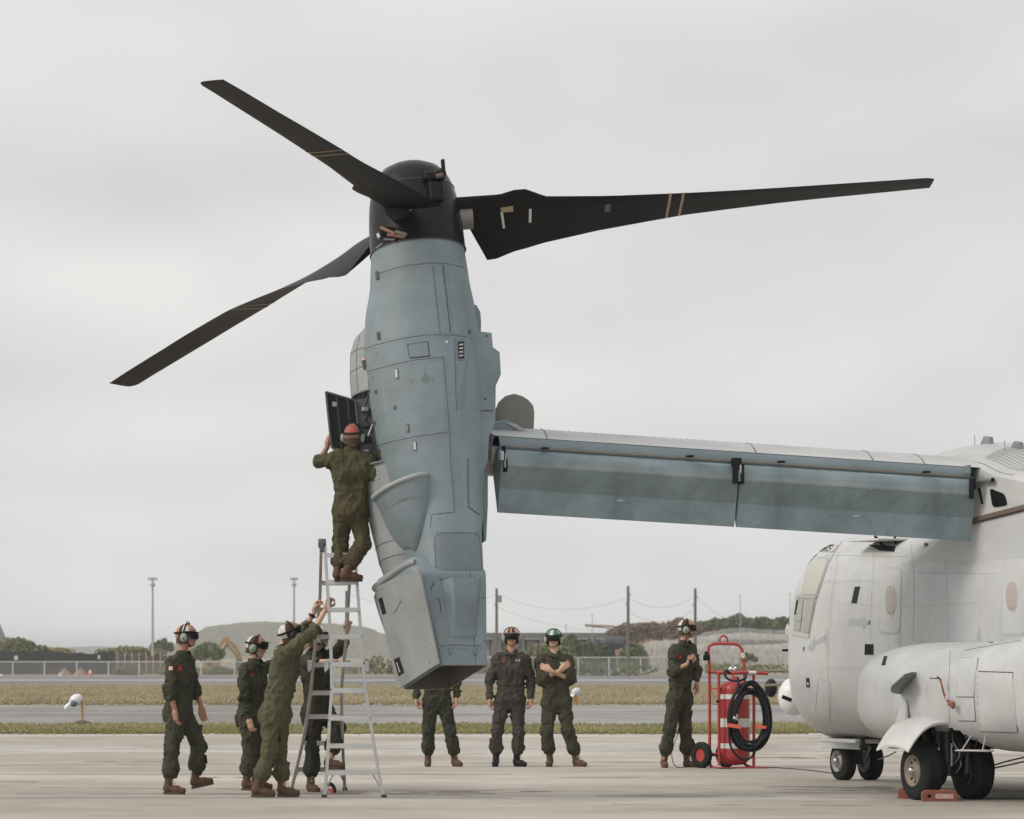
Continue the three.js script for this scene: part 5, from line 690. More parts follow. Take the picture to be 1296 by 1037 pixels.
    const d = part('gear_door', [sh(0), sh(-.025), gridGeo((a, b) => c1.getPoint(a).add(V(0, -.025 * b, 0)), 20, 1), gridGeo((a, b) => c2.getPoint(a).add(V(0, -.025 * b, 0)), 20, 1), gridGeo((a, b) => c1.getPoint(0).lerp(c2.getPoint(0), a).add(V(0, .05 * Math.sin(a * Math.PI) - .025 * b, 0)), 12, 1)], std([.66, .66, .65], .5, { map: wear2 }), spo); }
  { const a = onPlane(1217, 951, AM, [0, 0, -2.55], [0, 0, 1]), b = onPlane(1250, 949.5, AM, [0, 0, -2.35], [0, 0, 1]); part('small_door', new THREE.CapsuleGeometry(.07, .3, 4, 12).scale(1, 1, .18).rotateX(Math.PI / 2).rotateY(Math.PI / 2 + .6).translate((a.x + b.x) / 2, a.y + .005, (a.z + b.z) / 2), std([.5, .5, .49], .5), spo); part('door_strut', [rod(V(a.x, a.y, a.z), V(a.x - .03, a.y + .16, a.z + .1), .008, 5), rod(V(a.x - .35, a.y, a.z + .05), V(a.x - .35, a.y + .2, a.z + .1), .008, 5)], topM, spo); }
  sl([[1222, 932], [1225, 940], [1235, 946.5], [1237, 935.5], [1222, 932]], .006);
  part('drain', rod(V(-4.1, .5, -2.1), V(-4.1, .42, -2.1), .02, 6), dark2, spo);
}
// ---- landing gear
{
  const wheel = (x, z, R, w, parent, rimR, hubM, front) => {
    const wh = new THREE.Group(); wh.name = 'wheel'; const prof = [[rimR, -w * .42], [rimR * 1.1, -w * .5], [R * .82, -w * .5], [R * .95, -w * .42], [R, -w * .26]]; const full = [...prof]; for (const k of [-.22, -.2, -.18, -.02, 0, .02, .18, .2, .22]) full.push([R - (Math.abs(Math.abs(k) - .2) < .01 || k === 0 ? .012 : 0), w * k]); full.push(...prof.slice().reverse().map(p => [p[0], -p[1]]));
    const t = part('tyre', lathe(full, 48).rotateX(Math.PI / 2), rubber, parent); t.position.set(x, R * .985, z);
    const rim = [[0, -.05], [rimR * .25, -.055], [rimR * .32, -.03], [rimR * .5, -.02], [rimR * .62, .0], [rimR * .9, -.01], [rimR * .96, -.04], [rimR * 1.06, -.045], [rimR * 1.08, 0]];
    const rg = [lathe(rim, 40).rotateX(Math.PI / 2).scale(1, 1, 1).translate(0, 0, -w * .32), lathe(rim.map(p => [p[0], -p[1]]), 40).rotateX(Math.PI / 2).translate(0, 0, w * .32)];
    const rm = part('rim', rg, hubM, t); for (let i = 0; i < 8; i++) { const a = i / 8 * 6.283; part('lug', ball(.016, Math.cos(a) * rimR * .72, Math.sin(a) * rimR * .72, -w * .34 - .005, 1, 1, .6, 8), oily, t); } part('axle_cap', lathe([[0, -.03], [.03, -.028], [.045, 0], [.05, .04]], 16).rotateX(Math.PI / 2).translate(0, 0, -w * .34 - .05), steel, t);
    return t;
  };
  const tan = std([.25, .205, .16], .6), wht = std([.33, .33, .32], .5);
  const g = part('main_gear', [rod(V(-2.67, .31, -2.62), V(-2.67, .31, -2.08), .05, 12), rod(V(-2.67, .30, -2.33), V(-2.62, 1.1, -2.33), .085, 16), rod(V(-2.67, .25, -2.33), V(-2.66, .75, -2.33), .06, 14), bar(V(-2.62, .55, -2.33), V(-2.05, 1.0, -2.25), .09, .09), bar(V(-2.75, .33, -2.28), V(-2.92, .55, -2.30), .07, .05), bar(V(-2.92, .55, -2.30), V(-2.72, .78, -2.33), .07, .05), rod(V(-2.85, .28, -2.2), V(-2.85, .7, -2.2), .035, 10), rod(V(-2.55, .45, -2.45), V(-2.3, .95, -2.5), .03, 8)], oily, plane);
  { const r = mulberry(12); for (let i = 0; i < 12; i++) { const x = -2.67 + (r() - .7) * .3, y = .25 + r() * .5, z = -2.42 + r() * .2; part('brake_line', tube([V(x, y, z), V(x - .06, y + .1, z + .03), V(x - .02, y + .22, z - .02), V(x + .05, y + .35, z)], .010, 14, 6), i % 3 ? dark2 : steel, g); } 
    part('gear_strut', [rod(V(-2.73, .42, -2.28), V(-2.73, .72, -2.28), .028, 10)], steel, g); part('gear_strut', rod(V(-2.80, .36, -2.36), V(-2.81, .6, -2.36), .022, 10), steel, g); part('strut_collar', lathe([[.09, .72], [.12, .74], [.12, .82], [.09, .84]], 16).translate(-2.64, 0, -2.33), std([.45, .45, .43], .5), g); 
    part('brake', [lathe([[.04, -.05], [.15, -.05], [.16, .05], [.04, .05]], 24).rotateX(Math.PI / 2).translate(-2.67, .31, -2.17), lathe([[.04, -.05], [.15, -.05], [.16, .05], [.04, .05]], 24).rotateX(Math.PI / 2).translate(-2.67, .31, -2.47)], dark2, g); }
  { const w1 = wheel(-2.67, -2.64, .315, .225, g, .16, tan), w2 = wheel(-2.67, -2.03, .315, .225, g, .16, std([.2, .19, .17], .5)); }
  const n = part('nose_gear', [rod(V(3.84, .23, -.2), V(3.84, .23, .2), .04, 10), rod(V(3.84, .22, 0), V(3.78, .75, 0), .06, 14), bar(V(3.84, .35, 0), V(3.3, .62, 0), .06, .06), bar(V(3.95, .3, 0), V(4.0, .5, 0), .05, .04)], oily, plane);
  wheel(3.84, -.185, .237, .155, n, .125, wht); wheel(3.84, .185, .237, .155, n, .125, wht);
  part('nose_gear_door', [box(1.0, .22, .02, 3.55, .50, -.36, .006), box(.5, .06, .3, 4.2, .53, -.2, .01), box(.9, .05, .5, 3.0, .50, -.45, .02)], fusM, n);
  part('torque_link', [bar(V(3.7, .25, .02), V(3.55, .4, .02), .04, .03), bar(V(3.55, .4, .02), V(3.78, .5, .02), .04, .03)], steel, n);
}
// ---- nose fittings: sensor ball, probes
{
  const P = (px, py, d = 52.6) => at(px, py, d).applyMatrix4(AMi);
  const c = P(1005, 882), fl = part('sensor_turret', [ball(.0001, 0, 0, 0), new THREE.SphereGeometry(.215, 32, 24).scale(.92, 1.1, .92).translate(c.x, c.y, c.z)], std([.70, .71, .71], .35), plane); const l = P(986, 893, 52.2); part('turret_fitting', bar(P(990, 882, 52.0), P(1002, 887, 52.0), .05, .04), blackM, fl); part('turret_window', ball(.09, ...P(976, 871, 53.2).toArray(), .9, 1.3, .9), blk([.02, .02, .023], .4), fl);
  for (const [x0, y0, x1, y1, nm] of [[968.5, 849.5, 1000, 849, 'pitot_probe'], [969, 868, 999, 866, 'pitot_probe']]) part(nm, [rod(P(x0, y0), P(x1, y1), .014, 10, .02)], std([.24, .20, .16], .5), plane);
  part('aerial', bar(P(990, 823.5), P(1002, 823), .04, .03), blackM, plane); part('nose_bump', ball(.10, ...P(1004, 800, 52.0).toArray(), 1, 1.4, 1), fusM, plane); part('mirror', box(.06, .05, .05, ...P(1001, 790, 51.9).toArray(), .015), blackM, plane);
}
// ---------------------------------------------------------------- people: bodies meshed from smooth fields
function meshField(f, lo, hi, h) {
  const n = [0, 1, 2].map(i => Math.ceil((hi.getComponent(i) - lo.getComponent(i)) / h) + 1), [nx, ny, nz] = n, D = new Float32Array(nx * ny * nz).fill(1), B = 5, id = (x, y, z) => (z * ny + y) * nx + x;
  for (let z = 0; z < nz; z += B) for (let y = 0; y < ny; y += B) for (let x = 0; x < nx; x += B) {
    const c = f(lo.x + (x + B / 2) * h, lo.y + (y + B / 2) * h, lo.z + (z + B / 2) * h), far = Math.abs(c) > h * B * .9 + .035;
    for (let k = z; k < Math.min(z + B, nz); k++) for (let j = y; j < Math.min(y + B, ny); j++) for (let i = x; i < Math.min(x + B, nx); i++) D[id(i, j, k)] = far ? c : f(lo.x + i * h, lo.y + j * h, lo.z + k * h);
  }
  const VI = new Int32Array(nx * ny * nz).fill(-1), P = [], I = [];
  for (let z = 0; z < nz - 1; z++) for (let y = 0; y < ny - 1; y++) for (let x = 0; x < nx - 1; x++) {
    const v = [0, 1, 2, 3, 4, 5, 6, 7].map(k => D[id(x + (k & 1), y + (k >> 1 & 1), z + (k >> 2))]); let m = 0; for (let k = 0; k < 8; k++) if (v[k] < 0) m |= 1 << k; if (m === 0 || m === 255) continue;
    let sx = 0, sy = 0, sz = 0, c = 0; for (const [a, b] of EDG) { if ((v[a] < 0) === (v[b] < 0)) continue; const t = v[a] / (v[a] - v[b]); sx += (a & 1) + t * ((b & 1) - (a & 1)); sy += (a >> 1 & 1) + t * ((b >> 1 & 1) - (a >> 1 & 1)); sz += (a >> 2) + t * ((b >> 2) - (a >> 2)); c++; }
    VI[id(x, y, z)] = P.length / 3; P.push(lo.x + (x + sx / c) * h, lo.y + (y + sy / c) * h, lo.z + (z + sz / c) * h);
  }
  const q = (a, b, c, d, fl) => { if (a < 0 || b < 0 || c < 0 || d < 0) return; fl ? I.push(a, c, b, a, d, c) : I.push(a, b, c, a, c, d); };
  for (let z = 1; z < nz - 1; z++) for (let y = 1; y < ny - 1; y++) for (let x = 1; x < nx - 1; x++) {
    const s = D[id(x, y, z)] < 0;
    if (s !== D[id(x + 1, y, z)] < 0) q(VI[id(x, y, z)], VI[id(x, y - 1, z)], VI[id(x, y - 1, z - 1)], VI[id(x, y, z - 1)], s);
    if (s !== D[id(x, y + 1, z)] < 0) q(VI[id(x, y, z)], VI[id(x, y, z - 1)], VI[id(x - 1, y, z - 1)], VI[id(x - 1, y, z)], s);
    if (s !== D[id(x, y, z + 1)] < 0) q(VI[id(x, y, z)], VI[id(x - 1, y, z)], VI[id(x - 1, y - 1, z)], VI[id(x, y - 1, z)], s);
  }
  const g = new THREE.BufferGeometry(), U = new Float32Array(P.length / 3 * 2); for (let i = 0; i < P.length / 3; i++) { U[2 * i] = P[3 * i] + P[3 * i + 2]; U[2 * i + 1] = P[3 * i + 1]; }
  g.setAttribute('position', new THREE.Float32BufferAttribute(P, 3)); g.setAttribute('uv', new THREE.BufferAttribute(U, 2)); g.setIndex(I); g.computeVertexNormals(); return g;
}
const EDG = [[0, 1], [2, 3], [4, 5], [6, 7], [0, 2], [1, 3], [4, 6], [5, 7], [0, 4], [1, 5], [2, 6], [3, 7]];
const smin = (a, b, k) => { const h = Math.max(0, k - Math.abs(a - b)) / k; return Math.min(a, b) - h * h * k * .25; };
const cap = (a, b, r1, r2 = r1) => { const bx = b.x - a.x, by = b.y - a.y, bz = b.z - a.z, L = bx * bx + by * by + bz * bz + 1e-9; return (x, y, z) => { const px = x - a.x, py = y - a.y, pz = z - a.z, t = Math.max(0, Math.min(1, (px * bx + py * by + pz * bz) / L)); return Math.hypot(px - t * bx, py - t * by, pz - t * bz) - (r1 + (r2 - r1) * t); }; };
const ell = (c, r) => { const m = Math.min(r.x, r.y, r.z); return (x, y, z) => { const a = (x - c.x) / r.x, b = (y - c.y) / r.y, d = (z - c.z) / r.z, k = Math.hypot(a, b, d), k2 = Math.hypot(a / r.x, b / r.y, d / r.z); return k2 > 1e-6 ? k * (k - 1) / k2 : -m; }; };
const blend = (fs, k) => (x, y, z) => { let d = fs[0](x, y, z); for (let i = 1; i < fs.length; i++) d = smin(d, fs[i](x, y, z), k); return d; };
const bounds = (pts, pad) => { const b = new THREE.Box3().setFromPoints(pts); b.expandByScalar(pad); return [b.min, b.max]; };

// ---- hand: palm and five fingers, built along a direction with a palm normal
function handGeo(wr, dir, pn, side, curl, sc = 1, thumb = .5) {                      // side: +1 thumb towards dir x pn
  const d = dir.clone().normalize(), n = pn.clone().addScaledVector(d, -pn.dot(d)).normalize(), x = d.clone().cross(n).multiplyScalar(side);   // x: thumb side
  const L = (a, b, c) => wr.clone().addScaledVector(x, a * sc).addScaledVector(d, b * sc).addScaledVector(n, c * sc);
  const fs = [cap(L(0, -.03, 0), L(0, .03, 0), .026 * sc, .03 * sc)], pts = [L(0, -.05, 0)]; for (const t of [-.028, -.01, .01, .028]) fs.push(cap(L(t * .7, .02, 0), L(t, .088, .003), .019 * sc, .0165 * sc));
  const palm = blend(fs, .02); const fing = [];
  const F4 = [[.031, .078], [.0105, .088], [-.0105, .082], [-.031, .064]];
  F4.forEach(([t, len], i) => { let p = L(t, .090, .003), ang = curl * .5 + i * .04; const seg = [.46, .31, .23]; seg.forEach((s, k) => { const q = p.clone().addScaledVector(d, Math.cos(ang) * len * s * sc).addScaledVector(n, Math.sin(ang) * len * s * sc).addScaledVector(x, (t * .12) * s * sc); fing.push(cap(p, q, (.0105 - k * .0012) * sc, (.0098 - k * .0014) * sc)); pts.push(q); p = q; ang += curl * (k ? .7 : 1); }); });
  { let p = L(.026, .030, .006), q = L(.052, .062, .014 + thumb * .03), r = L(.052 - thumb * .022, .088, .022 + thumb * .05); fing.push(cap(p, q, .0155 * sc, .0125 * sc), cap(q, r, .0125 * sc, .0095 * sc)); pts.push(q, r); }
  const f = (X, Y, Z) => { let v = palm(X, Y, Z); for (const g of fing) v = smin(v, g(X, Y, Z), .006); return v; };
  for (const t of [-.04, .04]) pts.push(L(t, .09, 0)); return meshField(f, ...bounds(pts, .03), .0052);
}
// ---- materials
const clothTex = (seed) => { const a = wrapFbm(seed, 5, 6), b = wrapFbm(seed + 40, 60, 2); return tex(256, (u, v) => { const k = .78 + .36 * a(u, v) + .10 * (b(u, v) - .5); return [k, k, k * (.97 + .05 * a(v, u))].map(x => Math.min(1, x * .92)); }); };
const ct1 = clothTex(311); ct1.repeat.set(1.3, 1.3); const weave = tex(128, (u, v) => { const k = .5 + .25 * Math.sin(u * 6.283 * 32) + .25 * Math.sin(v * 6.283 * 32); return [k, k, k]; }, false); weave.repeat.set(4, 4);
const cloth = c => new THREE.MeshPhysicalMaterial({ color: rgb(...c), roughness: .92, specularIntensity: .35, map: ct1, bumpMap: weave, bumpScale: .0012, side: THREE.DoubleSide });
const greenA = cloth([.066, .066, .046]), greenB = cloth([.104, .101, .060]), greenC = cloth([.052, .053, .038]), brownS = cloth([.070, .062, .053]), oliveP = cloth([.088, .084, .048]); oliveP.vertexColors = true;
const skinA = std([.42, .235, .155], .55), skinB = std([.50, .31, .22], .55), skinC = std([.36, .19, .125], .55), bootM = std([.115, .062, .034], .85, { map: ct1 }), bootBlk = blk([.016, .017, .022], .6), soleM = std([.075, .048, .032], .85), capTan = std([.40, .25, .16], .75), capDark = cloth([.10, .062, .042]), shellTan = std([.36, .195, .115], .45), shellW = std([.52, .50, .465], .45), shellG = std([.05, .155, .085], .4), cupG = std([.25, .32, .25], .55), cupB = blk([.03, .033, .04], .45), gogM = blk([.012, .012, .016], .12), strapM = blk([.02, .02, .02], .8), tapeM = std([.66, .68, .68], .35), redM = std([.52, .065, .035], .7), pinkM = std([.55, .35, .32], .7), lipM = std([.36, .16, .12], .5), watchM = blk([.02, .02, .022], .3);

function person(o) {
  const d = depthOf(o.foot[1]) + (o.dd || 0), base = V((o.foot[0] - 648) * d / F, o.lift || 0, -d), J = (p) => at(p[0], p[1], d - (p[2] || 0)).sub(base);
  const g = thing('person', o.label, 'person', base);
  const j = {}; for (const [k, p] of Object.entries(o.j)) j[k] = J(p);
  const mid = (a, b, t = .5) => a.clone().lerp(b, t), S = o.girth || 1;
  const face = V(...o.face).normalize(), hc = j.head;
  // ---- torso of the suit
  const sL = mid(j.shL, j.neck, .22), sR = mid(j.shR, j.neck, .22), pel = mid(j.hipL, j.hipR), chest = mid(mid(j.shL, j.shR), pel, .24), waist = mid(mid(j.shL, j.shR), pel, .66), fw = V(...(o.front || o.face)).setY(0).normalize();
  const across = j.shR.clone().sub(j.shL).setY(0).normalize();
  const w = .145 * S, cl = chest.clone().addScaledVector(across, -.085 * S), cr = chest.clone().addScaledVector(across, .085 * S), wl = waist.clone().addScaledVector(across, -.065 * S), wr = waist.clone().addScaledVector(across, .065 * S);
  const torso = [cap(sL, cl, .078, .110 * S), cap(sR, cr, .078, .110 * S), cap(cl, wl, .110 * S, .100 * S), cap(cr, wr, .110 * S, .100 * S), cap(wl, mid(j.hipL, pel, .25), .100 * S, .116 * S), cap(wr, mid(j.hipR, pel, .25), .100 * S, .116 * S), cap(j.neck.clone().add(V(0, -.03, 0)), chest, .062, .11), ell(pel.clone().addScaledVector(fw, -.055 * (o.seat ?? 1)).add(V(0, -.02, 0)), V(.13, .13, .13).multiplyScalar(S)), cap(j.shL, j.shR, .072, .072)];
  const T = blend(torso, .06);
  const sleeve = (sh, el, wr_, roll) => { const e = roll ? mid(el, wr_, roll) : wr_.clone().lerp(el, .06); const fs = [cap(sh, el, .072 * S, .057), cap(el, e, .057, roll ? .053 : .045)]; if (roll) fs.push(cap(e.clone().lerp(el, .12), e, .058, .060)); return blend(fs, .03); };
  const aL = sleeve(j.shL, j.elL, j.wrL, o.rollL), aR = sleeve(j.shR, j.elR, j.wrR, o.rollR);
  const leg = (hip, kn, an) => blend([cap(hip, kn, .108 * S, .074), cap(kn, mid(kn, an, .55), .072, .068), cap(mid(kn, an, .40), mid(kn, an, .64), .068, .072), cap(mid(kn, an, .6), mid(kn, an, .71), .072, .060)], .05);
  const lL = leg(j.hipL, j.knL, j.anL), lR = leg(j.hipR, j.knR, j.anR);
  const creases = []; const cr1 = (p, ax, A, fr, R) => creases.push([p, ax, A, fr, R]);
  for (const [a, b, c, A] of [[j.shL, j.elL, j.wrL, .008], [j.shR, j.elR, j.wrR, .008], [j.hipL, j.knL, j.anL, .010], [j.hipR, j.knR, j.anR, .010]]) { cr1(b, c.clone().sub(a).normalize(), A, 95, .14); cr1(mid(b, c, .86), c.clone().sub(b).normalize(), A * .9, 120, .11); cr1(mid(a, b, .12), b.clone().sub(a).normalize().add(V(.5, 0, .3)), A * .8, 80, .16); }
  cr1(waist, V(.1, 1, .1), .009, 85, .17); cr1(pel.clone().add(V(0, -.1, 0)), V(.7, .7, 0), .008, 90, .15);
  const sd = o.foot[0] * .37;
  const fold = (x, y, z) => { let v = .007 * n3(x * 7 + sd, y * 5, z * 7) + .006 * n3(x * 15, y * 11 + sd, z * 15); const r = 1 - Math.abs(n3(x * 6.5, y * 4.2 + sd, z * 6.5)); v += .018 * r * r * r * r - .003; const r2 = 1 - Math.abs(n3(x * 12 + 9, y * 6 + x * 5 + sd, z * 12)); v += .007 * r2 * r2 * r2 - .002; for (const [p, a, A, fr, R] of creases) { const dx = x - p.x, dy = y - p.y, dz = z - p.z, q = (dx * dx + dy * dy + dz * dz) / (R * R); if (q < 3) v += A * Math.exp(-q * 1.6) * Math.sin((dx * a.x + dy * a.y + dz * a.z) * fr + 5 * n3(x * 5, y * 5, z * 5 + sd)); } return v; };
  const beltR = .03;
  const suit = (x, y, z) => { let v = T(x, y, z); v = smin(v, Math.min(lL(x, y, z), 9), .05); v = smin(v, lR(x, y, z), .05); const q = smin(aL(x, y, z), 9, .01); v = smin(v, q, .028); v = smin(v, aR(x, y, z), .028); if (Math.abs(v) < .05) { v -= fold(x, y, z); const wy = y - waist.y; v += .010 * Math.exp(-(wy * wy) / (.018 * .018)); } return v; };
  const pts = [j.neck, j.shL, j.shR, j.elL, j.elR, mid(j.elL, j.wrL, o.rollL || 1), mid(j.elR, j.wrR, o.rollR || 1), j.knL, j.knR, mid(j.knL, j.anL, .9), mid(j.knR, j.anR, .9), pel, chest];
  // ---- the body itself, one surface from head to foot
  const hz = face, hx = V(0, 1, 0).cross(hz).normalize(), hy = hz.clone().cross(hx).normalize(), HM = new THREE.Matrix4().makeBasis(hx, hy, hz).setPosition(hc), HI = HM.clone().invert(), hl = (x, y, z) => V(x, y, z).applyMatrix4(HM);
  const neckLoc = j.neck.clone().applyMatrix4(HI);
  const hf = [ell(V(0, .012, -.012), V(.074, .092, .092)), ell(V(0, -.045, .022), V(.060, .078, .066)), ell(V(0, -.082, .040), V(.046, .036, .046)), cap(V(0, -.102, .062), V(0, -.098, .066), .020)];
  const skull = blend(hf, .03), feats = [[cap(V(0, -.008, .092), V(0, -.040, .108), .010, .015), .012], [cap(V(.014, -.044, .094), V(-.014, -.044, .094), .009), .01], [cap(V(-.018, -.068, .086), V(.018, -.068, .086), .010), .014], [cap(V(-.034, .012, .076), V(.034, .012, .076), .013), .02], [ell(V(.042, -.038, .058), V(.02, .022, .02)), .02], [ell(V(-.042, -.038, .058), V(.02, .022, .02)), .02], [ell(V(.074, -.015, -.005), V(.010, .032, .02)), .01], [ell(V(-.074, -.015, -.005), V(.010, .032, .02)), .01]];
  const eyeS = [ell(V(.031, -.008, .088), V(.016, .010, .014)), ell(V(-.031, -.008, .088), V(.016, .010, .014))], nk = cap(V(0, -.07, -.018), neckLoc, .052, .060);
  const headF = (x, y, z) => { let v = skull(x, y, z); for (const [f, k] of feats) v = smin(v, f(x, y, z), k); for (const e of eyeS) v = Math.max(v, -e(x, y, z) * .8); v = smin(v, nk(x, y, z), .03); return v; };
  const hg = meshField(headF, ...bounds([V(-.09, -.13, -.12), V(.09, .12, .13), neckLoc], .03), .0065).applyMatrix4(HM);
  const thin = (x, y, z) => { let v = blendBody(x, y, z); return v; };
  const bl = [...torso.slice(0, 7).map(f => (x, y, z) => f(x, y, z) + .045), cap(j.shL, j.elL, .040, .034), cap(j.elL, j.wrL, .036, .028), cap(j.shR, j.elR, .040, .034), cap(j.elR, j.wrR, .036, .028), cap(j.hipL, j.knL, .07, .05), cap(j.knL, j.anL, .05, .036), cap(j.hipR, j.knR, .07, .05), cap(j.knR, j.anR, .05, .036), cap(j.neck, hl(0, -.05, -.015), .058, .05)], blendBody = blend(bl, .025);
  const bg = meshField(thin, ...bounds([...pts, j.wrL, j.wrR, j.anL, j.anR, hc], .12), .016);
  const hands = []; for (const k of ['L', 'R']) { const h = o['hand' + k]; if (!h) continue; const wr_ = j['wr' + k], el = j['el' + k], dir = h.dir ? V(...h.dir) : wr_.clone().sub(el); hands.push(handGeo(wr_.clone().addScaledVector(dir.clone().normalize(), .022), dir, V(...h.n), h.side ?? 1, h.curl ?? .45, 1.0, h.thumb ?? .4)); }
  const body = part('body', [hg, bg, ...hands], o.skin, g);
  part('lips', [ball(.02, 0, -.0645, .096, 1, .22, .3, 10), ball(.018, 0, -.071, .095, 1, .25, .35, 10)].map(q => q.applyMatrix4(HM)), lipM, body); for (const s of [1, -1]) part('eye', ball(.0115, .031 * s, -.008, .0765, 1.1, .8, .8, 10).applyMatrix4(HM), std([.16, .13, .11], .2), body);
  // ---- clothes
  const sgeo = meshField(suit, ...bounds(pts, .17), .0115); if (o.worn) { const P = sgeo.attributes.position, C = new Float32Array(P.count * 3); for (let i = 0; i < P.count; i++) { const x = P.getX(i), y = P.getY(i), z = P.getZ(i), t = sm(-.03, .05, waist.y - y + .05 * n3(x * 9, y * 9, z * 9)) * (.55 + .45 * n3(x * 6, y * 6, z * 6 + 4)); C.set([lerp(1, 1.02, t), lerp(1, .82, t), lerp(1, .9, t)], 3 * i); } sgeo.setAttribute('color', new THREE.BufferAttribute(C, 3)); }
  const sg = part('flight_suit', sgeo, o.suit, g);
  const hit = (from, dir) => { const p = from.clone(); const u = dir.clone().normalize(); p.addScaledVector(u, .45); for (let i = 0; i < 80; i++) { const v = suit(p.x, p.y, p.z); if (v < .0015) break; p.addScaledVector(u, -Math.max(.002, v * .7)); } const e = .012, n = V(suit(p.x + e, p.y, p.z) - suit(p.x - e, p.y, p.z), suit(p.x, p.y + e, p.z) - suit(p.x, p.y - e, p.z), suit(p.x, p.y, p.z + e) - suit(p.x, p.y, p.z - e)).normalize(); return [p, n]; };
  const badge = (from, dir, w_, h_, m, nm, tilt_ = 0) => { const [p, n] = hit(from, dir); let x = V(0, 1, 0).cross(n).normalize(), y = n.clone().cross(x); const M = new THREE.Matrix4().makeBasis(x, y, n).setPosition(p.addScaledVector(n, .003)); return part(nm, new RoundedBoxGeometry(w_, h_, .012, 2, .005).rotateZ(tilt_).applyMatrix4(M), m, sg); };
  { const sideV = across.clone(); const c1 = chest.clone().add(V(0, .08, 0));
    if (o.patches) for (const [sx, up, kind] of o.patches) { const from = c1.clone().addScaledVector(sideV, sx).add(V(0, up, 0)); const dirv = o.prof ? fw.clone().multiplyScalar(.55).addScaledVector(sideV, s0(sx) * .85) : fw.clone().addScaledVector(sideV, sx * 1.2); if (kind === 'red') { badge(from, dirv, .078, .095, std([.13, .03, .025], .8), 'chest_patch'); badge(from.clone().add(V(0, 0, 0)), dirv, .05, .03, redM, 'patch_mark', .7).position.addScaledVector(fw, .003); badge(from, dirv, .05, .022, redM, 'patch_mark', -.7).position.addScaledVector(fw, .004); } else if (kind === 'brown') { badge(from, dirv, .07, .085, std([.13, .07, .045], .8), 'chest_patch'); badge(from.clone().add(V(0, -.01, 0)), dirv, .04, .035, std([.22, .11, .06], .8), 'patch_mark').position.addScaledVector(fw, .003); } else { badge(from, dirv, .085, .045, std([.09, .09, .085], .7), 'name_tag'); for (const q of [-.022, .018]) badge(from.clone().addScaledVector(sideV, q), dirv, .018, .016, tapeM, 'tag_wing').position.addScaledVector(fw, .004); } }
    if (o.zip !== 0) { const zp = []; for (let i = 0; i <= 9; i++) { const [p, n] = hit(mid(j.neck.clone().add(V(0, -.05, 0)), pel, i / 9), fw); zp.push(p.addScaledVector(n, .001)); } part('zip', tube(zp, .0055, 40, 6), std([.035, .036, .03], .6), sg); }
    if (o.shoulderPatch) badge(mid(o.shoulderPatch === 'R' ? j.shR : j.shL, o.shoulderPatch === 'R' ? j.elR : j.elL, .2), V(-.15, .25, 1), .05, .06, pinkM, 'shoulder_patch');
    // collar, and thigh and shin pockets
    const cn = j.neck.clone().addScaledVector(fw, .012); const up = hl(0, -.08, -.02).sub(j.neck).normalize();
    part('collar', gridGeo((a, b) => { const t = a * 6.2832, open = Math.pow(Math.max(0, Math.cos(t)), 6); const r = .074 + .020 * b + .004 * Math.sin(t * 3 + sd); return cn.clone().addScaledVector(fw, Math.cos(t) * r + .02 * open).addScaledVector(across, Math.sin(t) * r * 1.05).addScaledVector(up, (.05 - .075 * b * (1 - open * .0)) * (1 - open * .75) - .03 * open); }, 40, 5), o.suit, sg);
    if (o.pockets !== 0) for (const k of ['L', 'R']) { const s = k === 'L' ? -1 : 1, hp = j['hip' + k], kn = j['kn' + k], an = j['an' + k]; const dv = fw.clone().multiplyScalar(1).addScaledVector(across, s * .55); badge(mid(hp, kn, .55), dv, .09, .14, o.suit, 'thigh_pocket'); badge(mid(kn, an, .42), dv, .07, .10, o.suit, 'shin_pocket'); }
  }
  // ---- boots
  for (const k of ['L', 'R']) { const an = j['an' + k], toe = j['toe' + k], kn = j['kn' + k], bd = toe.clone().sub(an); const up = o['up' + k] ? V(...o['up' + k]).normalize() : V(0, 1, 0); bd.addScaledVector(up, -bd.dot(up)).normalize(); const sx = up.clone().cross(bd).normalize(); const floor = -.105; const P = (a, b, c) => an.clone().addScaledVector(sx, a).addScaledVector(up, b).addScaledVector(bd, c);
    const upper = blend([cap(P(0, 0, -.008).addScaledVector(kn.clone().sub(an).normalize(), .17), P(0, -.03, -.012), .049, .043), cap(P(0, -.058, -.028), P(0, -.064, .08), .041, .038), cap(P(-.010, -.068, .09), P(-.010, -.076, .160), .032, .027), cap(P(.012, -.068, .09), P(.012, -.076, .155), .032, .027)], .035);
    const loc = new THREE.Matrix4().makeBasis(sx, up, bd).setPosition(an).invert(); const tv = V(0, 0, 0);
    const cut = (x, y, z) => { tv.set(x, y, z).applyMatrix4(loc); return Math.max(upper(x, y, z) - .0025 * Math.sin(tv.y * 190) * (tv.z > .03 ? 1 : .2), -(tv.y + .098)); };
    const b = part('boot', meshField(cut, ...bounds([P(0, .19, 0), P(0, -.1, -.07), P(0, -.1, .2), P(.06, 0, 0), P(-.06, 0, 0)], .03), .009), o.boots || bootM, g);
    const sh = []; for (let i = 0; i < 28; i++) { const t = i / 28 * 6.2832, c = Math.cos(t), s = Math.sin(t); sh.push(new THREE.Vector2(s * (.037 + .007 * c), .058 + c * .126)); }
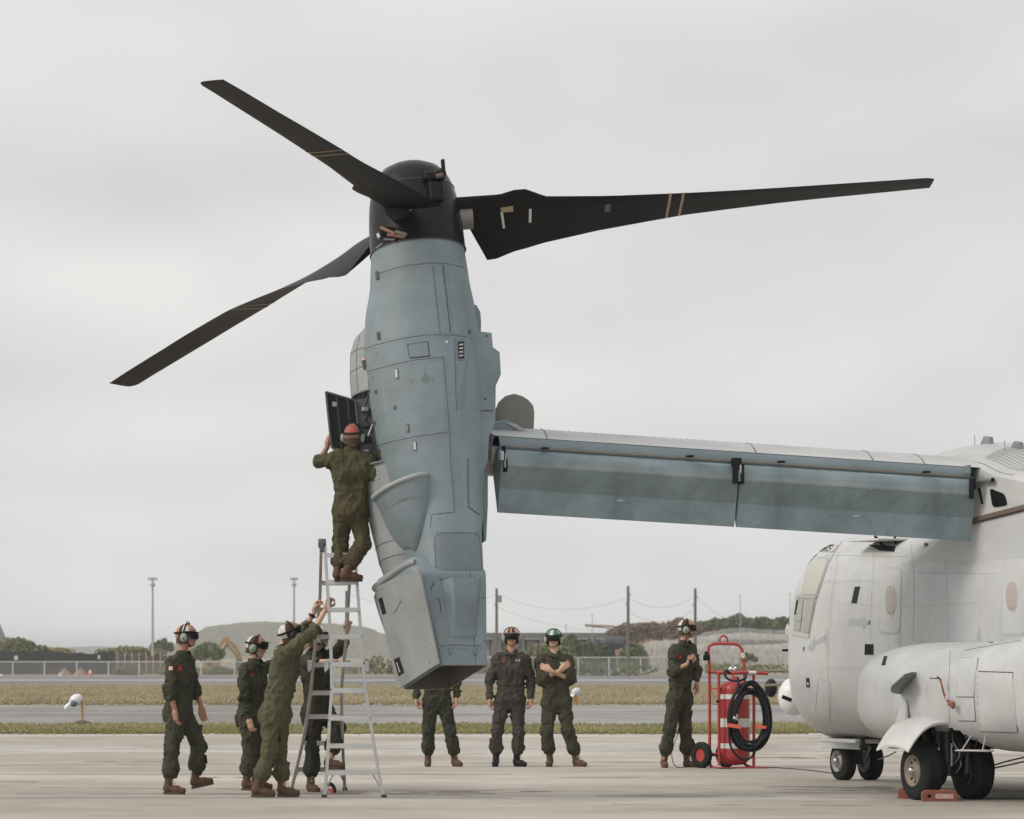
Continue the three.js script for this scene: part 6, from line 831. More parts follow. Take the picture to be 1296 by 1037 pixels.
    const sole = new THREE.ExtrudeGeometry(new THREE.Shape(sh), { depth: .022, bevelEnabled: true, bevelSize: .003, bevelThickness: .003, bevelSegments: 1 }); sole.applyMatrix4(new THREE.Matrix4().makeBasis(sx.clone().negate(), bd, up.clone()).setPosition(P(0, -.118, 0))); part('sole', sole, o.boots ? bootBlk : soleM, b); part('laces', Array.from({ length: 5 }, (_, i) => rod(P(-.022, .06 - i * .026, .046 + i * .008 + (i > 3 ? .02 : 0)), P(.022, .05 - i * .026, .046 + i * .008 + (i > 3 ? .02 : 0)), .004, 5)), o.boots ? bootBlk : std([.12, .07, .045], .8), b); }
  // ---- helmet
  if (o.helmet) { const h = o.helmet, sph = (r, p0, p1, t0, t1, sx = .094, sy = .112, sz = .114) => new THREE.SphereGeometry(1, 24, 16, p0, p1, t0, t1).scale(sx * r, sy * r, sz * r).translate(0, .004, -.010).applyMatrix4(HM);
    const hm = part('helmet', [sph(1, 0, Math.PI * 2, 0, 1.72), gridGeo((a, b) => { const t = Math.PI * (.62 + .76 * a); return V(Math.sin(t) * .094, -.012 - .085 * b, Math.cos(t) * .108 - .010); }, 20, 4).applyMatrix4(HM)], h.cap || capDark, g);
    part('front_shell', sph(1.06, Math.PI * .5 - 1.15, 2.3, .12, 1.12), h.front, hm);
    part('front_shell_crown', sph(1.05, 0, Math.PI * 2, 0, .42), h.crown || h.front, hm);
    part('back_shell', sph(1.055, Math.PI * 1.5 - 1.02, 2.04, .5, 1.4), h.back || h.front, hm);
    if (h.tape) { for (const q of h.tape) part('reflective_tape', sph(1.075, q[0], q[1], q[2], q[3]), q[4] || tapeM, hm); }
    for (const s of [-1, 1]) { const cup = lathe([[0, .044], [.022, .043], [.037, .033], [.042, .015], [.042, 0], [.030, -.006]], 24).rotateZ(-s * Math.PI / 2).scale(1, 1.25, 1).translate(s * .086, -.028, -.006).applyMatrix4(HM); const c = part('ear_cup', cup, h.cup, hm); part('cup_seal', new THREE.TorusGeometry(.040, .011, 8, 24).rotateY(Math.PI / 2).scale(1, 1.25, 1).translate(s * .083, -.028, -.006).applyMatrix4(HM), strapM, c); part('cup_knob', [ball(.009, s * .131, -.04, .0).applyMatrix4(HM), rod(hl(s * .115, .0, -.01), hl(s * .102, .06, -.01), .006, 6)], strapM, c); }
    part('head_band', tube([[-.100, -.02, -.01], [-.104, .05, -.005], [-.07, .104, 0], [0, .126, 0], [.07, .104, 0], [.104, .05, -.005], [.100, -.02, -.01]].map(p => hl(...p)), .008, 40, 6), strapM, hm);
    part('goggle_strap', tube(Array.from({ length: 15 }, (_, i) => { const t = .75 + i / 14 * (6.283 - 1.5); return hl(Math.sin(t) * .106, .028 + .012 * Math.cos(t), Math.cos(t) * .126 - .012); }), .011, 40, 6), strapM, hm);
    const gy = h.gogUp || 0; const gs = (r, y0, y1) => gridGeo((a, b) => { const t = (a - .5) * 2.15, k = lerp(y0, y1, b), bul = .008 * Math.sin(b * Math.PI); return hl(Math.sin(t) * (r + bul) * .90, k + gy - .006 * Math.pow(Math.abs(a - .5) * 2, 3), .018 + Math.cos(t) * (r + bul)); }, 24, 8);
    if (h.goggles !== 0) { const gg = part('goggles', [gs(.106, -.038, .034), gs(.088, -.038, .034), gridGeo((a, b) => { const t = (a - .5) * 2.15, r = lerp(.088, .106, b); return hl(Math.sin(t) * r * .9, .034 + gy, .018 + Math.cos(t) * r); }, 20, 2), gridGeo((a, b) => { const t = (a - .5) * 2.15, r = lerp(.088, .106, b); return hl(Math.sin(t) * r * .9, -.038 + gy, .018 + Math.cos(t) * r); }, 20, 2)], gogM, hm); part('goggle_rim', [.034, -.038].map(y => tube(Array.from({ length: 11 }, (_, i) => { const t = (i / 10 - .5) * 2.15; return hl(Math.sin(t) * .096, y + gy, .020 + Math.cos(t) * .106); }), .0055, 30, 6)), strapM, gg); }
    part('chin_strap', tube([[-.080, -.045, .01], [-.060, -.095, .035], [0, -.128, .052], [.060, -.095, .035], [.080, -.045, .01]].map(p => hl(...p)), .0065, 30, 6), strapM, hm);
    if (h.knobs) part('boom', [rod(hl(-.01, .118, -.005), hl(-.008, .155, -.0), .006, 6), rod(hl(-.02, .118, .03), hl(-.03, .14, .028), .008, 6), rod(hl(-.06, .06, .09), hl(-.085, .055, .125), .005, 6)], strapM, hm);
    if (h.mic) part('microphone', tube([[s0(h.mic) * .11, -.05, .01], [s0(h.mic) * .10, -.085, .06], [s0(h.mic) * .05, -.085, .105]].map(p => hl(...p)), .006, 14, 6), strapM, hm);
    if (h.lamps) for (const s of [-1, 1]) part('helmet_light', [ball(.016, s * .112, .045, -.005), rod(V(s * .112, .045, 0), V(s * .122, .0, .01), .012, 8)].map(q => q.applyMatrix4(HM)), std([.42, .36, .32], .5), hm);
  }
  o.extra && o.extra(g, j, hl, suit, badge, sg);
  return g;
}
const s0 = x => x > 0 ? 1 : -1;
const tan2 = { cap: capDark, front: shellTan, back: shellTan, cup: cupG };
// 1: the man walking in from the left
person({ label: 'person in green flight suit walking alone at the far left of the crew', foot: [226, 1006], prof: 1, face: [1, -.03, .22], front: [1, 0, .25], skin: skinC, suit: greenA, shoulderPatch: 'R', rollR: .28, rollL: .3,
  j: { head: [236.5, 804], neck: [229.5, 829], shR: [219, 841, .19], shL: [236, 840, -.17], elR: [213.5, 873, .24], wrR: [221, 898, .22], elL: [246, 872, -.24], wrL: [254, 893, -.2], hipR: [224, 902, .09], hipL: [230, 902, -.09], knR: [217, 948, .1], anR: [214, 992, .09], toeR: [230, 1002, .13], knL: [252, 945, -.11], anL: [247, 984, -.12], toeL: [272, 991, -.08] }, upL: [-.22, 1, 0],
  handR: { n: [.9, 0, -.5], side: -1, curl: .55, dir: [.08, -1, .02] }, handL: { n: [.5, 0, .8], side: 1, curl: .5, dir: [.18, -1, 0] }, patches: [[.085, .0, 'red']], helmet: { ...tan2, knobs: 1, tape: [[-.15, .62, .55, .86], [Math.PI * .5 - .25, .5, .5, .85]], back: shellTan } });
// 2: bending towards the ladder, behind the third
person({ label: 'person in green flight suit stooping behind the person who reaches up to the ladder', foot: [316, 1001], prof: 1, face: [1, -.22, .28], front: [1, -.1, .3], skin: skinB, suit: greenA, rollL: .25,
  j: { head: [325, 818], neck: [321, 839], shR: [311, 850, .19], shL: [329, 848, -.18], elR: [308, 884, .22], wrR: [314.5, 908, .2], elL: [362, 838, -.3], wrL: [388, 817, -.3], hipR: [315, 908, .09], hipL: [321, 908, -.09], knR: [316, 950, .08], anR: [313, 987, .08], toeR: [328, 997, .1], knL: [326, 950, -.1], anL: [324, 987, -.1], toeL: [340, 997, -.08] },
  handR: { n: [.7, 0, -.7], side: -1, curl: .7, dir: [.2, -1, .05] }, handL: { n: [0, 0, 1], side: 1, curl: 1.3, dir: [.8, .5, .2], thumb: 1 }, patches: [[.085, -.01, 'red']], helmet: { ...tan2, back: shellW, gogUp: .03, tape: [[Math.PI * .9, .5, .5, .9]] } });
// 3: reaching up to steady the ladder
person({ label: 'person in light green flight suit stretching both arms up to hold the ladder', foot: [344, 1010], face: [.86, .30, -.32], front: [.86, 0, -.5], skin: skinB, suit: greenB, rollR: .12, rollL: .3, girth: 1.08,
  j: { head: [367.5, 801], neck: [359, 818], shR: [356, 832, .18], shL: [372, 826, -.2], elR: [395.5, 800.5, .2], wrR: [411.5, 773, .15], elL: [384, 798, -.26], wrL: [397, 776, -.20], hipR: [344, 905, .1], hipL: [354, 903, -.1], knR: [341, 952, .1], anR: [326, 995, .1], toeR: [344, 1005, .1], knL: [353, 953, -.08], anL: [358, 994.5, -.05], toeL: [378, 1004.5, .0] },
  handR: { n: [.75, .2, .7], side: 1, curl: 1.15, dir: [.35, 1, 0], thumb: 1 }, handL: { n: [.8, .2, .4], side: -1, curl: 1.15, dir: [.35, 1, -.1], thumb: 1 }, zip: 0, helmet: { ...tan2, front: std([.30, .17, .10], .5), back: shellW, cup: cupB, cap: capDark, goggles: 1, gogUp: .012, tape: [[Math.PI * 1.3, .9, .9, 1.25]] },
  extra: (g, j) => { const w = j.wrL.clone().lerp(j.elL, .16), dv = j.wrL.clone().sub(j.elL).normalize(); part('watch', [new THREE.TorusGeometry(.036, .010, 8, 24).applyQuaternion(new THREE.Quaternion().setFromUnitVectors(V(0, 0, 1), dv)).translate(w.x, w.y, w.z), rod(w.clone().add(V(0, 0, .028)), w.clone().add(V(0, 0, .046)), .02, 14)], watchM, g); } });
// 4: behind the ladder with one boot on the lowest rung
person({ label: 'person in dark green flight suit behind the ladder, one boot on its lowest rung', foot: [398, 1004], dd: .4, face: [.95, .1, -.25], front: [.9, 0, -.2], skin: skinB, suit: greenC, rollR: .35, rollL: .5, girth: 1.02,
  j: { head: [403, 806, .16], neck: [398, 824, .12], shR: [390, 838, .28], shL: [411, 834, .0], elR: [393, 839, .56], wrR: [414, 837.5, .70], elL: [430, 823, .22], wrL: [438, 802, .5], hipR: [397, 903, .12], hipL: [408, 901, -.07], knR: [395, 945, .1], anR: [393.5, 991, .09], toeR: [402, 1001, .24], knL: [428, 921, .12], anL: [417, 960, .3], toeL: [436, 969, .38] },
  handR: { n: [.2, -.9, .2], side: 1, curl: 1.1, dir: [1, .02, -.1], thumb: .8 }, handL: { n: [.3, .1, .9], side: -1, curl: 1.2, dir: [.15, 1, 0], thumb: 1 }, zip: 0, helmet: { ...tan2, front: shellW } });
// 5: up the ladder, back to the camera
person({ label: 'person in olive flight suit standing high on the ladder with back turned', foot: [440, 1008], dd: -.72, lift: 0, face: [.16, .05, -1], front: [.16, 0, -1], skin: skinC, suit: oliveP, worn: 1, rollL: .12,
  j: { head: [446.5, 551], neck: [444.5, 571], shL: [425.5, 581, .03], shR: [465, 582, -.02], elL: [403, 585.5, -.02], wrL: [414, 566, -.16], elR: [474, 601, .02], wrR: [470, 574, -.22], hipL: [434, 645, 0], hipR: [452, 645, 0], knL: [431, 689, -.08], anL: [427, 722, .02], toeL: [434, 731, -.14], knR: [459, 688, .02], anR: [438, 722, .10], toeR: [452, 732, .05] },
  handL: { n: [.9, 0, -.3], side: 1, curl: .9, dir: [.1, 1, -.3], thumb: .7 }, handR: { n: [-.8, 0, -.3], side: -1, curl: .8, dir: [-.1, 1, -.5] }, zip: 0, boots: undefined, helmet: { ...tan2, back: std([.20, .13, .10], .6), tape: [[-.72, .22, .62, .14], [-.34, .24, .56, .15], [.06, .24, .58, .14], [.46, .22, .62, .14], [-.6, .22, .88, .16], [-.2, .18, .92, .15], [.14, .26, .86, .17], [.56, .16, .92, .13], [-.74, .18, 1.16, .15], [-.36, .28, 1.18, .16], [.1, .2, 1.16, .17], [.42, .24, 1.2, .14]].map(q => [Math.PI * 1.5 + q[0], q[1] * 1.3, q[2], q[3] * 1.25, redM]), cup: cupG } });
// 6: hidden from the chest up behind the nacelle
person({ label: 'person standing behind the nacelle bottom, only green trouser legs and hands seen', foot: [560, 971], face: [0, 0, 1], skin: skinA, suit: greenC,
  j: { head: [553, 812], neck: [553, 829], shL: [571, 838, 0], shR: [535, 838, 0], elL: [578, 862, -.03], wrL: [577.5, 882, .06], elR: [528, 863, -.03], wrR: [527, 883, .06], hipL: [561, 888, 0], hipR: [546, 888, 0], knL: [570, 926, .04], anL: [576, 960, 0], toeL: [583, 967, .15], knR: [542, 926, .04], anR: [541.5, 960, 0], toeR: [541, 967, .16] },
  handL: { n: [-.8, 0, .2], side: 1, curl: .8, dir: [-.03, -1, .1] }, handR: { n: [.8, 0, .2], side: -1, curl: .8, dir: [.03, -1, .1] }, helmet: tan2 });
// 7: dark brown suit, facing the camera
person({ label: 'person in dark brown flight suit and black boots facing the camera, arms hanging', foot: [642, 971], face: [-.02, .02, 1], skin: skinA, suit: brownS, boots: bootBlk,
  j: { head: [647.5, 806], neck: [647, 826], shL: [664.5, 836, 0], shR: [629.5, 836, 0], elL: [672.5, 862, -.03], wrL: [671.5, 883, .05], elR: [619.5, 862, -.03], wrR: [620, 884, .05], hipL: [654, 886, 0], hipR: [637, 886, 0], knL: [656, 926, .04], anL: [654.5, 960, 0], toeL: [665, 968, .14], knR: [629, 926, .04], anR: [627.5, 960, 0], toeR: [626, 968, .16] },
  handL: { n: [-.8, 0, .2], side: 1, curl: .9, dir: [0, -1, .08] }, handR: { n: [.8, 0, .2], side: -1, curl: .9, dir: [0, -1, .08] }, patches: [[.085, .05, 'brown'], [-.085, .045, 'tag']], helmet: { ...tan2, lamps: 1, tape: [[Math.PI * .5 - .62, .34, .45, .75, strapM], [Math.PI * .5 + .1, .38, .42, .72, strapM]] } });
// 8: green helmet, arms folded
person({ label: 'person in green flight suit with arms folded, wearing a glossy green helmet and black goggles', foot: [716, 971], face: [-.06, .02, 1], front: [-.05, 0, 1], skin: skinB, suit: greenA, rollL: .2, rollR: .4,
  j: { head: [700.5, 808], neck: [702, 828], shL: [720, 838, 0], shR: [684.5, 838, 0], elL: [723, 861, .05], wrL: [699, 850, .27], elR: [684, 862, .05], wrR: [708, 849, .22], hipL: [713, 889, 0], hipR: [696, 889, 0], knL: [719, 926, .05], anL: [730, 960, 0], toeL: [741, 968, .13], knR: [692, 926, .05], anR: [696, 960, 0], toeR: [694, 968, .16] },
  handL: { n: [.1, -.2, -1], side: -1, curl: .35, dir: [-1, .5, -.1], thumb: .1 }, handR: { n: [-.1, 0, -1], side: 1, curl: .5, dir: [.8, .6, .05], thumb: .2 }, patches: [[.085, .04, 'brown'], [-.085, .035, 'tag']], helmet: { ...tan2, cap: cloth([.03, .05, .03]), front: shellG, crown: shellG, back: shellG, cup: std([.38, .30, .25], .55), tape: [[Math.PI * .5 - .5, .55, .5, .85, std([.45, .55, .48], .3)]] } });
// 9: beside the extinguisher cart
person({ label: 'person beside the red extinguisher cart, looking right with one hand at the chest', foot: [858, 972], prof: 1, face: [1, .0, .16], front: [.9, 0, .45], skin: skinA, suit: greenA, rollR: .35,
  j: { head: [870, 795], neck: [865, 815], shR: [853.5, 826, .17], shL: [874, 823, -.15], elR: [850.5, 851, .20], wrR: [869.5, 841, .32], elL: [882.5, 848, -.14], wrL: [882, 863, -.02], hipR: [855, 884, .08], hipL: [866, 884, -.08], knR: [847, 924, .09], anR: [840.5, 962, .08], toeR: [842, 969, .22], knL: [867, 924, -.05], anL: [870.5, 962, -.06], toeL: [882, 970, .02] },
  handR: { n: [-.3, .2, -.9], side: 1, curl: 1.1, dir: [.7, .6, .1], thumb: .8 }, handL: { n: [-.7, 0, .4], side: 1, curl: .6, dir: [.1, -1, .05] }, patches: [[.06, -.005, 'red']], helmet: { ...tan2, back: shellW, mic: -1, tape: [[Math.PI * 1.5 - .6, 1.0, .5, 1.2, shellW]] },
  extra: (g, j, hl) => { const p = j.wrR.clone(); part('cord', tube([hl(-.10, -.07, .0), j.neck.clone().add(V(.03, -.10, .15)), p.clone().add(V(.03, .02, .08)), j.hipR.clone().add(V(.10, .1, .16)), j.knR.clone().add(V(.13, .0, .12)), j.anR.clone().add(V(.10, .1, .1)), j.anR.clone().add(V(.15, -.085, .12)), j.anR.clone().add(V(.3, -.095, .1))], .0055, 80, 6), strapM, g); part('handset', rod(p.clone().add(V(.05, .06, .03)), p.clone().add(V(.06, -.04, .04)), .018, 10), strapM, g); } });
// ---------------------------------------------------------------- ladder, extinguisher cart, chocks, cords
{
  const d0 = depthOf(1010.5), alu = std([.60, .61, .61], .38, { metalness: .55, map: wear2 }), alu2 = std([.50, .48, .46], .45, { metalness: .45, map: wear2 }), foot_ = blk([.05, .05, .05], .8), redS = std([.5, .06, .05], .6);
  const base = V((430 - 648) * d0 / F, 0, -d0), L = thing('ladder', 'tall silver aluminium folding ladder with flared feet standing under the nacelle', 'ladder', base);
  const dF = depthOf(1010.5), dR = depthOf(1001), dT = dF - .1;
  const A = (px, py, d) => at(px, py, d).sub(base), dep = (py, lo) => lerp(dT, lo, Math.max(0, (py - 690) / 318));
  const rail = (pts, lo, m, nm = 'rail') => { const q = pts.map(p => A(p[0], p[1], dep(p[1], lo))); q.at(-1).y = .01; const gs = []; for (let i = 0; i + 1 < q.length; i++) gs.push(bar(q[i].clone().add(q[i + 1].clone().sub(q[i]).setLength(-.012)), q[i + 1].clone().add(q[i + 1].clone().sub(q[i]).setLength(.008)), .032, .072)); const r = part(nm, gs.map(g => uvBox(g)), m, L); part('foot', box(.055, .04, .10, q.at(-1).x, .02, q.at(-1).z, .01), foot_, r); return r; };
  const FLp = [[411, 689], [414, 738], [416.3, 775], [418, 806], [419.3, 840], [420, 873], [417, 912], [413.5, 978], [410.3, 1010]], FRp = [[449.5, 708], [452, 740], [454.5, 775], [457, 806], [459.5, 840], [462, 872], [468, 909], [479, 978], [486, 1010]], RLp = [[406.5, 691], [405, 754], [400, 806], [396.5, 840], [393.5, 873], [388.5, 910], [383.4, 938], [368.5, 996]], RRp = [[445.5, 711], [442, 742], [438.5, 808], [435, 840], [432, 873], [433.4, 938], [436.4, 1003]];
  rail(FLp, dF, alu); rail(FRp, dF, alu); rail(RLp, dR, alu2, 'rear_rail'); rail(RRp, dR, alu2, 'rear_rail');
  const xa = (P, y) => { let i = 0; while (i < P.length - 2 && y > P[i + 1][1]) i++; return lerp(P[i][0], P[i + 1][0], (y - P[i][1]) / (P[i + 1][1] - P[i][1])); };
  const rung = (P, Q, y, lo, m, nm) => { const a = A(xa(P, y), y, dep(y, lo)), b = A(xa(Q, y), y, dep(y, lo)); const r = part(nm, [bar(a, b, .075, .034), bar(a.clone().add(V(0, -.022, .03)), b.clone().add(V(0, -.022, .03)), .012, .012), bar(a.clone().add(V(0, .018, .034)), b.clone().add(V(0, .018, .034)), .006, .01)].map(g => uvBox(g)), m, L); part('tread', [0, 1, 2, 3].map(i => bar(a.clone().add(V(.03, .0185, .024 - i * .016)), b.clone().add(V(-.03, .0185, .024 - i * .016)), .004, .006)), alu2, r); return r; };
  const r0 = rung(FLp, FRp, 703, dF, alu, 'rung'); { const a = A(427, 703, dep(703, dF)); part('sticker', box(.05, .018, .004, a.x, a.y, a.z + .042), redS, r0); }
  for (const y of [737, 772, 806, 841, 874, 909, 944, 978]) rung(FLp, FRp, y, dF, alu, 'rung');
  for (const y of [738, 772, 806, 841.5, 877, 907, 940.5, 974]) rung(RLp, RRp, y, dR, alu2, 'rear_rung');
  // top hinges, extension hooks, inner rail stub, braces
  for (const [x, y] of [[407.5, 688], [447.5, 709]]) { const c = A(x, y, dT); part('hinge', [lathe([[0, -.04], [.045, -.04], [.05, -.03], [.05, .03], [.045, .04], [0, .04]], 20).rotateZ(Math.PI / 2).translate(c.x, c.y, c.z), box(.05, .09, .11, c.x, c.y - .05, c.z, .012)], std([.10, .10, .105], .4, { metalness: .4 }), L); }
  for (const [x, y, lo, s] of [[392, 844, dR, -1], [413, 844, dF, -1], [464, 845, dF, 1], [441, 844, dR, 1]]) { const c = A(x, y, dep(y, lo)); const sh = new THREE.Shape([[-.02, .065], [.022, .065], [.024, -.02], [.014 * s, -.06], [-.018, -.03]].map(p => new THREE.Vector2(...p))); part('lock_bracket', new THREE.ExtrudeGeometry(sh, { depth: .05, bevelEnabled: true, bevelSize: .004, bevelThickness: .004, bevelSegments: 1 }).translate(c.x, c.y, c.z - .02), std([.40, .41, .43], .4, { metalness: .5 }), L); }
  part('inner_rail', uvBox(bar(A(438.5, 748, dT + .5), A(438.2, 790, dT + .55), .026, .05)), alu2, L);
  for (const [x0, y0, x1, y1, lo] of [[422, 980, 414, 996, dF], [472, 981, 482, 998, dF], [377, 976, 372, 988, dR], [429, 977, 435.5, 990, dR]]) part('brace', bar(A(x0, y0, dep(y0, lo)), A(x1, y1, dep(y1, lo)), .016, .012), alu2, L);
  // a clamp dropped by the ladder foot
  const c = foot(416, 1006), cl = thing('clamp', 'small black and red clamp lying by the left front foot of the ladder', 'clamp', c); part('jaw', tube([V(-.02, .10, 0), V(.02, .115, .0), V(.06, .07, .01), V(.065, .02, .02)], .02, 16, 8), blackM, cl); part('handle', tube([V(.0, .06, .03), V(.03, .05, .04), V(.05, .012, .04)], .016, 12, 8), redS, cl);
}
{
  // wheeled fire extinguisher
  const d = depthOf(973), s = d / F, base = V((932 - 648) * s, 0, -d), E = thing('fire_extinguisher', 'red wheeled fire extinguisher cart with white bands and a coiled black hose', 'extinguisher', base); const A = (px, py, dz = 0) => at(px, py, d - dz).sub(base);
  const red = std([.46, .045, .04], .38, { map: wear2 }), redF = std([.44, .05, .045], .5, { map: wear2 }), whiteB = std([.66, .65, .62], .4), hoseM = blk([.016, .018, .022], .45);
  const R = .205, cx = A(930, 0).x, y0 = A(0, 969).y, y1 = A(0, 862).y, cz = -.02;
  const cyl = part('cylinder', lathe([[0, y0], [R * .6, y0 + .01], [R * .9, y0 + .06], [R, y0 + .13], [R, y1 - .13], [R * .93, y1 - .07], [R * .72, y1 - .02], [R * .4, y1 + .0], [.06, y1 + .015], [.05, y1 + .06], [0, y1 + .06]], 48).translate(cx, 0, cz), red, E);
  for (const [ya, yb] of [[879, 885], [909.5, 920.5], [941, 947.5]]) part('white_band', new THREE.CylinderGeometry(R + .003, R + .003, A(0, ya).y - A(0, yb).y, 48, 1, true).translate(cx, (A(0, ya).y + A(0, yb).y) / 2, cz), whiteB, cyl);
  const tr = .021, T = (pts, dz = 0, r = tr, m = redF, nm = 'frame_tube') => part(nm, tube(pts.map(p => A(p[0], p[1], p[2] ?? dz)), r, 60, 10), m, E);
  T([[898.2, 965, -.1], [898.3, 930, -.1], [898.2, 880, -.1], [897.8, 840, -.1], [896.6, 826, -.1], [897.5, 818, -.1], [902, 815.6, -.1], [920, 815.2, -.1], [932, 815.6, -.1], [938, 820, -.1], [940.5, 829, -.1], [942, 845, -.1], [942.6, 860, -.1], [942.8, 880, -.1], [943, 930, -.1], [943, 968, -.1]], -.1);
  part('white_sleeve', rod(A(940.2, 826.5, -.1), A(941.2, 833, -.1), .0235, 12), whiteB, E); T([[911.5, 816, -.1], [911.5, 808, -.1], [915.7, 804.6, -.1], [920, 808, -.1], [920.5, 816, -.1]], -.1, .013, redF, 'lifting_eye');
  T([[909.8, 851, .16], [910, 900, .16], [910.2, 950, .16], [910.3, 969, .16]]); T([[954, 853, .1], [954.3, 900, .1], [954.2, 950, .1], [954, 972, .1]]);
  T([[898.5, 850.5, -.08], [912, 851.5, .14], [925, 852.5, .16]], 0, .019); T([[924, 852.5, .16], [945, 851.5, .14], [957, 852, .12], [972, 853, .10]], 0, .022); part('white_sleeve', rod(A(947, 851.6, .135), A(957, 852, .12), .0245, 12), whiteB, E);
  T([[898.4, 962, -.1], [899.5, 969, -.05], [904, 972, .05], [925, 973, .12], [945, 972.6, .12], [972, 973, .10]], 0, .018); T([[943, 968, -.1], [950, 971, 0], [960, 972.5, .08]], 0, .018);
  part('frame_plate', [bar(A(899, 872, -.05), A(910, 872, .1), .085, .02), bar(A(899, 954, -.05), A(911, 954, .1), .10, .02)], redF, E);
  for (const [x, y, z] of [[899, 851, -.06], [908.5, 888, .17]]) part('clip', ball(.022, ...A(x, y, z).toArray()), blackM, E);
  part('valve', [box(.09, .07, .06, ...A(894.5, 832, -.06).toArray(), .015), rod(A(890, 834, -.06), A(897, 833, -.06), .028, 10), rod(A(893, 825, -.06), A(895, 831, -.06), .02, 8)], blackM, E);
  part('gauge', [ball(.03, ...A(925, 847, .05).toArray()), rod(A(922, 848, .05), A(932, 848, .05), .016, 8), ball(.022, ...A(931, 846, .05).toArray()), rod(A(927, 857, .0), A(927, 848, .04), .02, 8)], std([.75, .76, .77], .2, { metalness: .7 }), E);
  { const w = part('wheel', lathe([[.09, -.035], [.125, -.045], [.165, -.04], [.178, -.02], [.178, .02], [.165, .04], [.125, .045], [.09, .035]], 40).rotateX(Math.PI / 2).rotateY(-.85), rubber, E); const c = A(888, 945.5, -.05); w.position.copy(c); w.position.y = .178; part('rim', [lathe([[0, -.02], [.03, -.03], [.05, -.012], [.10, -.02], [.11, -.03], [.11, .03], [.10, .02], [0, .02]], 32).rotateX(Math.PI / 2).rotateY(-.85)], red, w); part('axle', rod(V(0, 0, 0), V(.25, 0, -.05), .018, 10), dark2, w); const w2 = w.clone(); w2.position.add(V(.35, 0, -.42)); E.add(w2); }
  // hose: loops hung on the front bracket
  const r = mulberry(31), loops = []; for (let k = 0; k < 11; k++) { const px = 947 + (r() - .5) * 5 + k * .4, py = 908 + (r() - .5) * 4, rx = 21 + (r() - .5) * 9, ry = 38 + (r() - .5) * 15, ph = r() * .3; const pts = []; for (let i = 0; i < 16; i++) { const t = i / 16 * 6.283; const tear = 1 + .10 * Math.cos(t); pts.push(A(px + Math.sin(t + ph * .2) * rx * (1 - .1 * Math.cos(t)) , py - Math.cos(t) * ry * (t > 1.5 && t < 4.7 ? .95 : 1), .26 + .008 * k + .02 * Math.sin(t * 2 + k))); } loops.push(tube(pts, .0155, 90, 8, true)); }
  loops.push(tube([[924, 852, .18], [919, 849, .22], [918, 856, .24], [924, 861, .26], [935, 862, .28], [944, 858, .25], [943, 853, .2]].map(p => A(...p)), .0155, 50, 8), tube([[934, 858, .27], [935, 875, .33], [934, 892, .34], [932.5, 906, .34]].map(p => A(...p)), .017, 40, 8), tube([[926, 895, .3], [923, 925, .3], [925, 945, .31], [934, 958, .3], [945, 962, .28], [954, 955, .26], [958, 940, .26]].map(p => A(...p)), .0145, 60, 8));
  loops.forEach(g => part('hose', g, hoseM, E));
  part('nozzle', [rod(A(932.5, 904, .34), A(931, 912, .34), .024, 12), ball(.03, ...A(930.5, 909, .34).toArray())], std([.5, .5, .5], .35, { metalness: .6 }), E); part('hose_bracket', [bar(A(921, 918, .36), A(938, 920.5, .42), .02, .05), bar(A(957, 920, .36), A(970, 921, .40), .02, .04)], std([.55, .09, .06], .5), E);
}
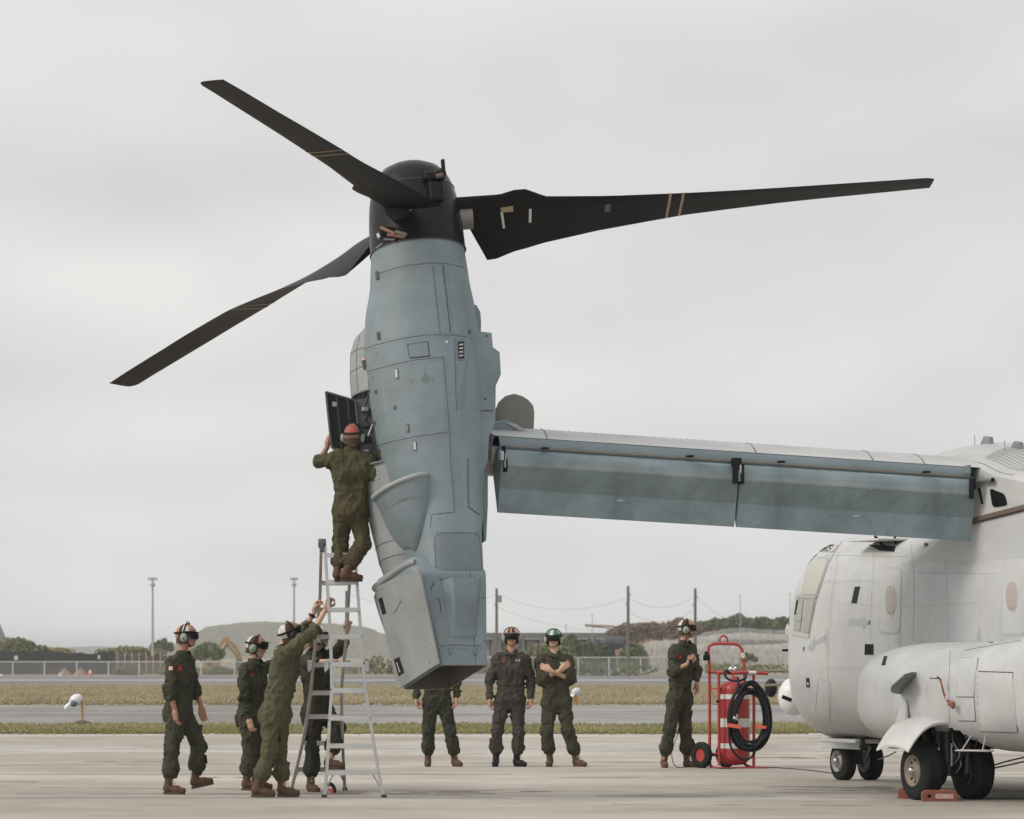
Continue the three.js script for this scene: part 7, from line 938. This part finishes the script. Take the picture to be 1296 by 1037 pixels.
{ // wheel chocks, rope, streamer, tie-down lines, headset cord
  const ch = std([.27, .085, .05], .65, { map: wear3 }), white = std([.55, .52, .50], .8), dk = blackM;
  const mk = (label, px, py, len, turn) => { const p = foot(px, py), o = thing('wheel_chock', label, 'chock', p, turn, 'chocks at the main wheels'); const sh = new THREE.Shape(); sh.moveTo(-len / 2, 0); sh.lineTo(len / 2, 0); sh.lineTo(len / 2, .085); sh.lineTo(len / 2 - .03, .112); sh.lineTo(-len / 2 + .03, .112); sh.lineTo(-len / 2, .085);
    const hole = new THREE.Path(); hole.absellipse(-len / 2 + .075, .056, .03, .025, 0, 6.283); if (len > .2) sh.holes.push(hole); part('block', new THREE.ExtrudeGeometry(sh, { depth: .11, bevelEnabled: true, bevelSize: .008, bevelThickness: .008, bevelSegments: 2 }).translate(0, 0, -.055), ch, o); part('hollow', box(len * .25, .06, .05, -len / 2 + len * .25, .06, .0), dk, o); if (len > .2) { part('worn_print', [box(len * .52, .05, .004, .05, .058, .066)], std(0xffffff, .8, { map: tex(64, (u, v) => { const q = fbm(u * 9, v * 5, 3, 4); return q > .0 ? [.58, .55, .52] : [.40, .11, .06]; }) }), o); part('end_stripe', box(.02, .10, .125, -len / 2 + .03, .056, 0), ch, o); } return o; };
  mk('long orange chock with worn white print in front of the main wheels', 1189, 1015, .355, -.05); mk('short orange chock beside the outer main wheel', 1145, 1011.5, .10, -.3);
  const a = foot(1150, 1012), b = foot(1175, 1013); solo('chock_rope', tube([a.clone().add(V(0, .08, .06)), a.clone().add(V(.08, .02, .12)), a.clone().lerp(b, .6).add(V(0, .012, .14)), b.clone().add(V(-.04, .06, .08))], .008, 40, 6), std([.42, .38, .32], .9), 'thin pale rope joining the two orange chocks', 'rope');
  { // red streamer hanging from the sponson
    const q = (x, y, z = -2.66) => onPlane(x, y, AM, [0, 0, z], [0, 0, 1]).applyMatrix4(AM); const p = [[1189.6, 859], [1192, 867], [1195, 878], [1198, 885], [1202, 889], [1206, 892.5]].map(t => q(...t)); const c = new THREE.CatmullRomCurve3(p); const o = thing('streamer', 'red warning streamer hanging from the side of the sponson', 'streamer', p[0]);
    const red = std([.25, .095, .07], .85); part('ribbon', gridGeo((u, v) => { const t = c.getPoint(u).sub(p[0]), w = .018 + .035 * u * u; return t.add(V((v - .5) * w, (v - .5) * w * .35, .03 * Math.sin(u * 14) * (v - .3))); }, 40, 6), red, o); part('bundle', [ball(.032, ...p[5].clone().sub(p[0]).toArray(), .9, 1.3, .7), ball(.03, ...p[4].clone().sub(p[0]).add(V(.01, -.02, .02)).toArray(), 1.2, .8, .8)], red, o); part('tag_end', box(.035, .04, .01, ...p[3].clone().sub(p[0]).add(V(.0, .01, .04)).toArray()), white, o); part('lanyard', rod(V(-.03, .02, 0), V(.02, -.02, .0), .008, 6), dk, o); }
  const ln = std([.10, .09, .08], .8);
  const line = (pts, r, lab) => solo('tie_down_line', tube(pts, r, 40, 5), ln, lab, 'line');
  line([at(1251, 971, 45), at(1275, 964, 44.6), at(1310, 956, 44)], .009, 'upper dark tie down line running right from the rear main wheel'); line([at(1251, 974, 45), at(1280, 968, 44.6), at(1315, 960, 44)], .009, 'lower dark tie down line running right from the rear main wheel');
  line([at(1112, 962, 50), at(1124, 957, 49.5), at(1134, 952, 49)], .008, 'thin line stretched behind the nose wheels up to the gear door');
  { const p = [foot(871, 971), foot(890, 969), foot(915, 974), foot(960, 972), foot(1000, 974), foot(1040, 978), foot(1075, 984)].map(v => v.add(V(0, .008, 0))); solo('headset_cord', tube(p, .007, 80, 5), strapM, 'thin dark headset cord lying on the apron from the cart to the nose wheels', 'cord'); }
}
scene.fog = new THREE.FogExp2(0xd4d8da, .00015);
camera.far = 20000; camera.updateProjectionMatrix();
renderer.render(scene, camera);
